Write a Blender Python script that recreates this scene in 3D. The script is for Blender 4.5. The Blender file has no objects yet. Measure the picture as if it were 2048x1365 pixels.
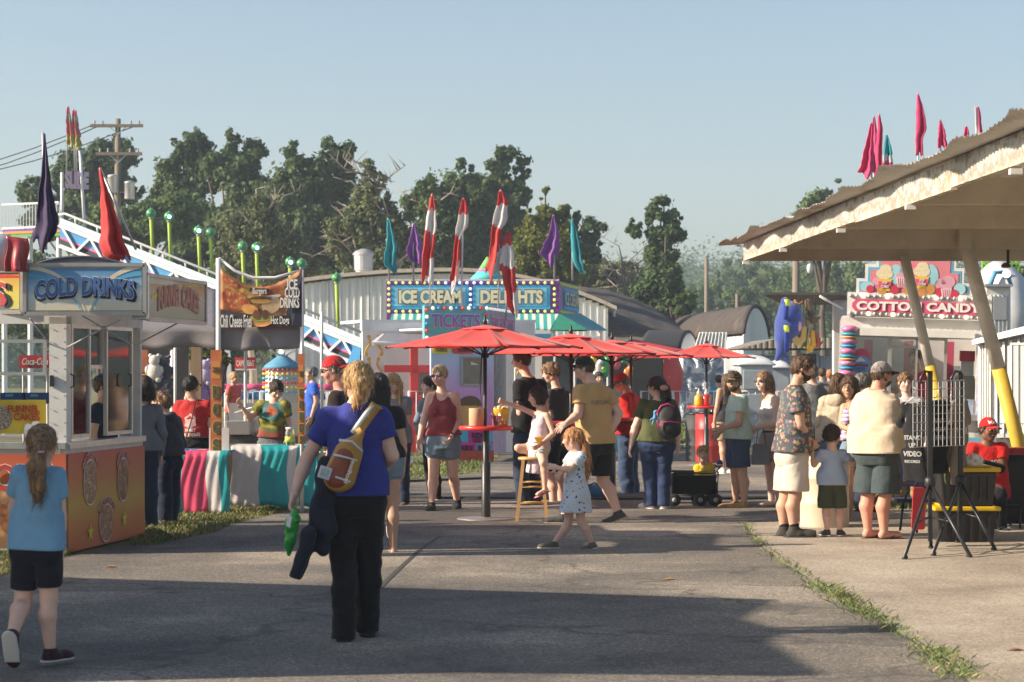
import bpy,bmesh,math,random
import numpy as np
from mathutils import Vector,Matrix,Euler
from mathutils.bvhtree import BVHTree
random.seed(7);rng=np.random.default_rng(7)
C=bpy.context.scene.collection
SC=bpy.context.scene
R=math.radians;PI=math.pi
# ---------------------------------------------------------------- camera
FPX=4400.0;CAMH=1.65;HZ=740.0          # focal length in photo pixels, camera height, horizon row
cam_d=bpy.data.cameras.new('camera');cam=bpy.data.objects.new('camera',cam_d);C.objects.link(cam)
cam.location=(0,0,CAMH);cam.rotation_euler=(R(90),0,0)
cam_d.sensor_width=36.0;cam_d.lens=36.0*FPX/2048;cam_d.shift_y=(HZ-682.5)/2048
cam_d.clip_end=5000;cam_d.clip_start=.1
cam_d.dof.use_dof=True;cam_d.dof.focus_distance=22.5;cam_d.dof.aperture_fstop=5.6
SC.camera=cam
# ---------------------------------------------------------------- sky and sun
SUN_EL,SUN_A=26.0,10.0                      # elevation; degrees towards the camera from due left
w=bpy.data.worlds.new('World');SC.world=w;w.use_nodes=True
nt=w.node_tree;bg=nt.nodes['Background']
sky=nt.nodes.new('ShaderNodeTexSky');sky.sky_type='NISHITA';sky.sun_disc=False
sky.sun_elevation=R(SUN_EL);sky.sun_rotation=R(270-SUN_A)
sky.air_density=1.0;sky.dust_density=1.6;sky.ozone_density=1.2;sky.altitude=100
nt.links.new(sky.outputs[0],bg.inputs[0]);bg.inputs[1].default_value=0.081
sd=bpy.data.lights.new('sun','SUN');sun=bpy.data.objects.new('sun',sd);C.objects.link(sun)
sd.energy=5.0;sd.angle=R(.6);sd.color=(1.0,.84,.66)
sv=Vector((-math.cos(R(SUN_EL))*math.cos(R(SUN_A)),-math.cos(R(SUN_EL))*math.sin(R(SUN_A)),math.sin(R(SUN_EL))))
sun.rotation_euler=sv.to_track_quat('Z','Y').to_euler();sun.location=sv*60
SC.view_settings.view_transform='Standard';SC.view_settings.look='None'
SC.view_settings.exposure=1.0;SC.view_settings.gamma=1.0
# ---------------------------------------------------------------- pixels to metres
def PX(px,Y): return (px-1024)/FPX*Y
def PZ(py,Y): return CAMH-(py-HZ)/FPX*Y
def P(px,py,Y): return Vector((PX(px,Y),Y,PZ(py,Y)))
def GY(py,z=0.0): return FPX*(CAMH-z)/(py-HZ)
def G(px,py): Y=GY(py);return Vector((PX(px,Y),Y,0))
# ---------------------------------------------------------------- materials
MATS={}
def _n(nt,t,**k):
 n=nt.nodes.new(t)
 for a,b in k.items(): setattr(n,a,b)
 return n
def mat(name,col,rough=.7,metal=0.,var=.12,vs=6.,bump=0.,bs=40.,spec=.5,emit=0.,emcol=None,stretch=None,dirt=0.,dirtcol=(.1,.08,.06),coords='Object',sheen=0.,alpha=None,trans=0.,coat=0.):
 if name in MATS: return MATS[name]
 m=bpy.data.materials.new(name);m.use_nodes=True;nt=m.node_tree;b=nt.nodes['Principled BSDF']
 L=nt.links.new
 tc=_n(nt,'ShaderNodeTexCoord');mp=_n(nt,'ShaderNodeMapping');L(tc.outputs[coords],mp.inputs[0])
 if stretch: mp.inputs['Scale'].default_value=stretch
 ns=_n(nt,'ShaderNodeTexNoise');ns.inputs['Scale'].default_value=vs;ns.inputs['Detail'].default_value=5
 L(mp.outputs[0],ns.inputs[0])
 mx=_n(nt,'ShaderNodeMix',data_type='RGBA');L(ns.outputs['Fac'],mx.inputs['Factor'])
 c=tuple(col)[:3]
 mx.inputs[6].default_value=(*[max(0,v*(1-var*1.6)) for v in c],1);mx.inputs[7].default_value=(*[min(1,v*(1+var*1.6)) for v in c],1)
 out=mx.outputs[2]
 if dirt>0:
  n2=_n(nt,'ShaderNodeTexNoise');n2.inputs['Scale'].default_value=vs*.6;n2.inputs['Detail'].default_value=8;n2.inputs['Roughness'].default_value=.7
  L(mp.outputs[0],n2.inputs[0]);r2=_n(nt,'ShaderNodeValToRGB');r2.color_ramp.elements[0].position=.5;r2.color_ramp.elements[1].position=.72
  L(n2.outputs['Fac'],r2.inputs[0]);ml=_n(nt,'ShaderNodeMath',operation='MULTIPLY');L(r2.outputs[0],ml.inputs[0]);ml.inputs[1].default_value=dirt
  m2=_n(nt,'ShaderNodeMix',data_type='RGBA');L(ml.outputs[0],m2.inputs['Factor']);L(out,m2.inputs[6]);m2.inputs[7].default_value=(*dirtcol,1);out=m2.outputs[2]
 L(out,b.inputs['Base Color'])
 b.inputs['Roughness'].default_value=rough;b.inputs['Metallic'].default_value=metal;b.inputs['Specular IOR Level'].default_value=spec
 if sheen: b.inputs['Sheen Weight'].default_value=sheen
 if coat: b.inputs['Coat Weight'].default_value=coat
 if trans: b.inputs['Transmission Weight'].default_value=trans
 if alpha is not None: b.inputs['Alpha'].default_value=alpha
 if emit: b.inputs['Emission Color'].default_value=(*(emcol or c),1);b.inputs['Emission Strength'].default_value=emit
 if bump:
  nb=_n(nt,'ShaderNodeTexNoise');nb.inputs['Scale'].default_value=bs;nb.inputs['Detail'].default_value=4;L(mp.outputs[0],nb.inputs[0])
  bp=_n(nt,'ShaderNodeBump');bp.inputs['Strength'].default_value=bump;bp.inputs['Distance'].default_value=.02;L(nb.outputs['Fac'],bp.inputs['Height']);L(bp.outputs[0],b.inputs['Normal'])
 m['base_out']=0
 MATS[name]=m
 return m
def glass(name,tint=(.9,.95,.95),alpha=.25,rough=.05):
 if name in MATS: return MATS[name]
 m=bpy.data.materials.new(name);m.use_nodes=True;nt=m.node_tree;nt.nodes.remove(nt.nodes['Principled BSDF'])
 o=nt.nodes['Material Output'];t=_n(nt,'ShaderNodeBsdfTransparent');t.inputs[0].default_value=(*tint,1)
 g=_n(nt,'ShaderNodeBsdfGlossy');g.inputs['Roughness'].default_value=rough;g.inputs[0].default_value=(.9,.9,.9,1)
 fr=_n(nt,'ShaderNodeFresnel');fr.inputs[0].default_value=1.5;ad=_n(nt,'ShaderNodeMath',operation='ADD');ad.inputs[1].default_value=alpha*.3
 nt.links.new(fr.outputs[0],ad.inputs[0]);mx=_n(nt,'ShaderNodeMixShader');nt.links.new(ad.outputs[0],mx.inputs[0]);nt.links.new(t.outputs[0],mx.inputs[1]);nt.links.new(g.outputs[0],mx.inputs[2]);nt.links.new(mx.outputs[0],o.inputs[0])
 MATS[name]=m;return m
def mat_nodes(name,fn,rough=.7):
 """custom colour: fn(nt, L) returns colour output socket"""
 if name in MATS: return MATS[name]
 m=bpy.data.materials.new(name);m.use_nodes=True;nt=m.node_tree;b=nt.nodes['Principled BSDF'];L=nt.links.new
 o=fn(nt,L,b)
 if o is not None: L(o,b.inputs['Base Color'])
 b.inputs['Roughness'].default_value=rough
 MATS[name]=m;return m
def ramp(nt,stops,interp='LINEAR'):
 r=_n(nt,'ShaderNodeValToRGB');cr=r.color_ramp;cr.interpolation=interp
 while len(cr.elements)<len(stops): cr.elements.new(.5)
 for e,(p,c) in zip(cr.elements,stops): e.position=p;e.color=(*c,1)
 return r
def coord(nt,L,kind='Object',scale=(1,1,1),loc=(0,0,0),rot=(0,0,0)):
 tc=_n(nt,'ShaderNodeTexCoord');mp=_n(nt,'ShaderNodeMapping');L(tc.outputs[kind],mp.inputs[0])
 mp.inputs['Scale'].default_value=scale;mp.inputs['Location'].default_value=loc;mp.inputs['Rotation'].default_value=rot
 return mp.outputs[0]
# ---------------------------------------------------------------- objects
ROOTM={}
def thing(name,label,cat,loc=(0,0,0),rotz=0.,group=None):
 o=bpy.data.objects.new(name,None);C.objects.link(o);o.location=loc;o.rotation_euler=(0,0,rotz);o.empty_display_size=.2
 ROOTM[o.name]=Matrix.Translation(Vector(loc)) @ Matrix.Rotation(rotz,4,'Z')
 tag(o,label,cat,group);return o
def tag(o,label,cat,group=None,kind=None):
 if label: o['label']=label
 if cat: o['category']=cat
 if group: o['group']=group
 if kind: o['kind']=kind
 return o
def rootm(p):
 while p.parent: p=p.parent
 return ROOTM.get(p.name,Matrix.Identity(4))
def mk(name,V,F,m,parent=None,smooth=False,world=True,mi=None,label=None):
 """link verts/faces as one mesh object. world: verts are in world space"""
 V=np.asarray(V,dtype=np.float32).reshape(-1,3)
 org=None
 if world and parent is not None:
  M=np.array(rootm(parent).inverted());V=V@M[:3,:3].T+M[:3,3]
 me=bpy.data.meshes.new(name)
 if isinstance(F,np.ndarray):
  n,k=F.shape
  me.vertices.add(len(V));me.vertices.foreach_set('co',V.astype(np.float32).ravel())
  me.loops.add(n*k);me.loops.foreach_set('vertex_index',F.astype(np.int32).ravel())
  me.polygons.add(n);me.polygons.foreach_set('loop_start',np.arange(0,n*k,k,dtype=np.int32));me.polygons.foreach_set('loop_total',np.full(n,k,dtype=np.int32))
  me.update(calc_edges=True)
 else:
  me.from_pydata([tuple(map(float,v)) for v in V],[],F)
 ms=m if isinstance(m,(list,tuple)) else [m]
 for q in ms: me.materials.append(q)
 if mi is not None: me.polygons.foreach_set('material_index',np.asarray(mi,dtype=np.int32))
 if smooth: me.polygons.foreach_set('use_smooth',np.ones(len(me.polygons),dtype=bool))
 me.update()
 o=bpy.data.objects.new(name,me);C.objects.link(o)
 if parent is not None: o.parent=parent
 if label: o['label']=label
 return o
def recentre(o):
 """put a top-level mesh's origin at the bottom middle of its box"""
 me=o.data;n=len(me.vertices);a=np.empty(n*3,dtype=np.float32);me.vertices.foreach_get('co',a);a=a.reshape(-1,3)
 c=np.array([(a[:,0].min()+a[:,0].max())/2,(a[:,1].min()+a[:,1].max())/2,a[:,2].min()],dtype=np.float32)
 me.vertices.foreach_set('co',(a-c).ravel());me.update();o.location=Vector(o.location)+Vector([float(v) for v in c]);return o
def dup(root,loc=None,rotz=None,label=None,group=None,scale=None):
 def cp(o,par):
  c=o.copy();C.objects.link(c);c.parent=par
  for ch in list(o.children): cp(ch,c)
  return c
 r=cp(root,root.parent)
 if loc is not None: r.location=loc
 if rotz is not None: r.rotation_euler=(0,0,rotz)
 if scale is not None: r.scale=(scale,)*3 if not isinstance(scale,tuple) else scale
 if label: r['label']=label
 if group: r['group']=group
 return r
class MB:
 def __init__(s): s.v=[];s.f=[];s.m=[];s.cur=0
 def add(s,V,F):
  b=len(s.v);s.v.extend([tuple(v) for v in V]);s.f.extend([tuple(i+b for i in q) for q in F]);s.m.extend([s.cur]*len(F));return s
 def hexa(s,p): return s.add(p,[(0,3,2,1),(4,5,6,7),(0,1,5,4),(1,2,6,5),(2,3,7,6),(3,0,4,7)])
 def box(s,c,d,rz=0.,M=None):
  x,y,z=d[0]/2,d[1]/2,d[2]/2
  p=[Vector(q) for q in ((-x,-y,-z),(x,-y,-z),(x,y,-z),(-x,y,-z),(-x,-y,z),(x,-y,z),(x,y,z),(-x,y,z))]
  T=Matrix.Translation(Vector(c)) @ (M if M is not None else Matrix.Rotation(rz,4,'Z'))
  return s.hexa([T@q for q in p])
 def bx(s,x0,x1,y0,y1,z0,z1): return s.box(((x0+x1)/2,(y0+y1)/2,(z0+z1)/2),(x1-x0,y1-y0,z1-z0))
 def tube(s,pts,r,n=8,cap=True):
  pts=[Vector(p) for p in pts];rs=r if isinstance(r,(list,tuple)) else [r]*len(pts)
  V=[];F=[];up=None
  for i,p in enumerate(pts):
   a=pts[max(0,i-1)];b=pts[min(len(pts)-1,i+1)];t=(b-a)
   t=t.normalized() if t.length>1e-9 else Vector((0,0,1))
   if up is None: up=Vector((0,0,1)) if abs(t.z)<.9 else Vector((1,0,0))
   x=t.cross(up);x=x.normalized() if x.length>1e-6 else Vector((1,0,0));y=x.cross(t).normalized();up=y if abs(t.dot(y))<.9 else up
   for k in range(n):
    an=2*PI*k/n;V.append(p+(x*math.cos(an)+y*math.sin(an))*rs[i])
  for i in range(len(pts)-1):
   for k in range(n):
    k2=(k+1)%n;F.append((i*n+k,i*n+k2,(i+1)*n+k2,(i+1)*n+k))
  if cap: F.append(tuple(range(n-1,-1,-1)));F.append(tuple((len(pts)-1)*n+k for k in range(n)))
  return s.add(V,F)
 def bar(s,a,b,w,t=None,up=(0,0,1)):
  a=Vector(a);b=Vector(b);t=t or w;d=(b-a).normalized();u=Vector(up)
  if abs(d.dot(u))>.95: u=Vector((0,1,0))
  x=d.cross(u).normalized();y=x.cross(d).normalized();x=x*w/2;y=y*t/2
  return s.hexa([a-x-y,a+x-y,a+x+y,a-x+y,b-x-y,b+x-y,b+x+y,b-x+y])
 def lathe(s,prof,c=(0,0,0),n=24,cap=True,sx=1,sy=1):
  c=Vector(c);V=[];F=[]
  for r,z in prof:
   for k in range(n): a=2*PI*k/n;V.append(c+Vector((r*sx*math.cos(a),r*sy*math.sin(a),z)))
  for i in range(len(prof)-1):
   for k in range(n): k2=(k+1)%n;F.append((i*n+k,i*n+k2,(i+1)*n+k2,(i+1)*n+k))
  if cap:
   F.append(tuple(range(n-1,-1,-1)));F.append(tuple((len(prof)-1)*n+k for k in range(n)))
  return s.add(V,F)
 def prism(s,poly,ext):
  """poly: 3D points; ext: extrusion vector"""
  e=Vector(ext);poly=[Vector(p) for p in poly];n=len(poly);V=poly+[p+e for p in poly]
  F=[tuple(range(n-1,-1,-1)),tuple(range(n,2*n))]+[(i,(i+1)%n,n+(i+1)%n,n+i) for i in range(n)]
  return s.add(V,F)
 def ball(s,c,r,n=12,m=8,sc=(1,1,1)):
  prof=[(max(1e-4,math.sin(PI*i/m))*r,-math.cos(PI*i/m)*r) for i in range(m+1)];c=Vector(c)
  b=len(s.v);s.lathe(prof,(0,0,0),n)
  for i in range(b,len(s.v)): v=s.v[i];s.v[i]=(c.x+v[0]*sc[0],c.y+v[1]*sc[1],c.z+v[2]*sc[2])
  return s
 def grid(s,fn,nu,nv):
  V=[fn(i/nu,j/nv) for j in range(nv+1) for i in range(nu+1)]
  F=[(j*(nu+1)+i,j*(nu+1)+i+1,(j+1)*(nu+1)+i+1,(j+1)*(nu+1)+i) for j in range(nv) for i in range(nu)]
  return s.add(V,F)
 def build(s,name,m,parent=None,smooth=False,world=False,label=None,bevel=0.):
  o=mk(name,s.v,s.f,m,parent,smooth,world,s.m if isinstance(m,(list,tuple)) else None,label)
  if bevel:
   md=o.modifiers.new('bevel','BEVEL');md.width=bevel;md.segments=2;md.limit_method='ANGLE';md.angle_limit=R(40)
  return o
def solid(o,t,off=0):
 md=o.modifiers.new('solid','SOLIDIFY');md.thickness=t;md.offset=off;return o
def text_mesh(body,size,bold=0.,depth=.004,sx=1.,align='CENTER',shear=0.,spacing=1.,linesp=1.):
 """returns verts (x right, y up, z out) and faces of flat lettering"""
 cu=bpy.data.curves.new('t','FONT');cu.body=body;cu.size=size;cu.offset=bold*size;cu.extrude=depth/2
 cu.align_x=align;cu.align_y='CENTER';cu.shear=shear;cu.space_character=spacing;cu.space_line=linesp;cu.resolution_u=3
 o=bpy.data.objects.new('t',cu);C.objects.link(o);dg=bpy.context.evaluated_depsgraph_get();dg.update()
 me=bpy.data.meshes.new_from_object(o.evaluated_get(dg));V=[(v.co.x*sx,v.co.y,v.co.z) for v in me.vertices];F=[tuple(p.vertices) for p in me.polygons]
 bpy.data.objects.remove(o);bpy.data.curves.remove(cu);bpy.data.meshes.remove(me)
 return V,F
def text(name,body,org,right,up,size,m,parent,bold=0.,depth=.006,sx=1.,warp=None,world=True,fit=None,fith=None,**k):
 V,F=text_mesh(body,size,bold,depth,1.,**k)
 if not V: return None
 a=np.array(V)
 if fit: a[:,0]=(a[:,0]-(a[:,0].min()+a[:,0].max())/2)*fit/(np.ptp(a[:,0])+1e-9)
 else: a[:,0]*=sx
 if fith: a[:,1]=(a[:,1]-(a[:,1].min()+a[:,1].max())/2)*fith/(np.ptp(a[:,1])+1e-9)
 if warp:
  a=np.array([warp(*q) for q in a])
 r=Vector(right).normalized();u=Vector(up).normalized();n=r.cross(u).normalized();org=Vector(org)
 W_=[org+r*float(q[0])+u*float(q[1])+n*float(q[2]) for q in a]
 return mk(name,[tuple(v) for v in W_],F,m,parent,world=world)
def otext(name,body,org,right,up,size,m_in,m_out,parent,bold=.02,outline=.05,sh=None,**k):
 """lettering with an outline behind and optional shadow"""
 n=Vector(right).normalized().cross(Vector(up).normalized()).normalized()
 k2=dict(k)
 grow=outline*size*2
 if k.get('fit'): k2['fit']=k['fit']+grow
 if k.get('fith'): k2['fith']=k['fith']+grow
 text(name+'_outline',body,Vector(org)+n*.003,right,up,size,m_out,parent,bold=bold+outline,depth=.003,**k2)
 return text(name,body,Vector(org)+n*.008,right,up,size,m_in,parent,bold=bold,depth=.003,**k)
# ---------------------------------------------------------------- implicit surfaces (numpy)
def smin(a,b,k):
 if k<=0: return np.minimum(a,b)
 h=np.clip(.5+.5*(b-a)/k,0,1);return b*(1-h)+a*h-k*h*(1-h)
def smax(a,b,k): return -smin(-a,-b,k)
class Field:
 def __init__(s,lo,hi,vox):
  s.lo=np.array(lo,dtype=np.float32)-vox*2;s.vox=vox
  n=np.ceil((np.array(hi)+vox*2-s.lo)/vox).astype(int)+1;s.n=n
  s.ax=[s.lo[i]+np.arange(n[i],dtype=np.float32)*vox for i in range(3)]
  s.d=np.full(tuple(n),.3,dtype=np.float32)
 def sl(s,lo,hi,mg):
  r=[]
  for i in range(3):
   a=int(max(0,math.floor((lo[i]-mg-s.lo[i])/s.vox)));b=int(min(s.n[i],math.ceil((hi[i]+mg-s.lo[i])/s.vox)+1));r.append(slice(a,max(a,b)))
  return tuple(r)
 def pts(s,sl): return s.ax[0][sl[0]][:,None,None],s.ax[1][sl[1]][None,:,None],s.ax[2][sl[2]][None,None,:]
 def op(s,sl,d,k,mode='u'):
  if mode=='u': s.d[sl]=smin(s.d[sl],d,k)
  elif mode=='s': s.d[sl]=smax(s.d[sl],-d,k)
 def cone(s,a,b,ra,rb,k=.02,mode='u',sq=None):
  a=np.array(a,dtype=np.float32);b=np.array(b,dtype=np.float32);r=max(ra,rb)
  sl=s.sl(np.minimum(a,b)-r,np.maximum(a,b)+r,k+.03);X,Y,Z=s.pts(sl)
  ba=b-a;L2=float(ba@ba)+1e-9
  t=np.clip(((X-a[0])*ba[0]+(Y-a[1])*ba[1]+(Z-a[2])*ba[2])/L2,0,1)
  d=np.sqrt((X-a[0]-t*ba[0])**2+(Y-a[1]-t*ba[1])**2+(Z-a[2]-t*ba[2])**2)-(ra+(rb-ra)*t)
  s.op(sl,d,k,mode)
 def ell(s,c,fr,rad,k=.02,mode='u'):
  """fr: 3 axis vectors"""
  c=np.array(c,dtype=np.float32);r=max(rad);sl=s.sl(c-r,c+r,k+.03);X,Y,Z=s.pts(sl)
  X=X-c[0];Y=Y-c[1];Z=Z-c[2];q=0;g=0
  for a,ra in zip(fr,rad):
   u=X*a[0]+Y*a[1]+Z*a[2];q=q+(u/ra)**2;g=g+(u/ra**2)**2
  k0=np.sqrt(q);k1=np.sqrt(g)+1e-6;s.op(sl,k0*(k0-1)/k1,k,mode)
 def tor(s,p0,p1,fr,prof,grow=0.,k=.03,ex=2.3,yo=None):
  """profiled trunk. fr=(left, fwd, up0) ; prof rows (t, half width, half depth, forward offset)"""
  p0=np.array(p0);p1=np.array(p1);ax=p1-p0;L=np.linalg.norm(ax);ax=ax/L
  prof=np.array(prof);wm=prof[:,1].max()+grow+.05
  lo=np.minimum(p0+ax*L*prof[0,0],p1)-wm;hi=np.maximum(p0,p0+ax*L*prof[-1,0])+wm;lo=np.minimum(lo,np.minimum(p0,p1)-wm)
  sl=s.sl(lo,hi,k);X,Y,Z=s.pts(sl)
  t=((X-p0[0])*ax[0]+(Y-p0[1])*ax[1]+(Z-p0[2])*ax[2])/L
  tc=np.clip(t,prof[0,0],prof[-1,0])
  w_=np.interp(tc,prof[:,0],prof[:,1])+grow;d_=np.interp(tc,prof[:,0],prof[:,2])+grow;o_=np.interp(tc,prof[:,0],prof[:,3])
  u=X*fr[0][0]+Y*fr[0][1]+Z*fr[0][2]-np.dot(p0+0*ax,fr[0])-t*L*np.dot(ax,fr[0])
  v=X*fr[1][0]+Y*fr[1][1]+Z*fr[1][2]-np.dot(p0,fr[1])-t*L*np.dot(ax,fr[1])-o_
  q=(np.abs(u/w_)**ex+np.abs(v/d_)**ex)**(1/ex)
  d=(q-1)*np.minimum(w_,d_)
  e=np.abs(t-tc)*L
  d=np.where(e>0,np.sqrt(np.maximum(d,0)**2+e**2)+np.minimum(d,0)*0,d)
  s.op(sl,d.astype(np.float32),k)
 def plane(s,p,n,k=.004):
  """cut away the side n points to"""
  p=np.array(p);n=np.array(n)/np.linalg.norm(n);X,Y,Z=s.pts((slice(None),)*3)
  s.d=smax(s.d,((X-p[0])*n[0]+(Y-p[1])*n[1]+(Z-p[2])*n[2]).astype(np.float32),k)
 def wob(s,amp,sc=12.,seed=0,sz=.4):
  X,Y,Z=s.pts((slice(None),)*3);q=seed*1.7
  s.d=(s.d+amp*(np.sin(X*sc+q+2.1*np.sin(Z*sc*sz+q))*np.sin(Y*sc*1.1+2*q+1.7*np.cos(Z*sc*sz*1.3))+.5*np.sin(Z*sc*1.1+X*sc*.8-Y*sc*.7+q*3))).astype(np.float32)
 def mesh(s):
  d=s.d.copy();d[0]=d[-1]=.3;d[:,0]=d[:,-1]=.3;d[:,:,0]=d[:,:,-1]=.3
  ins=d<0;nx,ny,nz=d.shape
  c=np.zeros((nx-1,ny-1,nz-1),dtype=np.int8)
  for i in (0,1):
   for j in (0,1):
    for k in (0,1): c+=ins[i:nx-1+i,j:ny-1+j,k:nz-1+k]
  act=np.argwhere((c>0) & (c<8))
  if len(act)==0: return np.zeros((0,3)),np.zeros((0,4),dtype=int)
  idx=-np.ones(c.shape,dtype=np.int32);idx[act[:,0],act[:,1],act[:,2]]=np.arange(len(act))
  acc=np.zeros((len(act),3));cnt=np.zeros(len(act))
  cr=[(0,0,0),(1,0,0),(0,1,0),(1,1,0),(0,0,1),(1,0,1),(0,1,1),(1,1,1)]
  vals=[d[act[:,0]+a,act[:,1]+b,act[:,2]+e] for a,b,e in cr]
  for p in range(8):
   for q in range(p+1,8):
    df=[cr[q][i]-cr[p][i] for i in range(3)]
    if sum(map(abs,df)) !=1: continue
    a,b=vals[p],vals[q];m=(a<0) !=(b<0);t=np.where(m,a/(np.where(m,a-b,1)),0)
    for i in range(3): acc[:,i]+=np.where(m,cr[p][i]+t*df[i],0)
    cnt+=m
  V=(act+acc/cnt[:,None])*s.vox+s.lo
  F=[]
  for ax in range(3):
   a=[slice(None)]*3;b=[slice(None)]*3;a[ax]=slice(0,-1);b[ax]=slice(1,None)
   A=ins[tuple(a)];B=ins[tuple(b)]
   e=np.argwhere(A !=B);fl=A[e[:,0],e[:,1],e[:,2]]
   u,v=(ax+1)%3,(ax+2)%3
   ok=(e[:,u]>0) & (e[:,v]>0) & (e[:,u]<c.shape[u]) & (e[:,v]<c.shape[v]);e=e[ok];fl=fl[ok]
   def g(du,dv):
    q=e.copy();q[:,u] -=du;q[:,v] -=dv;return idx[q[:,0],q[:,1],q[:,2]]
   q=np.stack([g(1,1),g(0,1),g(0,0),g(1,0)],1);q[~fl]=q[~fl][:,::-1];F.append(q)
  F=np.concatenate(F);F=F[(F>=0).all(1)]
  return V,F
def joinm(ms):
 V=[];F=[];n=0
 for v,f in ms:
  if len(v)==0: continue
  V.append(v);F.append(f+n);n+=len(v)
 return np.concatenate(V),np.concatenate(F)
# ---------------------------------------------------------------- people
def SK(n,c): return mat('skin_'+n,c,rough=.55,var=.07,vs=14,bump=.15,bs=60,spec=.35)
SK('light',(.68,.43,.33));SK('pale',(.72,.49,.40));SK('tan',(.52,.31,.215));SK('red',(.60,.29,.205));SK('brown',(.20,.095,.055));SK('olive',(.52,.30,.19))
def cloth(n,c,rough=.85,var=.13,vs=5.,bump=.9,bs=11,**k): return mat('cloth_'+n,c,rough=rough,var=var,vs=vs,bump=bump,bs=bs,spec=.2,sheen=.1,**k)
def hairm(n,c):
 if 'hair_'+n in MATS: return MATS['hair_'+n]
 def f(nt,L,b):
  ns=_n(nt,'ShaderNodeTexNoise');ns.inputs['Scale'].default_value=60;ns.inputs['Detail'].default_value=6;L(coord(nt,L,'Object',(1.2,1.2,.12)),ns.inputs[0])
  r=ramp(nt,[(.3,tuple(v*.35 for v in c)),(.5,c),(.7,tuple(min(1,v*1.9) for v in c))]);L(ns.outputs['Fac'],r.inputs[0])
  bp=_n(nt,'ShaderNodeBump');bp.inputs['Strength'].default_value=.9;bp.inputs['Distance'].default_value=.02;L(ns.outputs['Fac'],bp.inputs['Height']);L(bp.outputs[0],b.inputs['Normal'])
  b.inputs['Specular IOR Level'].default_value=.4;return r.outputs[0]
 return mat_nodes('hair_'+n,f,.5)
M_eyew=mat('eye_white',(.75,.72,.7),rough=.3,var=0);M_iris=mat('iris_dark',(.03,.02,.015),rough=.2,var=0)
M_lens=mat('dark_lens',(.012,.012,.015),rough=.08,var=0,coat=.5);M_lip=mat('lip',(.42,.14,.12),rough=.5,var=.05);M_lens_blue=mat('blue_lens',(.03,.03,.22),rough=.1,var=.3,coat=.6)
M_rub=mat('rubber_black',(.02,.02,.02),rough=.8);M_solew=mat('sole_white',(.6,.58,.54),rough=.7,dirt=.4)
def strands(v,f,hc,hu,m,root,k,hh):
 a,b,c=v[f[:,0]],v[f[:,1]],v[f[:,2]];nn=np.cross(b-a,c-a);nn/=np.linalg.norm(nn,axis=1)[:,None]+1e-9
 n=420;ix=rng.integers(0,len(f),n);p=a[ix];nr=nn[ix];dn=-np.array(tuple(hu))*(1 if k not in ('short','crew','curly') else .3)
 d=dn+rng.normal(0,.35 if k not in ('curly','short') else .8,(n,3));d -=nr*(d*nr).sum(1)[:,None]*.85;d/=np.linalg.norm(d,axis=1)[:,None]+1e-9
 L=rng.uniform(.025,.07,(n,1))*(hh/.23)*(1.5 if k in ('pony','long') else .8);sd=np.cross(d,nr);w=.0016
 p0=p+nr*.001;p1=p+d*L*.5+nr*.005;p2=p+d*L+nr*rng.uniform(.0,.012,(n,1))-np.array((0,0,1))*L*.15
 V=np.stack([p0-sd*w,p0+sd*w,p1+sd*w,p1-sd*w,p2+sd*w*.3,p2-sd*w*.3],1).reshape(-1,3);i=np.arange(n)*6;F=np.concatenate([np.stack([i,i+1,i+2,i+3],1),np.stack([i+3,i+2,i+4,i+5],1)])
 o=mk('hair_strands',V,F,m,root);o['kind']='stuff'
def hand_mesh(wr,d,n,th,sc=1.,curl=.5,vox=.0065):
 """wr wrist; d along the hand; n palm normal; th +-1 thumb side (along d x n)"""
 d=Vector(d).normalized();n=(Vector(n)-d*Vector(n).dot(d)).normalized();s_=d.cross(n)*th;wr=Vector(wr)
 lo=wr-Vector((.19,)*3)*sc;hi=wr+Vector((.19,)*3)*sc;F=Field(lo,hi,vox)
 F.ell(wr+d*.052*sc,(d,s_,n),(.056*sc,.039*sc,.017*sc),.01)
 F.cone(wr-d*.03*sc,wr+d*.03*sc,.025*sc,.022*sc,.012)
 for i,(o,ln) in enumerate(((.029,.072),(.010,.08),(-.010,.074),(-.028,.058))):
  p=wr+(d*.088+s_*o)*sc;a=.25*curl;dd=(d+s_*o*3.5).normalized()
  for k,q in enumerate((.45,.32,.25)):
   a+=curl*(.55 if k else .35);e=p+(dd*math.cos(a)+n*math.sin(a))*ln*q*sc*1.02
   F.cone(p,e,(.0095-.001*k)*sc,(.0088-.001*k)*sc,.003);p=e
 p=wr+(d*.028+s_*.03)*sc;a=p+(d*.62+s_*.62+n*.3).normalized()*.042*sc;b=a+(d*.88+s_*.2+n*.45*curl).normalized()*.034*sc
 F.cone(p,a,.014*sc,.0105*sc,.008);F.cone(a,b,.0105*sc,.009*sc,.004)
 return F.mesh()
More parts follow.
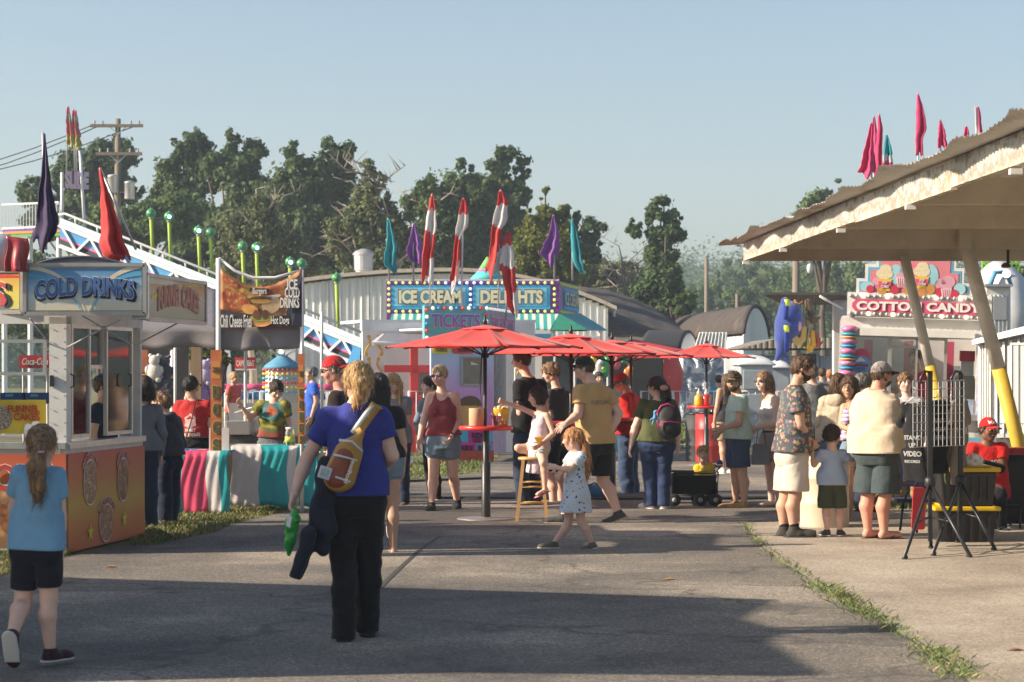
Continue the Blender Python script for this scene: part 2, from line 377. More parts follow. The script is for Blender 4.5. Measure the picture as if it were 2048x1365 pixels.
def person(label,px,py,h,yaw,J=None,hy=None,hpit=0,hroll=0,wt=1.,fem=0,belly=0,skin='light',top=None,bot=None,hair=None,shoes=None,hh=None,group=None,vox=.014,glasses=None,hat=None,beard=None,lw=None,curl=(.6,.6),pn=(None,None),dY=0,socks=None,kid=0,face=True,hn=True,Y0=None):
 base=G(px,py) if Y0 is None else Vector((PX(px,Y0),Y0,0));base.y+=dY;Y0=base.y
 root=thing('person',label,'person',base,0,group)
 J=J or {};y=R(yaw);Lv=Vector((math.cos(y),math.sin(y),0));Fv=Vector((math.sin(y),-math.cos(y),0));U=Vector((0,0,1))
 hh=hh or (.236 if not kid else .212);hy=yaw if hy is None else hy
 D={}
 def put(k,l,f,z,rel=None):
  p=(rel if rel is not None else base)+Lv*l*h+Fv*f*h+U*z*h
  if k in J:
   q=J[k];p=P(q[0],q[1],(Y0+q[2]) if len(q)>2 else p.y)
  D[k]=p;return p
 nk='neck';put('pel',0,0,.52);put(nk,0,-.01,.835,None);pd=D['pel']-(base+U*.52*h);nd=D['neck']-(base+U*.835*h-Fv*.01*h)
 for s,q in (('L',1),('R',-1)):
  put('hip'+s,q*.052*(1+.1*fem),0,.52,base+pd);put('sh'+s,q*(.102-.010*fem),-.005,.792,base+nd)
  e=D['sh'+s]-(Lv*q*.102*h+U*.792*h-Fv*.005*h)
  put('el'+s,q*.135,-.02,.635,e);w0=D['el'+s]-(Lv*q*.135*h-Fv*.02*h+U*.635*h)
  put('wr'+s,q*.14,.03,.49,w0)
  k0=D['hip'+s]-(Lv*q*.052*h+U*.52*h);put('kn'+s,q*.052,.012,.285,k0);k1=D['kn'+s]-(Lv*q*.052*h+Fv*.012*h+U*.285*h);put('an'+s,q*.052,-.015,.045,k1)
  f0=J.get('fy'+s,yaw);f0=R(f0);fd=Vector((math.sin(f0),-math.cos(f0),0));fp=J.get('fp'+s,0)
  D['fd'+s]=(fd*math.cos(R(fp))-U*math.sin(R(fp))).normalized();D['fu'+s]=(U*math.cos(R(fp))+fd*math.sin(R(fp))).normalized()
 hc=D['neck']+U*(hh*.62)+Fv*hh*.12
 if 'head' in J: q=J['head'];hc=P(q[0],q[1],(Y0+q[2]) if len(q)>2 else hc.y)
 a=R(hy);hf0=Vector((math.sin(a),-math.cos(a),0));hl=Vector((math.cos(a),math.sin(a),0));pt=R(hpit)
 hf=hf0*math.cos(pt)-U*math.sin(pt);hu=U*math.cos(pt)+hf0*math.sin(pt)
 if hroll: q=Matrix.Rotation(R(hroll),3,hf);hl=q@hl;hu=q@hu
 H=lambda l,f,u: hc+(hl*l+hf*f+hu*u)*hh
 hfr=(hl,hf,hu)
 rr=h*(wt**.6)*(1 if not fem else .93)*(lw or 1)
 UA=(.030*rr,.0245*rr);FA=(.0245*rr,.0155*rr);TH=(.052*rr*(1.08 if fem else 1),.034*rr);CA=(.034*rr,.0205*rr)
 spine=(D['neck']-D['pel']).normalized();lat=((D['shL']-D['shR']).normalized()+(D['hipL']-D['hipR']).normalized());lat=(lat-spine*lat.dot(spine)).normalized();fw=lat.cross(spine).normalized()
 p0=D['pel']-spine*.05*h;p1=D['neck'];fr=(lat,fw,spine)
 if fem: pr=[(0,.078,.06,0),(.12,.100,.071,-.008),(.27,.090,.064,-.004),(.43,.073,.053,.002),(.68,.084,.060,.004),(.86,.072,.045,0),(.94,.042,.036,-.004),(1,.028,.028,-.004)]
 elif kid: pr=[(0,.07,.06,0),(.12,.086,.066,-.004),(.4,.080,.062,.006),(.68,.085,.060,0),(.86,.074,.046,0),(.94,.044,.036,-.004),(1,.028,.028,-.004)]
 else: pr=[(0,.072,.055,0),(.12,.090,.064,-.006),(.4,.082,.057,.002),(.68,.098,.066,.002),(.86,.086,.050,-.003),(.94,.050,.040,-.006),(1,.032,.03,-.006)]
 pr=[(t,a*h*wt,b*h*wt,c*h) for t,a,b,c in pr]
 L_=(p1-p0).length;T=lambda t,l=0,f=0: p0+spine*L_*t+lat*l*h+fw*f*h
 bare=shoes and shoes.get('kind') in ('sandal','bare')
 pts=[D[k] for k in D if k[:2] in ('pe','ne','hi','sh','el','wr','kn','an')]+[hc]
 lo=np.min([tuple(p) for p in pts],0)-.14*(1+.3*belly+(wt-1));hi=np.max([tuple(p) for p in pts],0)+.14*(1+.3*belly+(wt-1))
 F=Field(lo,hi,vox)
 F.tor(p0,p1,fr,pr,0,.02)
 if belly: F.ell(T(.36,0,.02+.03*belly),fr,(.085*h*wt,(.055+.02*belly)*h*wt,.10*h),.05)
 if fem:
  for q in (-1,1): F.ell(T(.665,q*.042,.05),fr,(.037*h*wt,.036*h*wt,.037*h),.03)
 for s,q in (('L',1),('R',-1)):
  F.cone(D['neck']-spine*.016*h,D['sh'+s]-lat*q*.012*h,.020*h,UA[0]*.9,.03)
  F.cone(D['sh'+s],D['el'+s],UA[0],UA[1],.025);m_=D['el'+s].lerp(D['wr'+s],.3)
  F.cone(D['el'+s],m_,UA[1]*.97,FA[0],.015);F.cone(m_,D['wr'+s],FA[0],FA[1],.015)
  F.cone(D['hip'+s],D['kn'+s],TH[0],TH[1],.03);F.ell(D['hip'+s]-fw*.028*h-spine*.005*h,fr,(.05*rr,.042*rr,.048*rr),.03)
  kn,an=D['kn'+s],D['an'+s];bk=(D['fd'+s]*-1);m_=kn.lerp(an,.3)+bk*.012*h
  F.cone(kn,m_,TH[1]*.95,CA[0]*1.04,.02);F.cone(m_,an,CA[0]*1.04,CA[1],.02)
  if bare:
   fd,fu=D['fd'+s],D['fu'+s];hb=an-fu*.022*h
   F.cone(hb-fd*.012*h,hb+fd*.085*h,.021*rr,.017*rr,.015)
   F.ell(hb+fd*.085*h-fu*.004*h,(fd,fd.cross(fu),fu),(.034*h,.027*h,.013*h),.012)
 F.cone(D['neck']-spine*.02*h,H(0,-.08,-.12),hh*(.235 if not fem else .205)*(wt**.5),hh*(.225 if not fem else .195)*(wt**.4),.03)
 meshes=[F.mesh()]
 # head
 F=Field(H(0,0,0)-Vector((.17,)*3),H(0,0,0)+Vector((.17,)*3),min(vox*.6,.0085))
 F.ell(H(0,-.05,.12),hfr,(.335*hh,.425*hh,.375*hh),0)
 F.ell(H(0,.11,-.14),hfr,(.255*hh*(wt**.3),.28*hh,.33*hh),.03)
 F.cone(H(0,.20,-.40),H(0,.24,-.38),.085*hh,.08*hh,.03)
 F.cone(H(-.17,-.02,-.28),H(.17,-.02,-.28),.12*hh,.12*hh,.03)
 F.cone(H(0,-.08,-.1),H(0,-.1,-.55),hh*.2,hh*.19,.03)
 F.ell(H(0,.35,.11),hfr,(.2*hh,.05*hh,.045*hh),.02)
 for q in (-1,1):
  F.ell(H(q*.145,.44,.02),hfr,(.085*hh,.085*hh,.06*hh),.02,'s')
  F.ell(H(q*.18,.26,-.12),hfr,(.10*hh,.09*hh,.09*hh),.03)
  F.ell(H(q*.345,-.04,-.03),hfr,(.035*hh,.07*hh,.115*hh),.006)
 F.cone(H(0,.39,.06),H(0,.475,-.10),.028*hh,.048*hh,.015);F.ell(H(0,.42,-.12),hfr,(.075*hh,.05*hh,.035*hh),.01)
 F.ell(H(0,.355,-.245),hfr,(.10*hh,.05*hh,.04*hh),.012)
 meshes.append(F.mesh())
 if hn:
  for i,(s,q) in enumerate((('L',1),('R',-1))):
   d=(D['wr'+s]-D['el'+s]).normalized()
   hd=J.get('hd'+s);d=Vector(hd).normalized() if hd else d
   n=pn[i] if pn[i] is not None else -lat*q+fw*.3
   c=d.cross((Vector(n)-d*Vector(n).dot(d)).normalized());thd=1 if c.dot(fw+spine*.2)>0 else -1
   D['hand'+s]=D['wr'+s]+d*.09*(hh/.228)
   meshes.append(hand_mesh(D['wr'+s],d,n,thd,(hh/.228)*(.92 if fem else 1)*(.9 if kid else 1),curl[i],.0055 if vox<.013 else .0075))
 V,Fa=joinm(meshes)
 sm=MATS['skin_'+skin];body=mk('body',V,Fa,sm,root,True)
 # face
 if face:
  for q in (-1,1):
   mb=MB();mb.cur=0;mb.ball(H(q*.145,.335,.02),.062*hh,10,6);mb.cur=1;mb.ball(H(q*.145,.365,.018),.036*hh,8,6)
   mb.build('eye',[M_eyew,M_iris],root,True,world=True)
   mb=MB();mb.tube([H(q*.06,.405,.105),H(q*.15,.40,.135),H(q*.25,.32,.11)],[.014*hh,.02*hh,.010*hh],6);mb.build('eyebrow',hair['m'] if hair else MATS['hair_brown'],root,True,world=True)
  mb=MB();mb.ball(H(0,.385,-.245),.05*hh,10,6,(1,1,1));v=[]
  for p in mb.v:
   r_=Vector(p)-H(0,.385,-.245);v.append(tuple(H(0,.385,-.245)+hl*r_.dot(hl)*1.9+hf*r_.dot(hf)*.6+hu*r_.dot(hu)*.55))
  mb.v=v;mb.build('mouth',M_lip,root,True,world=True)
 if beard:
  F=Field(H(0,0,-.3)-Vector((.16,)*3),H(0,0,-.3)+Vector((.16,)*3),.008)
  F.ell(H(0,.12,-.27),hfr,(.262*hh,.295*hh,.25*hh),0);F.cone(H(-.19,-.02,-.2),H(.19,-.02,-.2),.12*hh,.12*hh,.03)
  F.ell(H(0,.47,-.05),hfr,(.14*hh,.2*hh,.15*hh),.01,'s');F.ell(H(0,.45,-.245),hfr,(.09*hh,.09*hh,.03*hh),.008,'s');F.plane(H(0,0,-.07),hu);F.plane(H(0,-.08,0),-hf)
  v,f=F.mesh();mk('beard',v,f,beard,root,True)
 if glasses:
  for q in (-1,1):
   mb=MB();mb.ball(H(q*.15,.40,.03),.085*hh,10,6,(1,1,1));v=[]
   for p in mb.v:
    r_=Vector(p)-H(0,.40,.03);v.append(tuple(H(0,.41,.03)+hl*r_.dot(hl)*1.15+hf*r_.dot(hf)*.35+hu*r_.dot(hu)*.8))
   mb.v=v;mb.build('lens',glasses,root,True,world=True)
  mb=MB()
  for q in (-1,1): mb.bar(H(q*.24,.38,.06),H(q*.355,-.05,.05),.012*hh*3,.004)
  mb.bar(H(-.1,.42,.06),H(.1,.42,.06),.01,.004);mb.build('glasses_frame',M_lens,root,world=True)
 # hair
 if hair and hair.get('k'):
  k=hair['k'];ext=hair.get('len',.3)
  lo=H(0,0,0)-Vector((.2,.2,.2+(ext if k in ('long','pony','braid') else .05)));hi=H(0,0,0)+Vector((.2,.2,.22));
  if 'path' in hair:
   pp=[P(q[0],q[1],Y0+q[2]) for q in hair['path']]
   for p in pp: lo=Vector([min(lo[i],p[i]-.08) for i in range(3)]);hi=Vector([max(hi[i],p[i]+.08) for i in range(3)])
  F=Field(lo,hi,min(vox*.75,.01));g=hair.get('g',.045)
  F.ell(H(0,-.06,.135),hfr,((.335+g)*hh,(.425+g)*hh,(.375+g)*hh),0)
  if k in ('short','curly'): F.ell(H(0,.10,.34),hfr,(.27*hh,.28*hh,.17*hh),.03);F.ell(H(0,-.2,-.05),hfr,(.31*hh,.27*hh,.27*hh),.03)
  if k=='crew': F.ell(H(0,-.15,-.02),hfr,(.33*hh,.3*hh,.3*hh),.02)
  if k in ('long','bob'):
   F.ell(H(0,-.12,-.15 if k=='bob' else -.2),hfr,(.40*hh,.36*hh,.42*hh),.04)
   if k=='long':
    for l in (-.27,-.1,.1,.27): F.cone(H(l,-.28,-.1),H(l*1.15,-.33,-.2)-U*ext,.17*hh,.13*hh,.03)
    if hair.get('front'):
     for l in (-.33,.33): F.cone(H(l,.05,-.1),H(l*1.1,.12,-.3)-U*ext*.7,.10*hh,.06*hh,.03)
  # face opening
  F.ell(H(0,.42,-.20 if k !='bob' else -.12),hfr,((.27 if k !='bald' else .3)*hh,.34*hh,.40*hh),.02,'s')
  if k in ('short','crew','curly','pony','bun','braid'):
   F.ell(H(0,.02,-.42),hfr,(.5*hh,.32*hh,.36*hh),.03,'s')
   F.plane(H(0,-.3,-.36 if k in ('pony','bun','braid') else -.26),-hu+hf*.2,.01)
  if k=='bun': F.ell(H(0,-.42,.28),hfr,(.16*hh,.15*hh,.15*hh),.02)
  if k in ('pony','braid') or 'path' in hair:
   if 'path' not in hair: pp=[H(0,-.42,.12),H(0,-.60,.02),H(0,-.62,-.3),H(0,-.52,-.3)-U*ext]
   rs=hair.get('rs',[.11,.16,.17,.10,.07,.05,.04,.03]);n_=len(pp)
   for i in range(n_-1): F.cone(pp[i],pp[i+1],rs[min(i,len(rs)-1)]*hh*1.0,rs[min(i+1,len(rs)-1)]*hh,.02)
  F.wob(.005 if k !='curly' else .009,95 if k !='curly' else 70,px % 7,.25)
  v,f=F.mesh()
  ho=mk('hair',v,f,hair['m'],root,True)
  if vox<.015 and len(v): strands(v,f,hc,hu,hair['m'],root,k,hh)
 if hat:
  F=Field(H(0,0,.2)-Vector((.2,)*3),H(0,0,.2)+Vector((.2,)*3),.007)
  F.ell(H(0,-.04,.12),hfr,(.375*hh,.46*hh,.45*hh),0);F.plane(H(0,.2,.155),-hu-hf*hat.get('tilt',.12)*-1,.004)
  v,f=F.mesh();c_=mk('cap',v,f,hat['m'],root,True)
  bs=hat.get('dir',1);mb=MB()
  def br(u,v_):
   an=(u-.5)*PI*.95;r_=.30+v_*.42;x=math.sin(an)*(.36);fz=.30+math.cos(an)*(.12+.36*v_)
   return H(x,bs*(fz) ,.155+.02*v_-.10*abs(math.sin(an))**2*.9-.07*v_)
  mb.grid(br,12,4);o=mb.build('brim',hat.get('bm',hat['m']),root,True,world=True);solid(o,.006)
  if hat.get('text'): decal(c_,hat['text'],H(0,.5,.33),hl,hu,-hf,.05,hat['tm'],root,'lettering',bold=.02)
 # clothes
 seed=int(px) % 11
 if top:
  g=top.get('g',.012);sl=top.get('sleeve','short');lo_=top.get('loose',.5)
  cw=max(r[1] for r in pr[3:]);cd=max(r[2] for r in pr[3:])
  ps=[]
  for t,a_,b_,c_ in pr:
   if t<.68: a_=max(a_,a_*(1-lo_)+cw*1.0*lo_);b_=max(b_,b_*(1-lo_)+cd*1.05*lo_)
   ps.append((t,a_,b_,c_))
  if belly: pass
  hz=top['hem']*h if top.get('hem') is not None else .50*h
  hemz=hz if hz>.05 else hz
  fl=top.get('flare',0)
  L0=(p0.z-hemz)
  if L0>0: ps=[(-L0/L_-.02,ps[0][1]+fl+.01,ps[0][2]+fl+.01,0)]+[(t,a_+fl*max(0,.35-t)*2,b_+fl*max(0,.35-t)*2,c_) for t,a_,b_,c_ in ps]
  mn=.16*(1+.5*belly+(wt-1))+fl;F=Field(np.min([tuple(p) for p in (p0,p1,D['shL'],D['shR'],D['hipL'],D['hipR'])],0)-mn-np.array((0,0,max(0,L0))),np.max([tuple(p) for p in (p0,p1,D['shL'],D['shR'])],0)+mn,vox*.9)
  F.tor(p0,p1,fr,ps,g,.02)
  if belly: F.ell(T(.36,0,.02+.03*belly),fr,(.085*h*wt+g,(.055+.02*belly)*h*wt+g,.10*h+g),.06)
  if fem:
   for q in (-1,1): F.ell(T(.665,q*.042,.05),fr,(.037*h*wt+g,.036*h*wt+g,.037*h+g),.04)
  for s,q in (('L',1),('R',-1)):
   dr=(D['el'+s]-D['sh'+s])
   if sl in ('short','long','half'): F.cone(D['neck']-spine*.024*h,D['sh'+s],.020*h+g,UA[0]*1.0+g,.03);F.cone(D['sh'+s],D['sh'+s]+dr*.25,UA[0]*1.05+g,UA[0]*1.12+g,.03)
   elif sl=='wide': F.cone(D['neck']-spine*.022*h,D['sh'+s]-lat*q*.01*h,.026*h+g,UA[0]*1.0+g,.03)
   else:
    F.cone(D['neck']-spine*.02*h+lat*q*.02*h,T(.84,q*.06),.014*h+g,.02*h+g,.02)
    if sl=='tank': F.ell(D['sh'+s]+lat*q*.012*h+spine*.0*h,fr,(.036*h*wt,.09*h,.070*h),.01,'s')
  if hemz<.56*h:
   g2=g+(bot.get('g',.010) if bot else 0)+.004
   for s in 'LR':
    F.ell(D['hip'+s]-fw*.028*h-spine*.005*h,fr,(.05*rr+g2,.042*rr+g2,.048*rr+g2),.04)
    F.cone(D['hip'+s]+spine*.05*h,D['hip'+s].lerp(D['kn'+s],.12 if sl !='dress' else .5),TH[0]*1.03+g2,TH[0]*1.0+g2,.04)
   F.tor(p0,p1,fr,[(t,a_+(bot.get('g',.01) if bot else 0)+.004,b_+(bot.get('g',.01) if bot else 0)+.004,c_) for t,a_,b_,c_ in ps if t<.5]+[(.51,ps[-5][1],ps[-5][2],0)],g,.03)
  if top.get('neck','crew')=='scoop': F.ell(D['neck']+fw*.035*h-spine*.015*h,fr,(.042*h,.07*h,.065*h),.008,'s');F.ell(D['neck']+spine*.01*h,fr,(.04*h,.1*h,.035*h),.008,'s')
  elif top.get('neck')=='open': F.ell(D['neck']+fw*.05*h,fr,(.028*h,.06*h,.09*h),.01,'s');F.ell(D['neck']+spine*.022*h,fr,(.036*h,.1*h,.03*h),.008,'s')
  else: F.ell(D['neck']+fw*.008*h+spine*.024*h,fr,(.037*h,.1*h,.034*h),.01,'s')
  F.wob(top.get('fold',.007),20,seed)
  F.plane((base.x,base.y,base.z+hemz),-spine*.6-U*.4 if not top.get('flat') else -U)
  ms=[F.mesh()]
  ends={'short': .55,'half': .9,'long': 1,'wide': None}.get(sl)
  if ends:
   for s in 'LR':
    a_,b_,w_=D['sh'+s],D['el'+s],D['wr'+s]
    F=Field(np.min([tuple(a_),tuple(b_),tuple(w_)],0)-.13,np.max([tuple(a_),tuple(b_),tuple(w_)],0)+.13,vox*.85)
    e=a_.lerp(b_,min(1.3,ends+.3));lg=top.get('sw',1.)
    if ends<1:
     F.cone(a_,e,UA[0]*1.06+g,UA[0]*1.12*lg+g+.006,.02);F.wob(.004,26,seed+2);F.plane(a_.lerp(b_,ends),(b_-a_))
    else:
     F.cone(a_,b_,UA[0]*1.1+g,UA[1]*1.1+g,.02);F.cone(b_,w_,UA[1]*1.1+g,FA[1]*1.2+g,.02);F.wob(.006,34,seed+3);F.plane(b_.lerp(w_,top.get('cuff',.95)),(w_-b_))
    ms.append(F.mesh())
  V,f=joinm(ms);D['top']=mk(top.get('name','shirt'),V,f,top['m'],root,True)
  if top.get('hood'):
   F=Field(T(1)-Vector((.22,)*3),T(1)+Vector((.22,)*3),.01);F.ell(T(.93,0,-.045),fr,(.075*h,.04*h,.055*h),0);F.cone(T(.97,-.05,-.01),T(.97,.05,-.01),.03*h,.03*h,.03);F.wob(.006,26,3);v,f=F.mesh();mk('hood',v,f,top['m'],root,True)
 if bot:
  g=bot.get('g',.010);k=bot.get('kind','pants');ln={'pants': 2.13,'shorts': .85,'short': .32,'capri': 1.35,'skirt': .8}[k] if 'len' not in bot else bot['len']
  wz=bot.get('waist',.60)
  F=Field(np.min([tuple(D[q]) for q in ('hipL','hipR','pel','knL','knR')],0)-.17*wt,np.max([tuple(D[q]) for q in ('hipL','hipR','pel','knL','knR')],0)+.17*wt+np.array((0,0,.1)),vox*.9)
  F.tor(p0,p1,fr,pr,g,.02)
  if belly: F.ell(T(.30,0,.015+.02*belly),fr,(.085*h*wt+g,(.05+.02*belly)*h*wt,.08*h),.05)
  for s in 'LR':
   F.cone(D['hip'+s],D['hip'+s].lerp(D['kn'+s],min(.45,ln*.75)),TH[0]*1.03+g,TH[0]*.95+g*1.2,.035);F.ell(D['hip'+s]-fw*.028*h-spine*.005*h,fr,(.05*rr+g,.042*rr+g,.048*rr+g),.03)
  F.wob(.003,22,seed+5);F.plane(D['pel']+spine*(wz-.52)*h,spine)
  ms=[F.mesh()]
  for s in 'LR':
   hp,kn,an=D['hip'+s],D['kn'+s],D['an'+s];fd=D['fd'+s]
   F=Field(np.min([tuple(hp),tuple(kn),tuple(an)],0)-.16*wt-np.array((0,0,.03)),np.max([tuple(hp),tuple(kn),tuple(an)],0)+.16*wt,vox*.9)
   lo_=bot.get('loose',.01);fl=bot.get('flare',0)
   F.cone(hp,kn,TH[0]*1.03+g,TH[1]*1.08+g+lo_,.02)
   if ln>1:
    m_=kn.lerp(an,.32)-D['fd'+s]*.010*h;F.cone(kn,m_,TH[1]*1.08+g+lo_,CA[0]*1.05+g+lo_,.02);F.cone(m_,an+(an-kn)*.26,CA[0]*1.05+g+lo_,CA[1]*1.2+g+lo_*1.3+fl,.02)
    F.wob(bot.get('fold',.005),24,seed+6,.8);c=kn.lerp(an,ln-1);F.plane(c,(an-kn))
    if ln>1.85: F.plane((0,0,base.z+.012),(0,0,-1))
   else:
    if ln<.75: F.cone(hp,hp.lerp(kn,ln),TH[0]*1.03+g,TH[0]*1.0*(1-ln*.25)+g+lo_,.02)
    else: F.cone(hp,hp.lerp(kn,ln),TH[0]*1.03+g,TH[1]*1.25+g+lo_,.02)
    F.wob(.004,24,seed+6);F.plane(hp.lerp(kn,ln),(kn-hp))
   ms.append(F.mesh())
  V,f=joinm(ms);D['bot']=mk(bot.get('name','trousers' if ln>1.1 else 'shorts'),V,f,bot['m'],root,True)
 if socks:
  for s in 'LR':
   F=Field(np.minimum(tuple(D['an'+s]),tuple(D['kn'+s]))-.1,np.maximum(tuple(D['an'+s]),tuple(D['kn'+s]))+.1,.01);a_=D['an'+s].lerp(D['kn'+s],socks.get('l',.22))
   F.cone(D['an'+s]-U*.03,a_.lerp(D['kn'+s],.1),CA[1]+.006,CA[1]*1.1+.007,0);F.plane(a_,(D['kn'+s]-D['an'+s]));v,f=F.mesh();mk('sock',v,f,socks['m'],root,True)
 if shoes:
  kd=shoes.get('kind','shoe')
  for s in 'LR':
   fd,fu,an=D['fd'+s],D['fu'+s],D['an'+s];sd_=fd.cross(fu);hb=an-fu*.030*h
   F=Field(hb-Vector((.2,.2,.16)),hb+Vector((.2,.2,.2)),.009 if vox<.013 else .011)
   q=h*shoes.get('s',1.)
   if kd=='shoe':
    F.cone(hb-fd*.012*h,hb+fd*.02*h,.027*q,.03*q,.01);F.ell(hb+fd*.05*h-fu*.0*h,(fd,sd_,fu),(.083*q,.029*q,.027*q),.02);F.ell(hb+fd*.09*h-fu*.004*h,(fd,sd_,fu),(.045*q,.031*q,.022*q),.02)
    F.cone(an-fu*.01*h,an+fu*.008*h,CA[1]*1.15+.006,CA[1]*1.15+.008,.02);F.plane(an+fu*(.012 if not shoes.get('high') else .035)*h,fu);F.plane(hb-fu*.010*h,-fu)
    v,f=F.mesh();sh=mk('shoe',v,f,shoes['m'],root,True)
    F=Field(hb-Vector((.2,.2,.12)),hb+Vector((.2,.2,.12)),.008)
    F.ell(hb+fd*.045*h-fu*.012*h,(fd,sd_,fu),(.095*q,.034*q,.05*q),0);F.cone(hb-fd*.02*h-fu*.012*h,hb+fd*.1*h-fu*.012*h,.031*q,.031*q,.01);F.plane(hb-fu*.007*h,fu);F.plane(hb-fu*.0155*h,-fu)
    v,f=F.mesh()
    if len(v): mk('sole',v,f,shoes.get('sm',M_solew),sh,True)
   elif kd=='sandal':
    F=Field(hb-Vector((.2,.2,.12)),hb+Vector((.2,.2,.12)),.007)
    F.cone(hb-fd*.02*h-fu*.02*h,hb+fd*.11*h-fu*.02*h,.026*q,.03*q,.01);F.plane(hb-fu*.0125*h,fu);F.plane(hb-fu*.020*h,-fu)
    v,f=F.mesh();sh=mk('sandal',v,f,shoes['m'],root,True)
    mb=MB();tp=hb+fd*.085*h+fu*.004*h
    for q2 in (-1,1): mb.tube([hb+fd*.03*h+sd_*q2*.024*h-fu*.012*h,hb+fd*.055*h+sd_*q2*.017*h+fu*.003*h,tp],.006,6)
    mb.build('strap',shoes['m'],sh,True,world=True)
 D['root']=root;D['H']=H;D['T']=T;D['fr']=fr;D['hfr']=hfr;D['body']=body;D['Y0']=Y0
 return D
def decal(o,body,org,right,up,dirn,size,m,parent,name='lettering',bold=.01,off=.004,fit=None,sx=1.,verts=None,**k):
 """lettering laid on the surface of o, thrown along dirn from org"""
 bpy.context.view_layer.update()
 me=o.data;n=len(me.vertices);a=np.empty(n*3,dtype=np.float32);me.vertices.foreach_get('co',a);a=a.reshape(-1,3)
 M=rootm(o);bvh=BVHTree.FromPolygons([M@Vector(v) for v in a.tolist()],[tuple(p.vertices) for p in me.polygons])
 if verts is None:
  V,F=text_mesh(body,size,bold,.0,**k)
  bm=bmesh.new();vs=[bm.verts.new(v) for v in V]
  for f in F:
   try: bm.faces.new([vs[i] for i in f])
   except ValueError: pass
  bmesh.ops.triangulate(bm,faces=bm.faces)
  V=[tuple(v.co) for v in bm.verts];bm.verts.index_update();F=[tuple(v.index for v in f.verts) for f in bm.faces];bm.free()
 else: V,F=verts
 if not V: return None
 A=np.array(V,dtype=float)
 if fit: A[:,0]*=fit/(np.ptp(A[:,0])+1e-9)
 A[:,0]*=sx
 r=Vector(right).normalized();u=Vector(up).normalized();d=Vector(dirn).normalized();out=[]
 for q in A:
  p=Vector(org)+r*float(q[0])+u*float(q[1])-d*.3
  hit,nn,ix,ds=bvh.ray_cast(p,d)
  out.append(tuple(hit-d*off) if hit is not None else tuple(p+d*.3))
 return mk(name,out,F,m,parent,world=True)
# ================================================================ THE SETTING
def m_asphalt():
 def f(nt,L,b):
  c=coord(nt,L,'Object')
  big=_n(nt,'ShaderNodeTexNoise');big.inputs['Scale'].default_value=.35;big.inputs['Detail'].default_value=7;big.inputs['Roughness'].default_value=.62;L(c,big.inputs[0])
  r1=ramp(nt,[(.38,(.10,.094,.086)),(.47,(.165,.152,.134)),(.54,(.21,.19,.16)),(.62,(.34,.30,.25))]);L(big.outputs['Fac'],r1.inputs[0])
  fi=_n(nt,'ShaderNodeTexVoronoi');fi.inputs['Scale'].default_value=85;L(c,fi.inputs[0])
  hs=_n(nt,'ShaderNodeSeparateColor');L(fi.outputs['Color'],hs.inputs[0])
  r2=ramp(nt,[(0,(.45,.44,.43)),(.5,(.85,.83,.80)),(.86,(1.15,1.12,1.08)),(1,(1.9,1.85,1.75))]);L(hs.outputs[0],r2.inputs[0])
  mx=_n(nt,'ShaderNodeMix',data_type='RGBA',blend_type='MULTIPLY');mx.inputs['Factor'].default_value=1;L(r1.outputs[0],mx.inputs[6]);L(r2.outputs[0],mx.inputs[7])
  st=_n(nt,'ShaderNodeTexNoise');st.inputs['Scale'].default_value=1.1;st.inputs['Detail'].default_value=9;st.inputs['Roughness'].default_value=.75;L(coord(nt,L,'Object',(1,.45,1),(3,1,0)),st.inputs[0])
  r3=ramp(nt,[(.55,(0,0,0)),(.75,(1,1,1))]);L(st.outputs['Fac'],r3.inputs[0]);m3=_n(nt,'ShaderNodeMath',operation='MULTIPLY');m3.inputs[1].default_value=.45;L(r3.outputs[0],m3.inputs[0])
  mx2=_n(nt,'ShaderNodeMix',data_type='RGBA');L(m3.outputs[0],mx2.inputs['Factor']);L(mx.outputs[2],mx2.inputs[6]);mx2.inputs[7].default_value=(.26,.215,.165,1)
  # cracks
  vc=_n(nt,'ShaderNodeTexVoronoi');vc.feature='DISTANCE_TO_EDGE';vc.inputs['Scale'].default_value=.28
  nw=_n(nt,'ShaderNodeTexNoise');nw.inputs['Scale'].default_value=1.5;nw.inputs['Detail'].default_value=5;L(c,nw.inputs[0]);va=_n(nt,'ShaderNodeVectorMath',operation='ADD');L(c,va.inputs[0]);sc_=_n(nt,'ShaderNodeVectorMath',operation='SCALE');sc_.inputs['Scale'].default_value=1.3;L(nw.outputs['Color'],sc_.inputs[0]);L(sc_.outputs[0],va.inputs[1]);L(va.outputs[0],vc.inputs[0])
  rc=ramp(nt,[(0,(1,1,1)),(.016,(0,0,0))]);L(vc.outputs['Distance'],rc.inputs[0]);mc=_n(nt,'ShaderNodeMath',operation='MULTIPLY');mc.inputs[1].default_value=.7;L(rc.outputs[0],mc.inputs[0])
  mx3=_n(nt,'ShaderNodeMix',data_type='RGBA');L(mc.outputs[0],mx3.inputs['Factor']);L(mx2.outputs[2],mx3.inputs[6]);mx3.inputs[7].default_value=(.05,.045,.04,1)
  bp=_n(nt,'ShaderNodeBump');bp.inputs['Strength'].default_value=.55;bp.inputs['Distance'].default_value=.012;L(hs.outputs[0],bp.inputs['Height']);L(bp.outputs[0],b.inputs['Normal'])
  return mx3.outputs[2]
 return mat_nodes('asphalt_worn',f,.9)
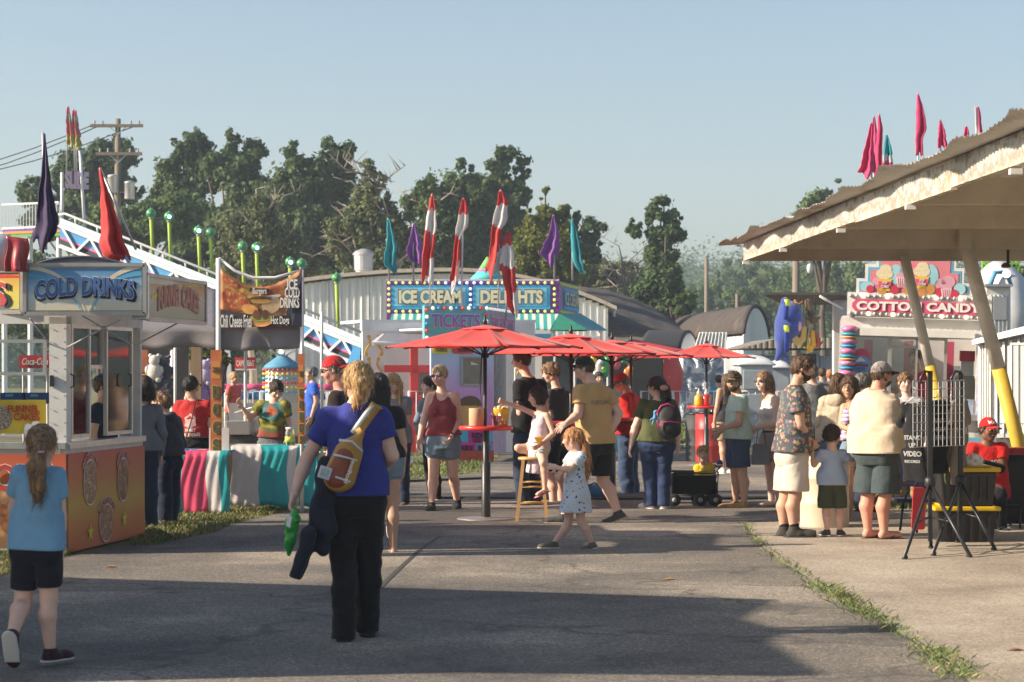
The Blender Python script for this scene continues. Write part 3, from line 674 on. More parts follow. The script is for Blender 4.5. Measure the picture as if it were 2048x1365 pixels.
def m_concrete():
 def f(nt,L,b):
  c=coord(nt,L,'Object')
  a=_n(nt,'ShaderNodeTexNoise');a.inputs['Scale'].default_value=.8;a.inputs['Detail'].default_value=9;a.inputs['Roughness'].default_value=.65;L(c,a.inputs[0])
  r1=ramp(nt,[(.32,(.25,.21,.165)),(.5,(.36,.31,.245)),(.68,(.46,.41,.33))]);L(a.outputs['Fac'],r1.inputs[0])
  v=_n(nt,'ShaderNodeTexVoronoi');v.inputs['Scale'].default_value=75;L(c,v.inputs[0]);hs=_n(nt,'ShaderNodeSeparateColor');L(v.outputs['Color'],hs.inputs[0])
  r2=ramp(nt,[(0,(.62,.61,.6)),(.5,(.97,.96,.95)),(1,(1.3,1.28,1.25))]);L(hs.outputs[0],r2.inputs[0])
  mx=_n(nt,'ShaderNodeMix',data_type='RGBA',blend_type='MULTIPLY');mx.inputs['Factor'].default_value=1;L(r1.outputs[0],mx.inputs[6]);L(r2.outputs[0],mx.inputs[7])
  bp=_n(nt,'ShaderNodeBump');bp.inputs['Strength'].default_value=.35;bp.inputs['Distance'].default_value=.01;L(hs.outputs[0],bp.inputs['Height']);L(bp.outputs[0],b.inputs['Normal'])
  return mx.outputs[2]
 return mat_nodes('concrete_rough',f,.92)
def m_turf():
 def f(nt,L,b):
  a=_n(nt,'ShaderNodeTexNoise');a.inputs['Scale'].default_value=1.6;a.inputs['Detail'].default_value=9;a.inputs['Roughness'].default_value=.7;L(coord(nt,L,'Object'),a.inputs[0])
  r1=ramp(nt,[(.3,(.055,.065,.018)),(.48,(.10,.105,.03)),(.62,(.19,.15,.055)),(.8,(.24,.19,.09))]);L(a.outputs['Fac'],r1.inputs[0]);return r1.outputs[0]
 return mat_nodes('turf_dry',f,.95)
M_asph,M_conc,M_turf=m_asphalt(),m_concrete(),m_turf()
def flat(name,pts,z,m,sub=False):
 me=bpy.data.meshes.new(name);bm=bmesh.new();vs=[bm.verts.new((p[0],p[1],z)) for p in pts];f=bm.faces.new(vs);
 if f.normal.z<0: f.normal_flip()
 bmesh.ops.triangulate(bm,faces=[f]);bm.to_mesh(me);bm.free();me.materials.append(m)
 for p in me.polygons: pass
 o=bpy.data.objects.new(name,me);C.objects.link(o);tag(o,None,None,kind='structure');return o
flat('ground',[(-900,-60),(900,-60),(900,1100),(-900,1100)],0,M_turf)
gp=lambda l: [tuple(G(*q))[:2] for q in l]
# asphalt lane (photo outline carried onto the ground)
lane=[(-30,6),(12,6)]+[(12,30),(14,44)]+gp([(1500,905),(1200,893),(1010,905),(960,946),(880,955),(790,962),(700,985),(620,1003),(585,1020),(520,1036),(470,1048),(430,1066),(370,1078),(300,1092),(272,1090),(215,1098),(60,1128),(30,1148),(-60,1160)])+[(-30,17.5)]
flat('road',lane,.004,M_asph)
pad=gp([(1492,1048),(1505,1075),(1530,1100),(1560,1125),(1600,1148),(1632,1170),(1700,1210),(1760,1245),(1800,1270),(1850,1300),(1900,1335),(1935,1365),(1990,1420)])+[(3.3,7),(12,7),(12,23.5),(5,23.3)]+gp([(1560,1046)])
flat('concrete_pad',pad,.012,M_conc)
flat('road_crack',gp([(748,1182),(760,1182),(800,1142),(845,1100),(884,1074),(878,1074),(838,1099),(792,1140)]),.0075,mat('tar',(.06,.055,.05),rough=.8))
flat('far_road',[(-3,44),(12,44),(30,60),(30,68),(-20,68),(-20,60)],.006,M_asph)
# grass blades (stuff)
M_blade=mat_nodes('grass_blade',lambda nt,L,b: (lambda r: (L(_n(nt,'ShaderNodeNewGeometry').outputs['Random Per Island'],r.inputs[0]),r.outputs[0])[1])(ramp(nt,[(0,(.05,.09,.02)),(.45,(.11,.15,.035)),(.75,(.24,.21,.07)),(1,(.34,.27,.13))])),.7)
M_bladeg=mat_nodes('grass_blade_green',lambda nt,L,b: (lambda r: (L(_n(nt,'ShaderNodeNewGeometry').outputs['Random Per Island'],r.inputs[0]),r.outputs[0])[1])(ramp(nt,[(0,(.05,.11,.02)),(.6,(.13,.20,.04)),(.85,(.22,.22,.07)),(1,(.38,.28,.14))])),.7)
def blades(name,label,P2,hgt,wid,m,z0=.004,lean=.5):
 n=len(P2);P2=np.asarray(P2);a=rng.uniform(0,2*PI,n);h=hgt*rng.uniform(.5,1.3,n);d=np.stack([np.cos(a),np.sin(a)],1);t=rng.normal(0,lean,(n,2))*h[:,None]
 b0=np.column_stack([P2-d*wid/2,np.full(n,z0)]);b1=np.column_stack([P2+d*wid/2,np.full(n,z0)]);m0=np.column_stack([P2+t*.4,z0+h*.6]);tp=np.column_stack([P2+t,z0+h])
 V=np.stack([b0,b1,m0+np.column_stack([d*wid*.3,np.zeros(n)]),tp],1).reshape(-1,3);i=np.arange(n)*4;F=np.stack([i,i+1,i+2,i+3],1)
 o=mk(name,V,F,m,None);tag(o,label,'grass',kind='stuff');return o
def inpoly(poly,n):
 poly=np.array(poly);lo=poly.min(0);hi=poly.max(0);out=[]
 while sum(map(len,out))<n:
  p=rng.uniform(lo,hi,(n*2,2));c=np.zeros(len(p),bool);j=len(poly)-1
  for i in range(len(poly)):
   xi,yi=poly[i];xj,yj=poly[j];q=((yi>p[:,1]) !=(yj>p[:,1])) & (p[:,0]<(xj-xi)*(p[:,1]-yi)/(yj-yi+1e-12)+xi);c ^=q;j=i
  out.append(p[c])
 return np.concatenate(out)[:n]
blades('grass','short dry lawn in front of the striped stall tables',inpoly(gp([(262,1096),(300,1092),(370,1078),(430,1066),(470,1048),(520,1036),(585,1020),(620,1003),(600,985),(300,985),(250,1000)]),26000),.045,.008,M_blade)
blades('grass','sunlit lawn strip behind the walking woman and the umbrella table',inpoly(gp([(620,1003),(700,985),(790,962),(880,955),(960,946),(1010,905),(1200,893),(900,860),(600,880)]),30000),.06,.012,M_bladeg)
blades('grass','lawn in front of the white barricades on the right',inpoly(gp([(1200,893),(1500,905),(1760,905),(1760,850),(1200,842)]),30000),.08,.018,M_bladeg)
blades('grass','grass tuft patch at the corner of the concession stand',inpoly(gp([(-40,1158),(30,1148),(60,1128),(140,1112),(140,1104),(-40,1104)]),6000),.05,.008,M_blade)
ed=[(1492,1050),(1505,1075),(1530,1100),(1560,1125),(1600,1148),(1632,1170),(1700,1210),(1760,1245),(1800,1270),(1850,1300),(1900,1335),(1935,1365)]
pp=[]
for i in range(len(ed)-1):
 a,b=G(*ed[i]),G(*ed[i+1]);dens=(.2,.3,.25,.4,.2,1.7,1.5,.9,.25,1.9,1.8)[i]
 n=int(420*dens*(b-a).length);t=rng.uniform(0,1,n);cl=np.sin(t*23+i*2)*.3+np.sin(t*61+i)*.3+.4
 q=np.outer(1-t,tuple(a)[:2])+np.outer(t,tuple(b)[:2])+rng.normal(0,.035+.045*min(1,dens/3),(n,2))*(.5+cl[:,None]);pp.append(q[cl>.25 if dens<1 else cl>.34])
blades('grass','ragged weeds growing along the edge of the concrete pad',np.concatenate(pp),.034,.0045,M_bladeg,.012,.8)
blades('grass','lawn behind the stack of bins under the shed',inpoly(gp([(1690,1020),(1860,1020),(1860,930),(1690,930)]),9000),.06,.012,M_bladeg)
# far wooded hills
def leafmat(name,c0,c1,c2):
 def f(nt,L,b):
  g=_n(nt,'ShaderNodeNewGeometry');r=ramp(nt,[(0,c0),(.5,c1),(1,c2)])
  ns=_n(nt,'ShaderNodeTexNoise');ns.inputs['Scale'].default_value=.55;ns.inputs['Detail'].default_value=3;L(coord(nt,L,'Object'),ns.inputs[0])
  ad=_n(nt,'ShaderNodeMath',operation='MULTIPLY_ADD');L(ns.outputs['Fac'],ad.inputs[0]);ad.inputs[1].default_value=1.6;ad.inputs[2].default_value=-.55
  a2=_n(nt,'ShaderNodeMath',operation='MULTIPLY_ADD');L(g.outputs['Random Per Island'],a2.inputs[0]);a2.inputs[1].default_value=.5;L(ad.outputs[0],a2.inputs[2]);L(a2.outputs[0],r.inputs[0])
  L(r.outputs[0],b.inputs['Base Color']);b.inputs['Specular IOR Level'].default_value=.25
  tr=_n(nt,'ShaderNodeBsdfTranslucent');L(r.outputs[0],tr.inputs[0]);mx=_n(nt,'ShaderNodeMixShader');mx.inputs[0].default_value=.4;L(b.outputs[0],mx.inputs[1]);L(tr.outputs[0],mx.inputs[2]);L(mx.outputs[0],nt.nodes['Material Output'].inputs[0]);return None
 return mat_nodes(name,f,.6)
LF_dark=leafmat('leaf_dark',(.034,.072,.028),(.085,.140,.052),(.17,.225,.085))
LF_mid=leafmat('leaf_mid',(.050,.095,.030),(.105,.165,.052),(.20,.26,.09))
LF_yel=leafmat('leaf_yellow',(.07,.095,.018),(.13,.155,.03),(.21,.22,.05))
LF_olive=leafmat('leaf_olive',(.075,.10,.042),(.14,.17,.07),(.23,.245,.12))
def bark(n,c): return mat('bark_'+n,c,rough=.9,var=.3,vs=8,bump=.6,bs=20,stretch=(1,1,.2))
BK=bark('brown',(.10,.075,.055));BKG=bark('grey',(.26,.225,.19))
def leaves(cen,rad,n,size,fly=.42):
 """n small leaf faces through ellipsoids cen[k], rad[k]"""
 cen=np.array(cen,float);rad=np.array(rad,float);vol=rad.prod(1)**(.7);k=rng.choice(len(cen),n,p=vol/vol.sum())
 u=rng.normal(size=(n,3));u/=np.linalg.norm(u,axis=1)[:,None];r=rng.uniform(0,1,n)**(.42);fl_=rng.uniform(0,1,n)<fly;r=np.where(fl_,r*rng.uniform(1,1.75,n),r)
 c=cen[k]+u*r[:,None]*rad[k]*(1+.16*rng.normal(size=(n,1)))
 nn=u*1.0+rng.normal(size=(n,3))*.5+np.array((0,0,.25));nn/=np.linalg.norm(nn,axis=1)[:,None];t=np.cross(nn,rng.normal(size=(n,3)));t/=np.linalg.norm(t,axis=1)[:,None];b=np.cross(nn,t)
 s=size*rng.uniform(.5,1.35,(n,1));V=np.stack([c-t*s*.5,c-b*s*.32,c+t*s*.5,c+b*s*.32],1).reshape(-1,3);i=np.arange(n)*4
 return V,np.stack([i,i+1,i+2,i+3],1)
hp=MB()
def hill_z(x,y):
 return max(0,(y-190)/260)**1.1*11*(.75+.25*math.sin(x*.012+1)+.18*math.sin(x*.03)+.08*math.sin(x*.071)+(x/260 if x>0 else 0)*.32)
hp.grid(lambda u,v: (-420+960*u,185+430*v,hill_z(-420+960*u,185+430*v)-.5),60,40)
tag(hp.build('hills',LF_dark and mat('hill_soil',(.03,.045,.015)),None,True),None,None,kind='structure')
cen=[];rad=[]
for k in range(1500):
 y=195+rng.uniform()**1.3*360;x=rng.uniform(-.27*y-10,.30*y+10);s=rng.uniform(2.6,5.2)*(1+(y-195)/700);cen.append((x,y,hill_z(x,y)+s*.8));rad.append((s*.9,s*.9,s*1.15))
V,F=leaves(cen,rad,200000,.85,.05);o=mk('forest',V,F,LF_dark,None);tag(o,'far hazy wooded hillside behind the fairground','forest',kind='stuff')
# trees one can tell apart
def tree(px,py,Y,label,clumps,m,n,leaf=.3,trunk=.3,bm=None,group='trees behind the fairground',limbs=10,spread=None,bare=0,name='tree',extra=None):
 """clumps: (px,py,rx_px,ry_px) crown lobes as seen, given depth"""
 base=Vector((PX(px,Y),Y,0));root=thing(name,label,'tree',base,0,group);s=Y/FPX
 r_=random.Random(int(px*7+py));cen=[];rad=[]
 for (cx,cy,rx,ry) in clumps:
  c0=P(cx,cy,Y);n_=max(3,int(rx*ry/65))
  for i in range(n_):
   a=r_.uniform(0,2*PI);q=r_.uniform(0,1)**.5;z_=q*math.sin(a);x_=q*math.cos(a);d_=r_.uniform(-1,1)*(1-q*.6)
   cen.append((c0.x+x_*rx*s*.86,Y+d_*rx*s*.9,max(.6,c0.z+z_*ry*s*.86)));e=r_.uniform(.12,.30);q_=min(rx,ry)*s*e;rad.append((q_*r_.uniform(.8,1.7),q_*1.2,q_*r_.uniform(.7,1.6)))
 mb=MB();top=min(c[1] for c in clumps)+15;tz=PZ(top,Y)*.62
 pts=[base+Vector((math.sin(i*1.3)*.12*i/4,0,tz*i/6)) for i in range(7)];mb.tube(pts,[trunk*(1-.12*i) for i in range(7)],8)
 mb.build('trunk',bm or BK,root,True,world=True)
 idx=list(range(len(cen)));r_.shuffle(idx)
 for k in range(min(limbs,len(idx))):
  c=Vector(cen[idx[k]]);a=base+Vector((0,0,max(.5,min(tz*.9,c.z*.55))));m_=a.lerp(c,.5)+Vector((0,0,-.25));mb=MB()
  mb.tube([a,m_,c],[trunk*.42,trunk*.26,.03],6);
  for j in range(bare):
   st=m_.lerp(c,r_.uniform(.3,1));e=st+Vector((r_.uniform(-1.5,1.5),r_.uniform(-1,1),r_.uniform(-.2,1.6)));k1=st.lerp(e,.5)+Vector((r_.uniform(-.3,.3),0,r_.uniform(-.1,.4)));mb.tube([st,k1,e],[.055,.035,.010],5)
   for _ in range(3): g_=k1.lerp(e,r_.random());mb.tube([g_,g_+Vector((r_.uniform(-.6,.6),r_.uniform(-.4,.4),r_.uniform(-.1,.7)))],[.025,.006],4)
  mb.build('limb',bm or BK,root,True,world=True)
 if n:
  V,F=leaves(cen,rad,int(n*1.9),leaf*.72);mk('crown',V,F,m,root)
 return root
T_=100.
tree(205,430,112,'dark tree behind the utility pole and the slide sign',[(225,310,52,42),(160,345,50,45),(250,380,40,35),(80,385,50,35),(190,400,70,40),(120,440,80,40)],LF_dark,16000,.36)
tree(235,500,96,'light green willow bush behind the blue slide',[(230,460,60,45),(300,450,70,50),(170,470,50,40),(360,430,50,50)],LF_mid,12000,.30)
tree(385,430,104,'tall leafy poplar, leftmost of the big tree row',[(380,300,42,40),(345,370,42,45),(410,350,40,50),(370,440,60,55),(320,400,30,30),(395,500,70,50)],LF_dark,20000,.34)
tree(460,430,103,'tallest dark tree of the row, rising to a point',[(460,285,20,30),(475,330,45,42),(510,310,28,35),(440,340,36,40),(500,390,60,50),(470,460,60,60),(540,430,40,50)],LF_dark,22000,.34)
tree(585,430,101,'round topped leafy tree left of the dead branches',[(585,320,28,38),(610,360,45,50),(570,400,50,50),(600,460,60,55),(560,500,50,50)],LF_dark,18000,.34)
tree(670,430,102,'broad dark tree with two rounded tops',[(660,300,26,26),(690,310,30,32),(665,350,48,45),(640,410,50,50),(690,420,45,50),(660,490,60,60)],LF_dark,19000,.34)
tree(505,560,88,'olive scrubby tree with bare twigs behind the food banner',[(500,470,60,65),(470,520,50,40),(550,500,55,60),(590,540,50,40),(520,430,40,35)],LF_olive,15000,.24,.2,BKG,limbs=12,bare=2)
tree(752,560,86,'half dead tree with pale forked bare limbs',[(745,420,40,75),(700,470,45,60),(790,460,40,60),(740,520,60,45),(745,350,26,30)],LF_olive,14000,.24,.26,BKG,limbs=14,bare=3)
tree(855,560,92,'thin tree with silvery dead branches beside the red flags',[(850,400,45,45),(880,450,50,55),(830,500,55,50),(880,520,50,40)],LF_dark,12000,.28,.2,BKG,limbs=14,bare=3)
tree(930,430,104,'dark full tree behind the red and white flags',[(930,350,30,28),(900,400,45,50),(945,400,45,50),(920,470,60,60),(960,500,50,50)],LF_dark,18000,.34)
tree(1005,430,106,'tall dark tree at the right end of the row',[(1010,325,36,30),(1040,340,24,24),(985,370,42,42),(1035,400,32,45),(1000,440,50,50),(1010,500,50,50)],LF_dark,18000,.34)
tree(1092,560,84,'bright yellow green tree above the ice cream sign',[(1095,400,16,28),(1080,440,34,34),(1115,440,24,34),(1060,470,32,40),(1095,490,48,45),(1075,540,50,35),(1130,540,30,30)],LF_yel,20000,.24,.22)
tree(1150,560,97,'dark tree leaning right beyond the yellow green one',[(1140,430,22,26),(1165,465,32,30),(1195,462,20,16),(1200,480,14,18),(1160,520,36,40),(1120,500,40,60)],LF_dark,12000,.30)
tree(1225,600,112,'low olive scrub tree above the dark barn roof',[(1215,545,45,28),(1180,550,40,30),(1255,560,45,32),(1300,600,40,24),(1220,590,60,25)],LF_olive,12000,.30)
tree(1262,600,108,'leafless grey sapling in front of the scrub',[(1258,560,26,40)],LF_olive,300,.2,.1,BKG,limbs=10,bare=3)
tree(1328,620,92,'lone tall dark tree with two top lobes right of the barns',[(1325,420,28,26),(1300,430,24,20),(1268,445,16,12),(1278,465,22,24),(1360,438,22,14),(1335,465,36,34),(1325,510,32,36),(1325,560,48,42),(1350,600,44,40),(1300,600,38,40)],LF_dark,24000,.28,.3)
tree(1360,620,88,'small light green bush at the foot of the lone tree',[(1365,610,22,26),(1340,590,14,26)],LF_mid,3500,.22,.12)
tree(1648,470,120,'distant treetop showing above the shed roof',[(1648,378,24,14),(1680,372,20,12),(1650,420,50,40),(1620,470,60,50)],LF_mid,10000,.36)
for i,(x,y_,rx,ry,Y,lb) in enumerate([(1480,545,60,26,240,'far rounded tree left of the wooden light pole'),(1560,560,60,34,215,'far broad tree beneath the shed roof'),(1620,570,60,50,190,'pale green roadside tree beyond the prize awning'),(1690,560,50,40,180,'large tree beyond the candy stand'),(2035,590,40,70,70,'dark tree at the right edge of the picture'),(1420,590,50,24,200,'low green tree right of the lone dark tree'),(1500,600,60,26,175,'light green scrub tree behind the arched shed')]):
 tree(x,620,Y,lb,[(x,y_,rx,ry),(x-20,y_+30,rx,ry*.8),(x+25,y_+45,rx,ry)],LF_mid,9000,.5 if Y>150 else .22,.3,group='far trees by the hillside',limbs=5)
# willow hanging at the tent
tree(430,740,44,'drooping willow branches hanging behind the grey tent',[(400,712,22,20),(435,715,28,18),(425,690,40,14),(455,725,12,16)],LF_yel,7000,.10,.12,group=None,limbs=8)
for i,(x,y_,rx,ry,Y,lb) in enumerate([(60,560,80,60,100,'low thicket at the far left behind the slide tower'),(200,580,80,60,98,'thicket under the utility pole'),(330,590,80,60,97,'thicket behind the middle of the slide'),(450,600,80,60,99,'thicket left of the white barn'),(560,600,60,50,96,'thicket hiding the left corner of the white barn'),(640,560,50,30,100,'undergrowth just above the left of the barn roof'),(820,545,70,30,104,'undergrowth above the middle of the barn roof'),(960,550,70,30,104,'undergrowth behind the barn and the red flags')]):
 tree(x,640,Y,lb,[(x,y_,rx,ry),(x-30,y_+50,rx,ry),(x+30,y_+60,rx,ry)],LF_mid if i % 2 else LF_dark,9000,.34,.15,group='undergrowth behind the fairground',limbs=4,name='shrub')
# ================================================================ BUILDINGS
M_white=mat('white_paint',(.70,.70,.68),rough=.55,var=.05,vs=2,dirt=.25,dirtcol=(.4,.36,.3));M_whitem=mat('white_metal',(.66,.68,.69),rough=.4,var=.05,dirt=.25,dirtcol=(.35,.33,.3))
M_alu=mat('aluminium',(.55,.55,.54),rough=.35,metal=.7,var=.08,dirt=.3);M_grey=mat('grey_paint',(.33,.35,.36),rough=.5,var=.06);M_steel=mat('galvanised',(.48,.49,.50),rough=.45,metal=.5,var=.1)
M_black=mat('black_plastic',(.018,.018,.02),rough=.5,var=.1);M_dark=mat('dark_interior',(.03,.03,.032),rough=.9);M_red=mat('red_paint',(.60,.035,.03),rough=.45,var=.06);M_dkroof=mat('asphalt_roof',(.055,.045,.040),rough=.9,var=.3,vs=3,dirt=.6,dirtcol=(.16,.13,.11))
M_wood=mat('pole_wood',(.20,.165,.125),rough=.9,var=.2,vs=10,stretch=(1,1,.1),bump=.4);M_glass=glass('window_glass');M_white_ink=mat('ink_white',(.78,.77,.72),var=.02);M_black_ink=mat('ink_black',(.012,.012,.014),var=.02)
def corr(name,base,sc=7.,axis='X'):
 def f(nt,L,b):
  wv=_n(nt,'ShaderNodeTexWave');wv.bands_direction=axis;wv.inputs['Scale'].default_value=sc;wv.inputs['Distortion'].default_value=0;L(coord(nt,L,'Object'),wv.inputs[0])
  r=ramp(nt,[(0,(0,0,0)),(.25,(1,1,1)),(.8,(1,1,1)),(1,(.2,.2,.2))]);L(wv.outputs['Fac'],r.inputs[0]);bp=_n(nt,'ShaderNodeBump');bp.inputs['Strength'].default_value=1;bp.inputs['Distance'].default_value=.04;L(r.outputs[0],bp.inputs['Height']);L(bp.outputs[0],b.inputs['Normal'])
  ns=_n(nt,'ShaderNodeTexNoise');ns.inputs['Scale'].default_value=1.2;ns.inputs['Detail'].default_value=6;L(coord(nt,L,'Object',(1,1,.25)),ns.inputs[0]);r2=ramp(nt,[(.3,tuple(v*.78 for v in base)),(.6,base),(.8,tuple(min(1,v*1.1) for v in base))]);L(ns.outputs['Fac'],r2.inputs[0]);return r2.outputs[0]
 return mat_nodes(name,f,.5)
M_corrw=corr('corrugated_white',(.78,.79,.76),.55);M_corrg=corr('corrugated_grey',(.42,.45,.48),1.2);M_corrb=corr('corrugated_brown',(.30,.26,.20),1.2)
def seg_wall(root,name,m,x0,x1,z0,z1f,y,th=.15,n=40,step=.25):
 """ribbed sheet wall: real ribs"""
 mb=MB();x=x0;i=0
 while x<x1-.01:
  xe=min(x1,x+step);z1=z1f((x+xe)/2) if callable(z1f) else z1f;mb.bx(x,xe-.05,y,y+th,z0,z1);mb.bx(xe-.05,xe,y-.03,y+th,z0,z1);x=xe
 return mb.build(name,m,root,world=True)
# big white arched barn
Y=78.;r0=thing('barn','long white metal barn with a shallow arched front behind the ice cream stand','barn',(PX(880,Y),Y,0))
x0,x1=PX(575,Y),PX(1216,Y)
arch=lambda x: PZ(541,Y)-((x-PX(905,Y))/(PX(1216,Y)-PX(905,Y)))**2*(PZ(541,Y)-PZ(610,Y)) if x>PX(905,Y) else PZ(541,Y)-((x-PX(905,Y))/(PX(575,Y)-PX(905,Y)))**2*(PZ(541,Y)-PZ(566,Y))
seg_wall(r0,'front_wall',M_corrw,x0,x1,0,lambda x: arch(x)-.12,Y,step=.24)
mb=MB();xs=np.linspace(x0-.3,x1+.3,41);mb.add([(x,Y-.25,arch(x)-.05) for x in xs]+[(x,Y-.25,arch(x)+.08) for x in xs]+[(x,Y+22,arch(x)+.08) for x in xs]+[(x,Y+22,arch(x)-.05) for x in xs],[(i+41*k,i+1+41*k,i+1+41*((k+1)%4),i+41*((k+1)%4)) for i in range(40) for k in range(4)])
mb.build('roof',mat('barn_roof_edge',(.52,.46,.38),rough=.7,dirt=.7,dirtcol=(.22,.14,.09)),r0,world=True)
mb=MB();mb.bx(x0,x0+.2,Y+.2,Y+22,0,arch(x0)-.2);mb.build('side_wall',M_corrw,r0,world=True);mb=MB();mb.bx(x1-.2,x1,Y+.2,Y+22,0,arch(x1)-.2);mb.build('side_wall',M_corrw,r0,world=True)
mb=MB();mb.bx(PX(555,Y),PX(592,Y),Y-.25,Y,PZ(722,Y),PZ(688,Y));mb.bx(PX(553,Y),PX(594,Y),Y-.35,Y,PZ(690,Y),PZ(684,Y));
mb.build('wall_box',M_whitem,r0,world=True)
t=thing('roof_vent','round galvanised ventilator on top of the white barn','vent',P(727,541,Y+4));mb=MB();c=P(727,541,Y+4)
mb.lathe([(.30,-.3),(.30,.0),(.34,.02),(.36,.55),(.40,.57),(.40,.62),(.30,.72),(.08,.80),(.001,.80)],c,20);mb.build('housing',M_steel,t,False,world=True);mb=MB();mb.lathe([(.305,-.02),(.345,.0),(.345,.05),(.305,.06)],c,20,cap=False);mb.build('collar',M_alu,t,True,world=True)
# dark roofed barn to the right
r0=thing('dark_roof_barn','low barn with a big dark curved roof right of the ice cream stand','barn',(PX(1290,82),82,0))
mb=MB()
def rf(u,v):
 a=P(1168+(1380-1168)*u,668,79+2*u);b=P(1150+(1388-1150)*u,575+(1-math.cos(u*1.5))*88+u*u*6,95-3*u);q=a.lerp(b,v);q.z=a.z+(b.z-a.z)*math.sin(v*PI/2)**.8;q.z+=.06*math.sin(u*30+v*9)*.3;return tuple(q)
mb.grid(rf,30,12);o=mb.build('roof',M_dkroof,r0,True,world=True);solid(o,.12,-1)
mb=MB()
for i in range(26):
 xa=PX(1168,79)+(PX(1366,81)-PX(1168,79))*i/26;xb=PX(1168,79)+(PX(1366,81)-PX(1168,79))*(i+1)/26;mb.bx(xa,xb-.03,79.3+2*i/26,79.5+2*i/26,0,PZ(672,79));mb.bx(xb-.03,xb,79.27+2*i/26,79.5+2*i/26,0,PZ(672,79))
mb.build('wall',M_white,r0,world=True)
mb=MB();mb.tube([P(1228,640,82),P(1228,618,82)],.06,10);mb.tube([P(1228,620,82),P(1228,616,82)],.08,10);mb.build('roof_pipe',M_white,r0,True,world=True)
# arched end shed
r0=thing('arched_shed','low barn with a rounded roof and a white arched end wall','shed',(PX(1440,72),72,0))
A=Vector((PX(1338,86),86,0));B=Vector((PX(1487,70),70,0));E=Vector((PX(1537,78),78,0));w_=(E-B);ln=(B-A)
ze=PZ(672,70);hz=PZ(617,74)-ze
mb=MB();f_=lambda u,v: tuple(A-ln*.0+ln*u*1.01-w_*.02+w_*1.04*v+Vector((0,0,ze+hz*math.sin(PI*v)**.62+.08)))
mb.grid(f_,20,18);o=mb.build('roof',M_dkroof,r0,True,world=True);solid(o,.1)
mb=MB();pl=[B+w_*v+Vector((0,0,ze+hz*math.sin(PI*v)**.62)) for v in np.linspace(0,1,19)];mb.prism([B,*pl,E],-ln.normalized()*.12);mb.build('end_wall',M_corrw,r0,world=True)
mb=MB()
for i in range(24): a=A+ln*i/24;b=A+ln*(i+1)/24;mb.hexa([a,b,b+w_*.02,a+w_*.02,a+Vector((0,0,ze)),b+Vector((0,0,ze)),b+w_*.02+Vector((0,0,ze)),a+w_*.02+Vector((0,0,ze))]);mb.bar(a-w_*.004,a-w_*.004+Vector((0,0,ze)),.05,.05)
mb.build('side_wall',M_white,r0,world=True)
# little quonset in front
r0=thing('quonset_hut','small hut with a dark curved roof and pale arched end','shed',(PX(1340,66),66,0));A=Vector((PX(1282,66),66,0));B=Vector((PX(1362,66),66,0));E=Vector((PX(1395,70),70,0));w_=E-B;ln=B-A;ze=PZ(700,66);hz=PZ(665,66)-ze
mb=MB();mb.grid(lambda u,v: tuple(A+ln*u-w_*.03+w_*1.06*v+Vector((0,0,ze+hz*math.sin(PI*v)**.7+.06))),12,14);o=mb.build('roof',mat('black_roof',(.03,.032,.038),rough=.8),r0,True,world=True);solid(o,.08)
mb=MB();mb.prism([B,*[B+w_*v+Vector((0,0,ze+hz*math.sin(PI*v)**.7)) for v in np.linspace(0,1,15)],E],-ln.normalized()*.1);mb.build('end_wall',M_whitem,r0,world=True);mb=MB();mb.hexa([A,B,B+w_*.03,A+w_*.03]+[q+Vector((0,0,ze)) for q in (A,B,B+w_*.03,A+w_*.03)]);mb.build('side_wall',M_white,r0,world=True)
# silvery crinkled backdrop
def fsil(nt,L,b):
 ns=_n(nt,'ShaderNodeTexNoise');ns.inputs['Scale'].default_value=4.2;ns.inputs['Detail'].default_value=3;ns.inputs['Distortion'].default_value=.6;L(coord(nt,L,'Object',(1,1,1)),ns.inputs[0])
 r=ramp(nt,[(.46,(.30,.34,.39)),(.52,(.42,.46,.5)),(.56,(.85,.87,.88))]);L(ns.outputs['Fac'],r.inputs[0]);b.inputs['Metallic'].default_value=.15;bp=_n(nt,'ShaderNodeBump');bp.inputs['Strength'].default_value=1;bp.inputs['Distance'].default_value=.12;L(ns.outputs['Fac'],bp.inputs['Height']);L(bp.outputs[0],b.inputs['Normal']);return r.outputs[0]
M_sil=mat_nodes('silver_tarp',fsil,.35)
mb=MB();mb.grid(lambda u,v: (PX(1345,60)+(PX(1492,60)-PX(1345,60))*u,60+.10*math.sin(u*31)*math.sin(v*9)+.3*u,.2+(PZ(715,60)-.2)*v),50,12);o=mb.build('silver_backdrop',M_sil,None,True);solid(o,.03);recentre(o);tag(o,'crinkled silver and white sheet hung behind the barricades','backdrop')
mb=MB();mb.add([P(1385,714,62),P(1450,714,62),P(1455,665,62),P(1400,665,62)],[(0,1,2,3)]);r0=thing('ribbed_tent','white ribbed tent end above the silver sheet','tent',(PX(1420,62),62,0));o=mb.build('roof_panel',M_corrw,r0,world=True);solid(o,.06)
mb=MB()
for i in range(9): a=P(1385+i*8,714,61.95);b=P(1400+i*6.6,665,61.95);mb.tube([a,b],.02,6)
mb.build('rib',M_white,r0,world=True)
for x in (1388,1448):
 mb=MB();mb.tube([Vector((PX(x,62),62.1,0)),P(x,714,62.1)],.03,8);mb.build('leg',M_steel,r0,world=True)
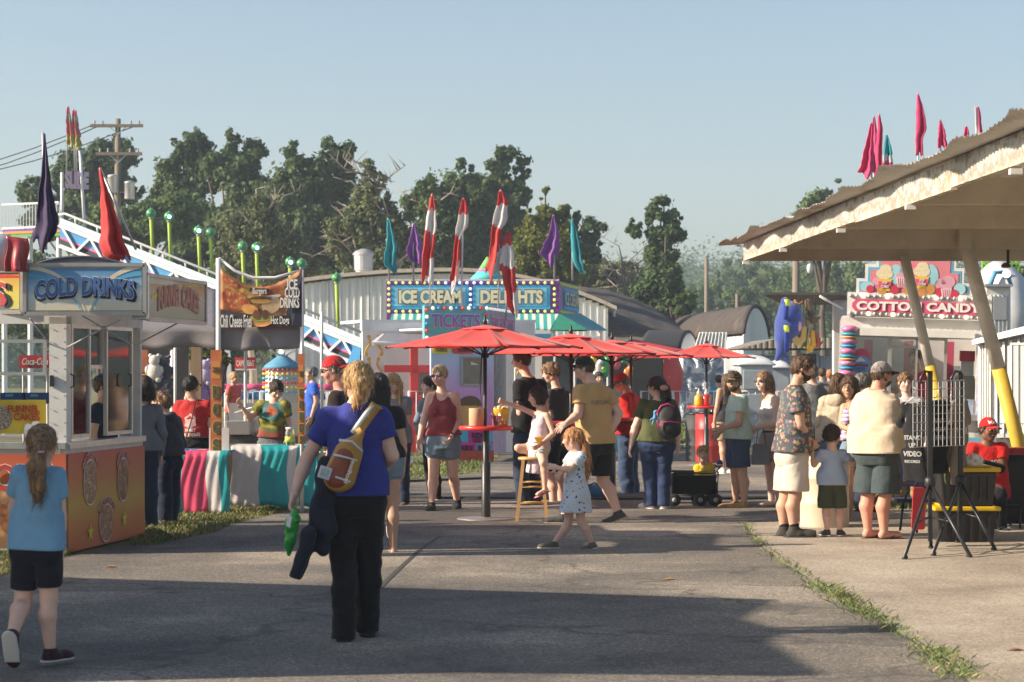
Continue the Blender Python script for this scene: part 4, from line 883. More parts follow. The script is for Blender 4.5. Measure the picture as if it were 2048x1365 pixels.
# long grey shed
r0=thing('grey_shed','long low grey shed behind the prize stall','shed',(PX(1580,50),50,0));Y=50.
mb=MB();mb.bx(PX(1490,Y),PX(1690,Y),Y,Y+5,0,PZ(712,Y));mb.build('wall',M_corrg,r0,world=True)
mb=MB();mb.prism([P(1486,697,Y-.3),P(1560,676,Y-.3),P(1695,676,Y-.3),P(1695,697,Y-.3)],(0,5.6,0));mb.build('roof',M_corrb,r0,world=True)
mb=MB();mb.bx(PX(1488,Y),PX(1562,Y),Y-.12,Y,PZ(712,Y),PZ(709,Y));mb.bx(PX(1523,Y),PX(1528,Y),Y-.12,Y,PZ(720,Y),PZ(697,Y));mb.build('trim',mat('cream',(.62,.55,.42)),r0,world=True)
mb=MB();mb.bx(PX(1600,Y),PX(1632,Y),Y-.06,Y,0,PZ(708,Y));d_=mb.build('door',mat('door_green',(.05,.09,.08)),r0,world=True);mb=MB();mb.bx(PX(1597,Y),PX(1600,Y),Y-.1,Y,0,PZ(705,Y));mb.bx(PX(1632,Y),PX(1635,Y),Y-.1,Y,0,PZ(705,Y));mb.build('door_frame',M_grey,r0,world=True)
# portable toilet
r0=thing('portable_toilet','grey portable toilet with a white domed roof behind the barricades','portable toilet',(PX(1513,45),45,0));Y=45.;xa,xb=PX(1480,Y),PX(1546,Y)
mb=MB();mb.bx(xa,xb,Y,Y+1.1,0,PZ(730,Y));mb.build('cabin',mat('plastic_grey',(.36,.40,.43),rough=.5),r0,world=True,bevel=.03)
mb=MB()
for i in range(3): mb.bx(xa+.06,xb-.12,Y-.03,Y,.25+i*.5,.65+i*.5)
mb.build('door',mat('plastic_grey2',(.30,.34,.37),rough=.5),r0,world=True,bevel=.02);mb=MB();mb.grid(lambda u,v: (xa-.05+(xb-xa+.1)*u,Y-.05+1.2*v,PZ(730,Y)+.18*math.sin(PI*u)**.5*math.sin(PI*v)**.5),10,8);o=mb.build('roof',M_whitem,r0,True,world=True);solid(o,.04)
t=thing('portable_toilet','second portable toilet, set back behind the first','portable toilet',(PX(1560,47),47,0));mb=MB();mb.bx(PX(1542,47),PX(1580,47),47,48,0,PZ(736,47));mb.build('cabin',MATS['plastic_grey'],t,world=True,bevel=.03);mb=MB();mb.grid(lambda u,v: (PX(1540,47)+(PX(1582,47)-PX(1540,47))*u,46.9+1.2*v,PZ(736,47)+.15*math.sin(PI*u)**.5*math.sin(PI*v)**.5),8,6);o=mb.build('roof',M_whitem,t,True,world=True);solid(o,.04)
# utility pole with transformers and wires
Y=88.;s=Y/FPX;r0=thing('utility_pole','tall wooden utility pole with two crossarms and grey transformers','utility pole',(PX(236,Y),Y,0))
mb=MB();mb.tube([(PX(232,Y),Y,0),P(236,238,Y)],[.17,.11],12);mb.build('pole',M_wood,r0,True,world=True)
for (x0,x1,y,py2) in ((181,286,252,252),(192,284,308,306)):
 mb=MB();mb.bar(P(x0,y,Y-.15),P(x1,y,Y-.15),.12,.12);a_=mb.build('crossarm',M_wood,r0,world=True)
 mb=MB();mb.bar(P(236,y+17,Y-.14),P(219,y+2,Y-.14),.03);mb.bar(P(236,y+17,Y-.14),P(253,y+2,Y-.14),.03);mb.build('brace',M_steel,a_,world=True)
 for x in (x0+8,x0+24,x1-24,x1-8):
  mb=MB();mb.lathe([(.03,0),(.05,.05),(.03,.09),(.05,.13),(.02,.18)],P(x,y-2,Y-.15),8);mb.build('insulator',M_grey,a_,world=True)
for (x,y) in ((226,372),(259,385)):
 mb=MB();mb.lathe([(.001,0),(.2,0),(.21,.03),(.21,.62),(.23,.64),(.2,.7),(.05,.74),(.001,.74)],P(x,y+14,Y-.3),16);tf=mb.build('transformer',M_steel,r0,True,world=True);mb=MB();mb.bar(P(x,y,Y-.2),P(234,y,Y),.05);mb.build('bracket',M_steel,tf,world=True)
for i,(xa,ya,yb) in enumerate(((189,254,300),(280,254,314),(205,254,328))):
 a=P(xa,ya-5,Y-.15);b=P(-420,yb+32,Y+3);mb=MB();mb.tube([a.lerp(b,k/10)+Vector((0,0,-1.1*math.sin(PI*k/10))) for k in range(11)],.022,5);o=mb.build('power_line',M_black);recentre(o);tag(o,('highest of the power lines going left from the crossarm','middle power line running left from the pole','lowest power line running left from the pole')[i],'cable','power lines left of the utility pole')
for (x,yt,Y,lb) in ((1413,517,120,'bare wooden pole standing alone before the wooded hill'),(1592,515,70,'wooden light pole behind the prize awning'),(1474,588,150,'small far utility pole left of the arched shed')):
 t=thing('wooden_pole',lb,'pole',(PX(x,Y),Y,0));mb=MB();mb.tube([(PX(x,Y),Y,0),P(x,yt,Y)],[.14,.11],10);mb.build('shaft',M_wood,t,True,world=True)
 if x==1592:
  mb=MB();mb.tube([P(1593,545,Y),P(1600,535,Y),P(1612,532,Y),P(1619,536,Y)],.035,8);l_=mb.build('arm',M_whitem,t,True,world=True);mb=MB();mb.ball(P(1619,538,Y),.11,10,8,(1,1,1.6));mb.build('lamp_head',M_whitem,l_,True,world=True)
 if x==1474: mb=MB();mb.bar(P(1462,602,Y),P(1486,602,Y),.1);mb.build('crossarm',M_wood,t,world=True)
# open shed on the right
Z0=3.0;r0=thing('open_shed','open sided shed with a peeling painted eave beam and rusty corrugated roof','shed',(5.5,20,0))
def fpeel(nt,L,b):
 c=coord(nt,L,'Object');n1=_n(nt,'ShaderNodeTexNoise');n1.inputs['Scale'].default_value=5;n1.inputs['Detail'].default_value=10;n1.inputs['Roughness'].default_value=.75;L(c,n1.inputs[0])
 sx=_n(nt,'ShaderNodeSeparateXYZ');L(c,sx.inputs[0]);m1=_n(nt,'ShaderNodeMath',operation='MULTIPLY_ADD');L(sx.outputs[2],m1.inputs[0]);m1.inputs[1].default_value=1.3;m1.inputs[2].default_value=-1.3*(Z0+.1)
 ad=_n(nt,'ShaderNodeMath',operation='ADD');L(n1.outputs['Fac'],ad.inputs[0]);L(m1.outputs[0],ad.inputs[1])
 r=ramp(nt,[(.30,(.66,.58,.44)),(.40,(.55,.46,.34)),(.44,(.30,.23,.16)),(.47,(.27,.26,.24)),(.58,(.46,.46,.44)),(.70,(.20,.19,.17))]);L(ad.outputs[0],r.inputs[0])
 bp=_n(nt,'ShaderNodeBump');bp.inputs['Strength'].default_value=.8;bp.inputs['Distance'].default_value=.01;L(n1.outputs['Fac'],bp.inputs['Height']);L(bp.outputs[0],b.inputs['Normal']);return r.outputs[0]
M_peel=mat_nodes('peeling_paint',fpeel,.85);M_joist=mat('joist_paint',(.58,.50,.40),rough=.85,var=.12,vs=3,dirt=.35,dirtcol=(.2,.13,.08),bump=.2)
def frust(nt,L,b):
 c=coord(nt,L,'Object',(1,.25,1));n1=_n(nt,'ShaderNodeTexNoise');n1.inputs['Scale'].default_value=3;n1.inputs['Detail'].default_value=10;n1.inputs['Roughness'].default_value=.7;L(c,n1.inputs[0]);r=ramp(nt,[(.35,(.62,.60,.56)),(.54,(.54,.51,.46)),(.66,(.36,.28,.21)),(.76,(.16,.08,.045))]);L(n1.outputs['Fac'],r.inputs[0]);return r.outputs[0]
M_rust=mat_nodes('rusty_tin',frust,.6)
bx0=lambda y: 2.87+(27-y)/12.6*.48
mb=MB();segs=[27.2,23.6,20.1,16.4,12.8,9]
for i in range(5):
 a,b=segs[i],segs[i+1]+.012;dz=(0,.008,-.006,.01,0)[i];mb.hexa([(bx0(a),a,Z0+dz),(bx0(b),b,Z0+dz),(bx0(b)+.05,b,Z0+dz),(bx0(a)+.05,a,Z0+dz),(bx0(a),a,Z0+.21+dz),(bx0(b),b,Z0+.21+dz),(bx0(b)+.05,b,Z0+.21+dz),(bx0(a)+.05,a,Z0+.21+dz)])
mb.build('eave_beam',M_peel,r0,world=True)
for y in (27.05,24.2,20.8,17.8,14.6,11.4):
 mb=MB();mb.bx(bx0(y)+.054,11.5,y,y+.09,Z0-.01,Z0+.205);j_=mb.build('joist',M_joist,r0,world=True);mb=MB();mb.bx(bx0(y)-.03,bx0(y)+.05,y+.01,y+.075,Z0-.05,Z0-.012);mb.build('joist_end',M_white,j_,world=True)
# corrugated roof, edge curled in places
mb=MB();nx,ny=46,560
curl_={}
rr_=random.Random(5)
for k,(yc,wd,hg) in enumerate(((27.2,.5,.16),(26.3,.5,.14),(24.9,1.0,.30),(22.8,.6,.16),(21.6,.4,.10),(19.2,1.1,.22),(17.6,1.2,.26),(16.4,.5,.1),(15.1,.9,.2),(13.7,.8,.22))): curl_[k]=(yc,wd,hg)
def roof(u,v):
 y=27.75-v*18.2;x=bx0(y)-.22+u**1.3*8.9;z=Z0+.235+(x-bx0(y))*.115+.011*math.sin(y*2*PI/.085)
 e=max(0,1-u*14)
 for yc,wd,hg in curl_.values():
  d=(y-yc)/wd
  if abs(d)<1: z+=hg*e**2*max(0,1-abs(d*1.2-.2))*.30
 z+=.014*math.sin(y*1.9)*e;x+=.02*math.sin(y*3.1)*e+.02*math.sin(y*7.7)*e
 return (x,y,z)
mb.grid(roof,nx,ny);o=mb.build('roof',M_rust,r0,True,world=True)
mb=MB()
for y in (27.0,24.3):
 pass
def brace(pt,pb,Y0,Y1,r,lbl=None):
 a=P(*pt,Y0);b=P(*pb,Y1);n_=(b-a);t_=(734-pt[1])/(pb[1]-pt[1]);m_=a+n_*t_
 mb=MB();mb.tube([a-n_.normalized()*.1,m_],r,16);o=mb.build('pole',mat('pole_white',(.70,.65,.57),rough=.7,dirt=.3,bump=.2),r0,True,world=True);mb=MB();mb.tube([m_,b],r*1.03,16);mb.build('yellow_band',mat('pole_yellow',(.62,.42,.045),rough=.6,dirt=.4,dirtcol=(.3,.2,.05)),o,True,world=True)
brace((1812,527),(1925,1012),26.9,26.6,.062);brace((1935,500),(2074,1030),24.2,24.6,.078)
for (px_,Y_) in ((2120,27.1),(2230,24.25),(2400,20.9)):
 mb=MB();x_=PX(px_,Y_);mb.bx(x_-.06,x_+.06,Y_-.02,Y_+.1,0,Z0-.012);mb.build('post',M_joist,r0,world=True)
mb=MB();mb.bx(PX(1918,24.1),PX(1942,24.1),24.08,24.198,Z0-.02,Z0+.19);mb.build('bracket',M_joist,r0,world=True)
t=thing('lamp','bare round bulb in a fitting hanging under the shed joist','lamp',P(2013,525,26.8));mb=MB();mb.tube([P(2016,500,26.8),P(2016,525,26.8),P(2012,530,26.8)],.018,8);mb.lathe([(.001,0),(.055,0),(.06,.03),(.03,.06),(.001,.06)],P(2012,536,26.8),12);mb.build('fitting',mat('fitting_brown',(.10,.06,.05)),t,True,world=True);mb=MB();mb.ball(P(2013,548,26.8),.05,14,10);mb.build('bulb',mat('bulb_lit',(.9,.8,.6),emit=2.2,emcol=(1,.82,.55)),t,True,world=True)
# ================================================================ STANDS AND RIDES
def face_root(name,label,cat,pL,YL,pR,YR,group=None):
 a=Vector((PX(pL,YL),YL,0));b=Vector((PX(pR,YR),YR,0));an=math.atan2(b.y-a.y,b.x-a.x)
 t=thing(name,label,cat,a,an,group);Mi=rootm(t).inverted()
 def L(px,py,off=0.):
  o=Mi@Vector((0,0,CAMH));p=Mi@P(px,py,10.);d=p-o;k=(-off-o.y)/d.y;q=o+d*k;return Vector((q.x,-off,q.z))
 return t,L
def pane(root,name,L,pts,m,off=0.,th=.01,parent=None,label=None,smooth=False):
 """thin panel from photo outline points on the stand's face"""
 mb=MB();mb.prism([L(x,y,off) for x,y in pts],(0,th,0));return mb.build(name,m,parent or root,smooth,label=label)
def rectp(x0,y0,x1,y1): return [(x0,y1),(x1,y1),(x1,y0),(x0,y0)]
def bars(root,name,L,segs,w,m,off=0.,parent=None,t=None):
 mb=MB()
 for a,b in segs: mb.bar(L(*a,off),L(*b,off),w,t or w,up=(0,1,0))
 return mb.build(name,m,parent or root)
def blob_art(root,L,items,parent,off):
 """flat painted shapes: (x,y,rx,ry,colour name,colour)"""
 for i,(x,y,rx,ry,n,c) in enumerate(items):
  mb=MB();mb.prism([L(x+rx*math.cos(a),y-ry*math.sin(a),off+.0015*i) for a in np.linspace(0,2*PI,17)[:-1]],(0,.004,0));mb.build('painted_'+n,mat('paint_'+n,c,var=.25,vs=9),parent)
def grad(name,stops,axis=2,lo=0.,hi=1.,extra=None):
 def f(nt,L,b):
  c=coord(nt,L,'Object');s=_n(nt,'ShaderNodeSeparateXYZ');L(c,s.inputs[0]);mr=_n(nt,'ShaderNodeMapRange');mr.inputs[1].default_value=lo;mr.inputs[2].default_value=hi
  ns=_n(nt,'ShaderNodeTexNoise');ns.inputs['Scale'].default_value=2.5;L(c,ns.inputs[0]);ad=_n(nt,'ShaderNodeMath',operation='MULTIPLY_ADD');L(ns.outputs['Fac'],ad.inputs[0]);ad.inputs[1].default_value=.12*(hi-lo);L(s.outputs[axis],ad.inputs[2]);L(ad.outputs[0],mr.inputs[0]);r=ramp(nt,stops);L(mr.outputs[0],r.inputs[0]);return r.outputs[0]
 return mat_nodes(name,f,.5)
def foodmat(name,c1,c2,c3,sc=18.):
 def f(nt,L,b):
  v=_n(nt,'ShaderNodeTexVoronoi');v.inputs['Scale'].default_value=sc;n0=_n(nt,'ShaderNodeTexNoise');n0.inputs['Scale'].default_value=5;c=coord(nt,L,'Object');L(c,n0.inputs[0]);a=_n(nt,'ShaderNodeVectorMath',operation='ADD');s_=_n(nt,'ShaderNodeVectorMath',operation='SCALE');s_.inputs['Scale'].default_value=.15;L(n0.outputs['Color'],s_.inputs[0]);L(c,a.inputs[0]);L(s_.outputs[0],a.inputs[1]);L(a.outputs[0],v.inputs[0])
  sp=_n(nt,'ShaderNodeSeparateColor');L(v.outputs['Color'],sp.inputs[0]);r=ramp(nt,[(0,c1),(.5,c2),(1,c3)]);L(sp.outputs[0],r.inputs[0]);r2=ramp(nt,[(0,(1.2,1.15,1.1)),(.5,(.5,.45,.4))]);L(v.outputs['Distance'],r2.inputs[0])
  mx=_n(nt,'ShaderNodeMix',data_type='RGBA',blend_type='MULTIPLY');mx.inputs['Factor'].default_value=1;L(r.outputs[0],mx.inputs[6]);L(r2.outputs[0],mx.inputs[7]);return mx.outputs[2]
 return mat_nodes(name,f,.5)
LX,LZ,LY=(1,0,0),(0,0,1),(0,1,0)
def bulbs(parent,pts,r,m,name='bulb'):
 mb=MB();mb.ball((0,0,0),r,8,6);o=None
 for p in pts:
  if o is None: o=mb.build(name,m,parent,True);o.location=p
  else: c=o.copy();C.objects.link(c);c.parent=parent;c.location=p
def linep(a,b,n): return [Vector(a).lerp(Vector(b),i/(n-1)) for i in range(n)]
def bulbmat(n,c,e): return mat('bulb_'+n,c,rough=.3,emit=e*.45,var=0)
# ---------------- concession stand (left)
t=thing('concession_stand','drinks and fried snacks stand with lit sign boxes, glass windows and an orange food banner','food stand',(-5.0,21.0,0))
CA_,CB_=Vector((-3.97,19.6,0)),Vector((-3.65,21.75,0));CL=Vector((-7.6,19.75,0));n1=Vector((0,-1,0));dR=(CB_-CA_).normalized();nR=Vector((dR.y,-dR.x,0));back=Vector((-7.6,22.4,0))
rt1=(CA_-CL).normalized()
zs,zb,zt=.98,.90,2.12
M_ban=grad('banner_orange',[(0,(.50,.11,.05)),(.30,(.52,.20,.05)),(.5,(.50,.32,.06)),(.75,(.50,.16,.05)),(1,(.47,.09,.045))],2,.03,.95)
M_bwht=mat('stand_white',(.60,.60,.58),rough=.5,var=.08,vs=4,dirt=.5,dirtcol=(.30,.26,.2))
def quadw(a,b,z0,z1,th,m,name,par=None,n=None,off=0.):
 d=(b-a).normalized();nn=n or Vector((d.y,-d.x,0));o_=nn*off;mb=MB();mb.hexa([a+o_+Vector((0,0,z0)),b+o_+Vector((0,0,z0)),b+o_-nn*th+Vector((0,0,z0)),a+o_-nn*th+Vector((0,0,z0)),a+o_+Vector((0,0,z1)),b+o_+Vector((0,0,z1)),b+o_-nn*th+Vector((0,0,z1)),a+o_-nn*th+Vector((0,0,z1))]);return mb.build(name,m,par or t,world=True)
quadw(CL,CA_-rt1*.16,.1,zs,.06,M_bwht,'lower_wall');quadw(CA_+dR*.0,CB_,.1,zs,.06,M_bwht,'lower_wall',n=nR)
ban=quadw(CL,CA_,.02,zb,.012,M_ban,'banner',off=.02);ban2=quadw(CA_,CB_,.02,zb,.012,M_ban,'banner',n=nR,off=.02)
quadw(CL,CA_,zs-.035,zs+.02,.14,M_alu,'counter_edge',off=.035);quadw(CA_,CB_,zs-.035,zs+.02,.14,M_alu,'counter_edge',n=nR,off=.035)
# posts
def post(p,w,z0,z1,m=M_bwht,name='post'): mb=MB();mb.bx(p.x-w/2,p.x+w/2,p.y-w/2,p.y+w/2,z0,z1);return mb.build(name,m,t,world=True,bevel=.006)
mb=MB();a=CA_-rt1*.155;b=CA_;c=CA_+dR*.13
mb.prism([a+Vector((0,0,zs)),b+Vector((.0,0,zs)),c+Vector((0,0,zs)),a+Vector((0,.2,zs))],(0,0,zt-zs));mb.build('corner_post',M_bwht,t,world=True)
mb=MB()
for z in np.linspace(zs+.08,zt-.1,9): mb.ball(CA_+Vector((-.02,-.004,z)),.006,6,4);mb.ball(CA_+Vector((-.14,-.004,z)),.006,6,4)
mb.build('rivets',M_grey,t,world=True);
post(CB_-nR*.05-dR*.04,.09,zs,zt);post(Vector((-5.05,19.66,0)),.05,zs,zt,M_alu,'window_frame');post(back,.1,0,zt);post(Vector((-3.8,22.3,0)),.06,0,zt)
# window frames on right face
def fr_(a,b,z0,z1,w,n,off,nm='window_frame',m=M_alu):
 d=(b-a).normalized();nn=n;mb=MB();A=a+nn*off;B=b+nn*off;Z=lambda p,z: p+Vector((0,0,z))
 mb.bar(Z(A,z0),Z(A,z1),w,w,up=d);mb.bar(Z(B,z0),Z(B,z1),w,w,up=d);mb.bar(Z(A+d*w/2,z0+w/2),Z(B-d*w/2,z0+w/2),w*.95,w,up=(0,0,1));mb.bar(Z(A+d*w/2,z1-w/2),Z(B-d*w/2,z1-w/2),w*.95,w,up=(0,0,1))
 f=mb.build(nm,m,t,world=True);mb=MB();mb.hexa([Z(A,z0+.01),Z(B,z0+.01),Z(B-nn*.004,z0+.01),Z(A-nn*.004,z0+.01),Z(A,z1-.01),Z(B,z1-.01),Z(B-nn*.004,z1-.01),Z(A-nn*.004,z1-.01)]);mb.build('pane',M_glass,f,world=True);return f
wr=[.16,.66,1.10,1.62]
fr_(CA_+dR*.17,CA_+dR*.64,zs+.05,zt-.06,.035,nR,-.02);fr_(CA_+dR*.68,CA_+dR*1.08,zs+.68,zt-.06,.035,nR,-.05);fr_(CA_+dR*1.12,CA_+dR*1.86,zs+.05,zt-.06,.035,nR,-.02)
fr_(CL+rt1*.05,CA_-rt1*1.07,zs+.05,zt-.06,.035,n1,-.03);fr_(CA_-rt1*1.02,CA_-rt1*.20,zs+.62,zt-.2,.03,n1,-.03);
quadw(CL,CA_,zt-.06,zt+.06,.06,M_bwht,'top_rail',off=.0);quadw(CA_,CB_,zt-.06,zt+.06,.06,M_bwht,'top_rail',n=nR)
for (x,zc,d_) in ((1.66,1.55,1),(.05,1.55,1)):
 p=CA_+dR*x+nR*.02+Vector((0,0,zc));mb=MB();mb.tube([p+Vector((0,0,.06)),p+nR*.03+Vector((0,0,.05)),p+nR*.03+Vector((0,0,-.05)),p+Vector((0,0,-.06))],.008,6);mb.build('handle',M_black,t,True,world=True)
mb=MB();mb.bx(CA_.x-.145,CA_.x-.11,CA_.y-.02,CA_.y,1.5,1.6);mb.build('latch',M_black,t,world=True)
# floor, back, roof
mb=MB();mb.prism([CL+Vector((0,.06,.12)),CA_+Vector((-.06,.06,.12)),CB_+Vector((-.06,0,.12)),Vector((-3.9,22.4,.12)),back+Vector((0,0,.12))],(0,0,.06));mb.build('floor',M_grey,t,world=True)
mb=MB();mb.prism([CL+Vector((0,.0,zt+.06)),CA_+Vector((0,.0,zt+.06)),CB_+Vector((0,0,zt+.06)),Vector((-3.7,22.5,zt+.06)),back+Vector((0,.1,zt+.06))],(0,0,.12));mb.build('roof_deck',M_alu,t,world=True)
# sign boxes
M_frame=mat('sign_frame',(.42,.40,.37),rough=.4,metal=.5,dirt=.5,dirtcol=(.2,.16,.12))
def signbox(a,b,z0,z1,th,name,m,root=None,inset=.03):
 """box sign with frame; returns mapping (u,v,off)->world and parts"""
 d=(b-a);ln=d.length;d=d.normalized();nn=Vector((d.y,-d.x,0));f=lambda u,v,o=0.: a+d*u*ln+Vector((0,0,z0+(z1-z0)*v))+nn*o
 mb=MB();mb.hexa([f(0,0),f(1,0),f(1,0,-th),f(0,0,-th),f(0,1),f(1,1),f(1,1,-th),f(0,1,-th)]);bx=mb.build('sign_box',M_frame,root or t,world=True)
 iu,iv=inset/ln,inset/(z1-z0);mb=MB();mb.hexa([f(iu,iv,.006),f(1-iu,iv,.006),f(1-iu,iv,-.002),f(iu,iv,-.002),f(iu,1-iv,.006),f(1-iu,1-iv,.006),f(1-iu,1-iv,-.002),f(iu,1-iv,-.002)]);pn_=mb.build(name,m,bx,world=True)
 mb=MB()
 for (p,q) in (((0,0),(1,0)),((0,1),(1,1)),((0,0),(0,1)),((1,0),(1,1))): mb.bar(f(*p,.005),f(*q,.005),inset*1.1,.03,up=tuple(nn))
 mb.build('frame',M_frame,bx,world=True);return f,bx,d,nn,ln
M_bluesign=grad('sign_blue',[(0,(.62,.55,.36)),(.35,(.55,.62,.62)),(.6,(.22,.42,.60)),(1,(.03,.16,.38))],2,2.18,2.62)
M_firesign=grad('sign_fire',[(0,(.42,.40,.24)),(.4,(.55,.50,.36)),(.65,(.60,.34,.12)),(1,(.55,.12,.05))],2,2.16,2.56)
M_yelsign=grad('sign_yellow',[(0,(.42,.50,.14)),(.45,(.62,.52,.10)),(.8,(.62,.32,.05)),(1,(.55,.10,.04))],2,2.16,2.6)
sA=Vector((PX(50,19.3),19.3,0));sB=Vector((PX(290,19.3),19.3,0));sC=Vector((PX(410,21.2),21.2,0))
f1,bx1,d1,nn1,l1=signbox(sA,sB,PZ(628,19.3),PZ(530,19.3),.16,'sign_face',M_bluesign)
def swoosh(f,pts,w,m,bx_,off=.009,name='swoosh'):
 mb=MB();ps=[Vector(p) for p in [(a,b,0) for a,b in pts]];n_=14;V=[]
 for i in range(n_+1):
  k=i/n_;p=(1-k)**2*ps[0]+2*k*(1-k)*ps[1]+k*k*ps[2];q=(ps[2]-ps[0]).lerp(ps[1]-ps[0],1-k).normalized();nm_=Vector((-q.y,q.x,0))*w*(1-.8*k);V+=[f(p.x-nm_.x*.4,p.y-nm_.y,off),f(p.x+nm_.x*.4,p.y+nm_.y,off)]
 mb.add(V,[(2*i,2*i+1,2*i+3,2*i+2) for i in range(n_)]);mb.build(name,m,bx_,world=True)
M_cream=mat('ink_cream',(.68,.62,.46));M_inkblue=mat('ink_blue',(.05,.13,.36));M_inkcyan=mat('ink_cyan',(.10,.40,.62));M_inkred=mat('ink_red',(.55,.05,.04));M_inkor=mat('ink_orange',(.62,.22,.04));M_inkyel=mat('ink_yellow',(.70,.52,.06))
swoosh(f1,[(.04,.95),(.40,.85),(.50,.05)],.05,M_cream,bx1);swoosh(f1,[(.96,.98),(.62,.8),(.53,.05)],.06,M_cream,bx1);swoosh(f1,[(.97,.82),(.66,.78),(.56,.06)],.05,M_inkcyan,bx1,.0105);swoosh(f1,[(.03,.78),(.34,.72),(.47,.06)],.05,M_inkcyan,bx1,.0105)
wp=lambda x,y,z: (x,y*(1-.0*x)+.03-.35*x*x*.6,z)
otext('lettering','COLD DRINKS',f1(.5,.50,.012),d1,LZ,.22,M_inkblue,M_white_ink,bx1,bold=.028,outline=.02,fit=.86,fith=.165,warp=wp)
text('letter_shadow','COLD DRINKS',f1(.507,.468,.012),d1,LZ,.22,M_black_ink,bx1,bold=.055,depth=.002,fit=.90,fith=.19,warp=wp)
f2,bx2,d2,nn2,l2=signbox(sB+Vector((.02,.0,0)),sC,PZ(636,20)-.03,PZ(548,20)-.04,.14,'sign_face',M_firesign)
swoosh(f2,[(.02,.9),(.5,.95),(.98,.55)],.10,M_cream,bx2);swoosh(f2,[(.05,.5),(.5,.9),(.97,.9)],.05,M_inkyel,bx2,.0105)
wf=lambda x,y,z: (x,y+.07-.14*x*x,z)
otext('lettering','FUNNEL CAKES',f2(.5,.44,.012),d2,LZ,.24,mat('ink_faded',(.58,.24,.18)),mat('ink_faded2',(.62,.50,.42)),bx2,bold=.03,outline=.02,fit=1.35,fith=.20,warp=wf)
sD=Vector((PX(45,19.6),19.6,0));sE=Vector((-7.0,20.2,0))
f3,bx3,d3,nn3,l3=signbox(sE,sD,PZ(625,19.6),PZ(546,19.6)+.02,.14,'sign_face',M_yelsign)
swoosh(f3,[(.5,.7),(.9,.95),(.995,.85)],.12,M_inkred,bx3)
text('letter_shadow','FRIED OREOS',f3(.59,.37,.011),d3,LZ,.30,M_black_ink,bx3,bold=.03,fit=2.02);otext('lettering','FRIED OREOS',f3(.585,.40,.012),d3,LZ,.30,M_inkred,M_white_ink,bx3,bold=.02,outline=.02,fit=1.95)
# props under signs
for (a,b) in (((165,632,19.3),(262,690,19.62)),((372,638,20.9),(268,692,21.6)),((240,640,19.3),(130,697,19.62)),((60,638,19.3),(100,690,19.62))):
 mb=MB();mb.tube([P(*a),P(*b)],.007,6);mb.build('stay',M_grey,t,True,world=True)
mb=MB();mb.bar(P(300,634,20.2),P(352,634,21.0),.04,.03);mb.build('tube_light',M_white,t,world=True)
# curved ventilation hood on roof
mb=MB();c=Vector((-3.95,20.9,zt+.17));mb.grid(lambda u,v: (c.x-.75+1.5*u,c.y-.7+1.4*v,c.z+.40*math.sin(PI*(.06+.9*u))**.55*(1-.15*v)),20,6);o=mb.build('roof_hood',mat('hood_dark',(.085,.095,.12),rough=.45,dirt=.3),t,True,world=True);solid(o,.02)
mb=MB();mb.prism([(c.x-.75+1.5*u,c.y-.69,c.z+.40*math.sin(PI*(.06+.9*u))**.55) for u in np.linspace(0,1,16)][::-1],(0,.02,0));mb.build('hood_end',MATS['hood_dark'],t,world=True)
mb=MB();mb.bx(-6.9,-4.75,19.9,21.8,zt+.18,zt+.62);mb.build('roof_box',mat('roofbox',(.42,.42,.44),dirt=.3),t,world=True,bevel=.02)
# banner art
def onR(s,z,off=.028): return CA_+dR*s+nR*off+Vector((0,0,z))
for (s_,z_,rx,rz,tx,m_,nm) in ((.55,.62,.17,.20,'FUNNEL CAKES',foodmat('food_cake',(.35,.16,.06),(.55,.33,.15),(.70,.60,.48),38),'painted_cake'),(1.48,.60,.15,.20,'FRIED OREOS',foodmat('food_oreo',(.28,.12,.05),(.45,.22,.10),(.58,.36,.2),14),'painted_snack'),(1.00,.22,.19,.17,'ELEPHANT EARS',foodmat('food_ear',(.40,.20,.10),(.55,.32,.18),(.62,.42,.28),22),'painted_pastry')):
 mb=MB();mb.prism([onR(s_+rx*1.06*math.cos(a),z_+rz*1.06*math.sin(a)) for a in np.linspace(0,2*PI,25)[:-1]],nR*.002);mb.build(nm+'_rim',M_white_ink,ban2,world=True)
 mb=MB();mb.prism([onR(s_+rx*math.cos(a),z_+rz*math.sin(a),.032) for a in np.linspace(0,2*PI,25)[:-1]],nR*.002);mb.build(nm,m_,ban2,world=True)
 def wa(x,y,z,rx=rx,rz=rz): a=PI/2-x/(rx*1.45);r_=1.25+y/rz;return (math.cos(a)*rx*r_,math.sin(a)*rz*r_*.98,z)
 otext('lettering',tx,onR(s_,z_,.03),dR,LZ,.09,mat('ink_ban',(.50,.10,.06)),M_white_ink,ban2,bold=.0,outline=.05,fit=rx*2.9,warp=wa)
for (s_,z_) in ((.56,.16),(1.52,.22)):
 mb=MB();mb.prism([onR(s_+(.09 if i % 2==0 else .036)*math.cos(PI/2+i*PI/5),z_+(.09 if i % 2==0 else .036)*math.sin(PI/2+i*PI/5)) for i in range(10)],nR*.003);mb.build('painted_star',mat('paint_star',(.62,.50,.06)),ban2,world=True)
fA=lambda x,y,o=.028: Vector((PX(x,19.57),19.6-o,PZ(y,19.57)))
otext('lettering','POPCORN',fA(-22,956),(1,0,0),LZ,.24,M_inkred,M_white_ink,ban,bold=.02,outline=.03,fit=1.12,fith=.24)
mb=MB();mb.prism([fA(2+58*math.cos(a),1035+66*math.sin(a)) for a in np.linspace(2*PI,0,33)[:-1]],(0,-.003,0));mb.build('painted_snack_rim',M_white_ink,ban,world=True);mb=MB();mb.prism([fA(0+56*math.cos(a),1033+63*math.sin(a),.033) for a in np.linspace(2*PI,0,33)[:-1]],(0,-.003,0));mb.build('painted_snack',foodmat('food_big',(.22,.07,.02),(.45,.20,.08),(.62,.38,.18),9),ban,world=True)
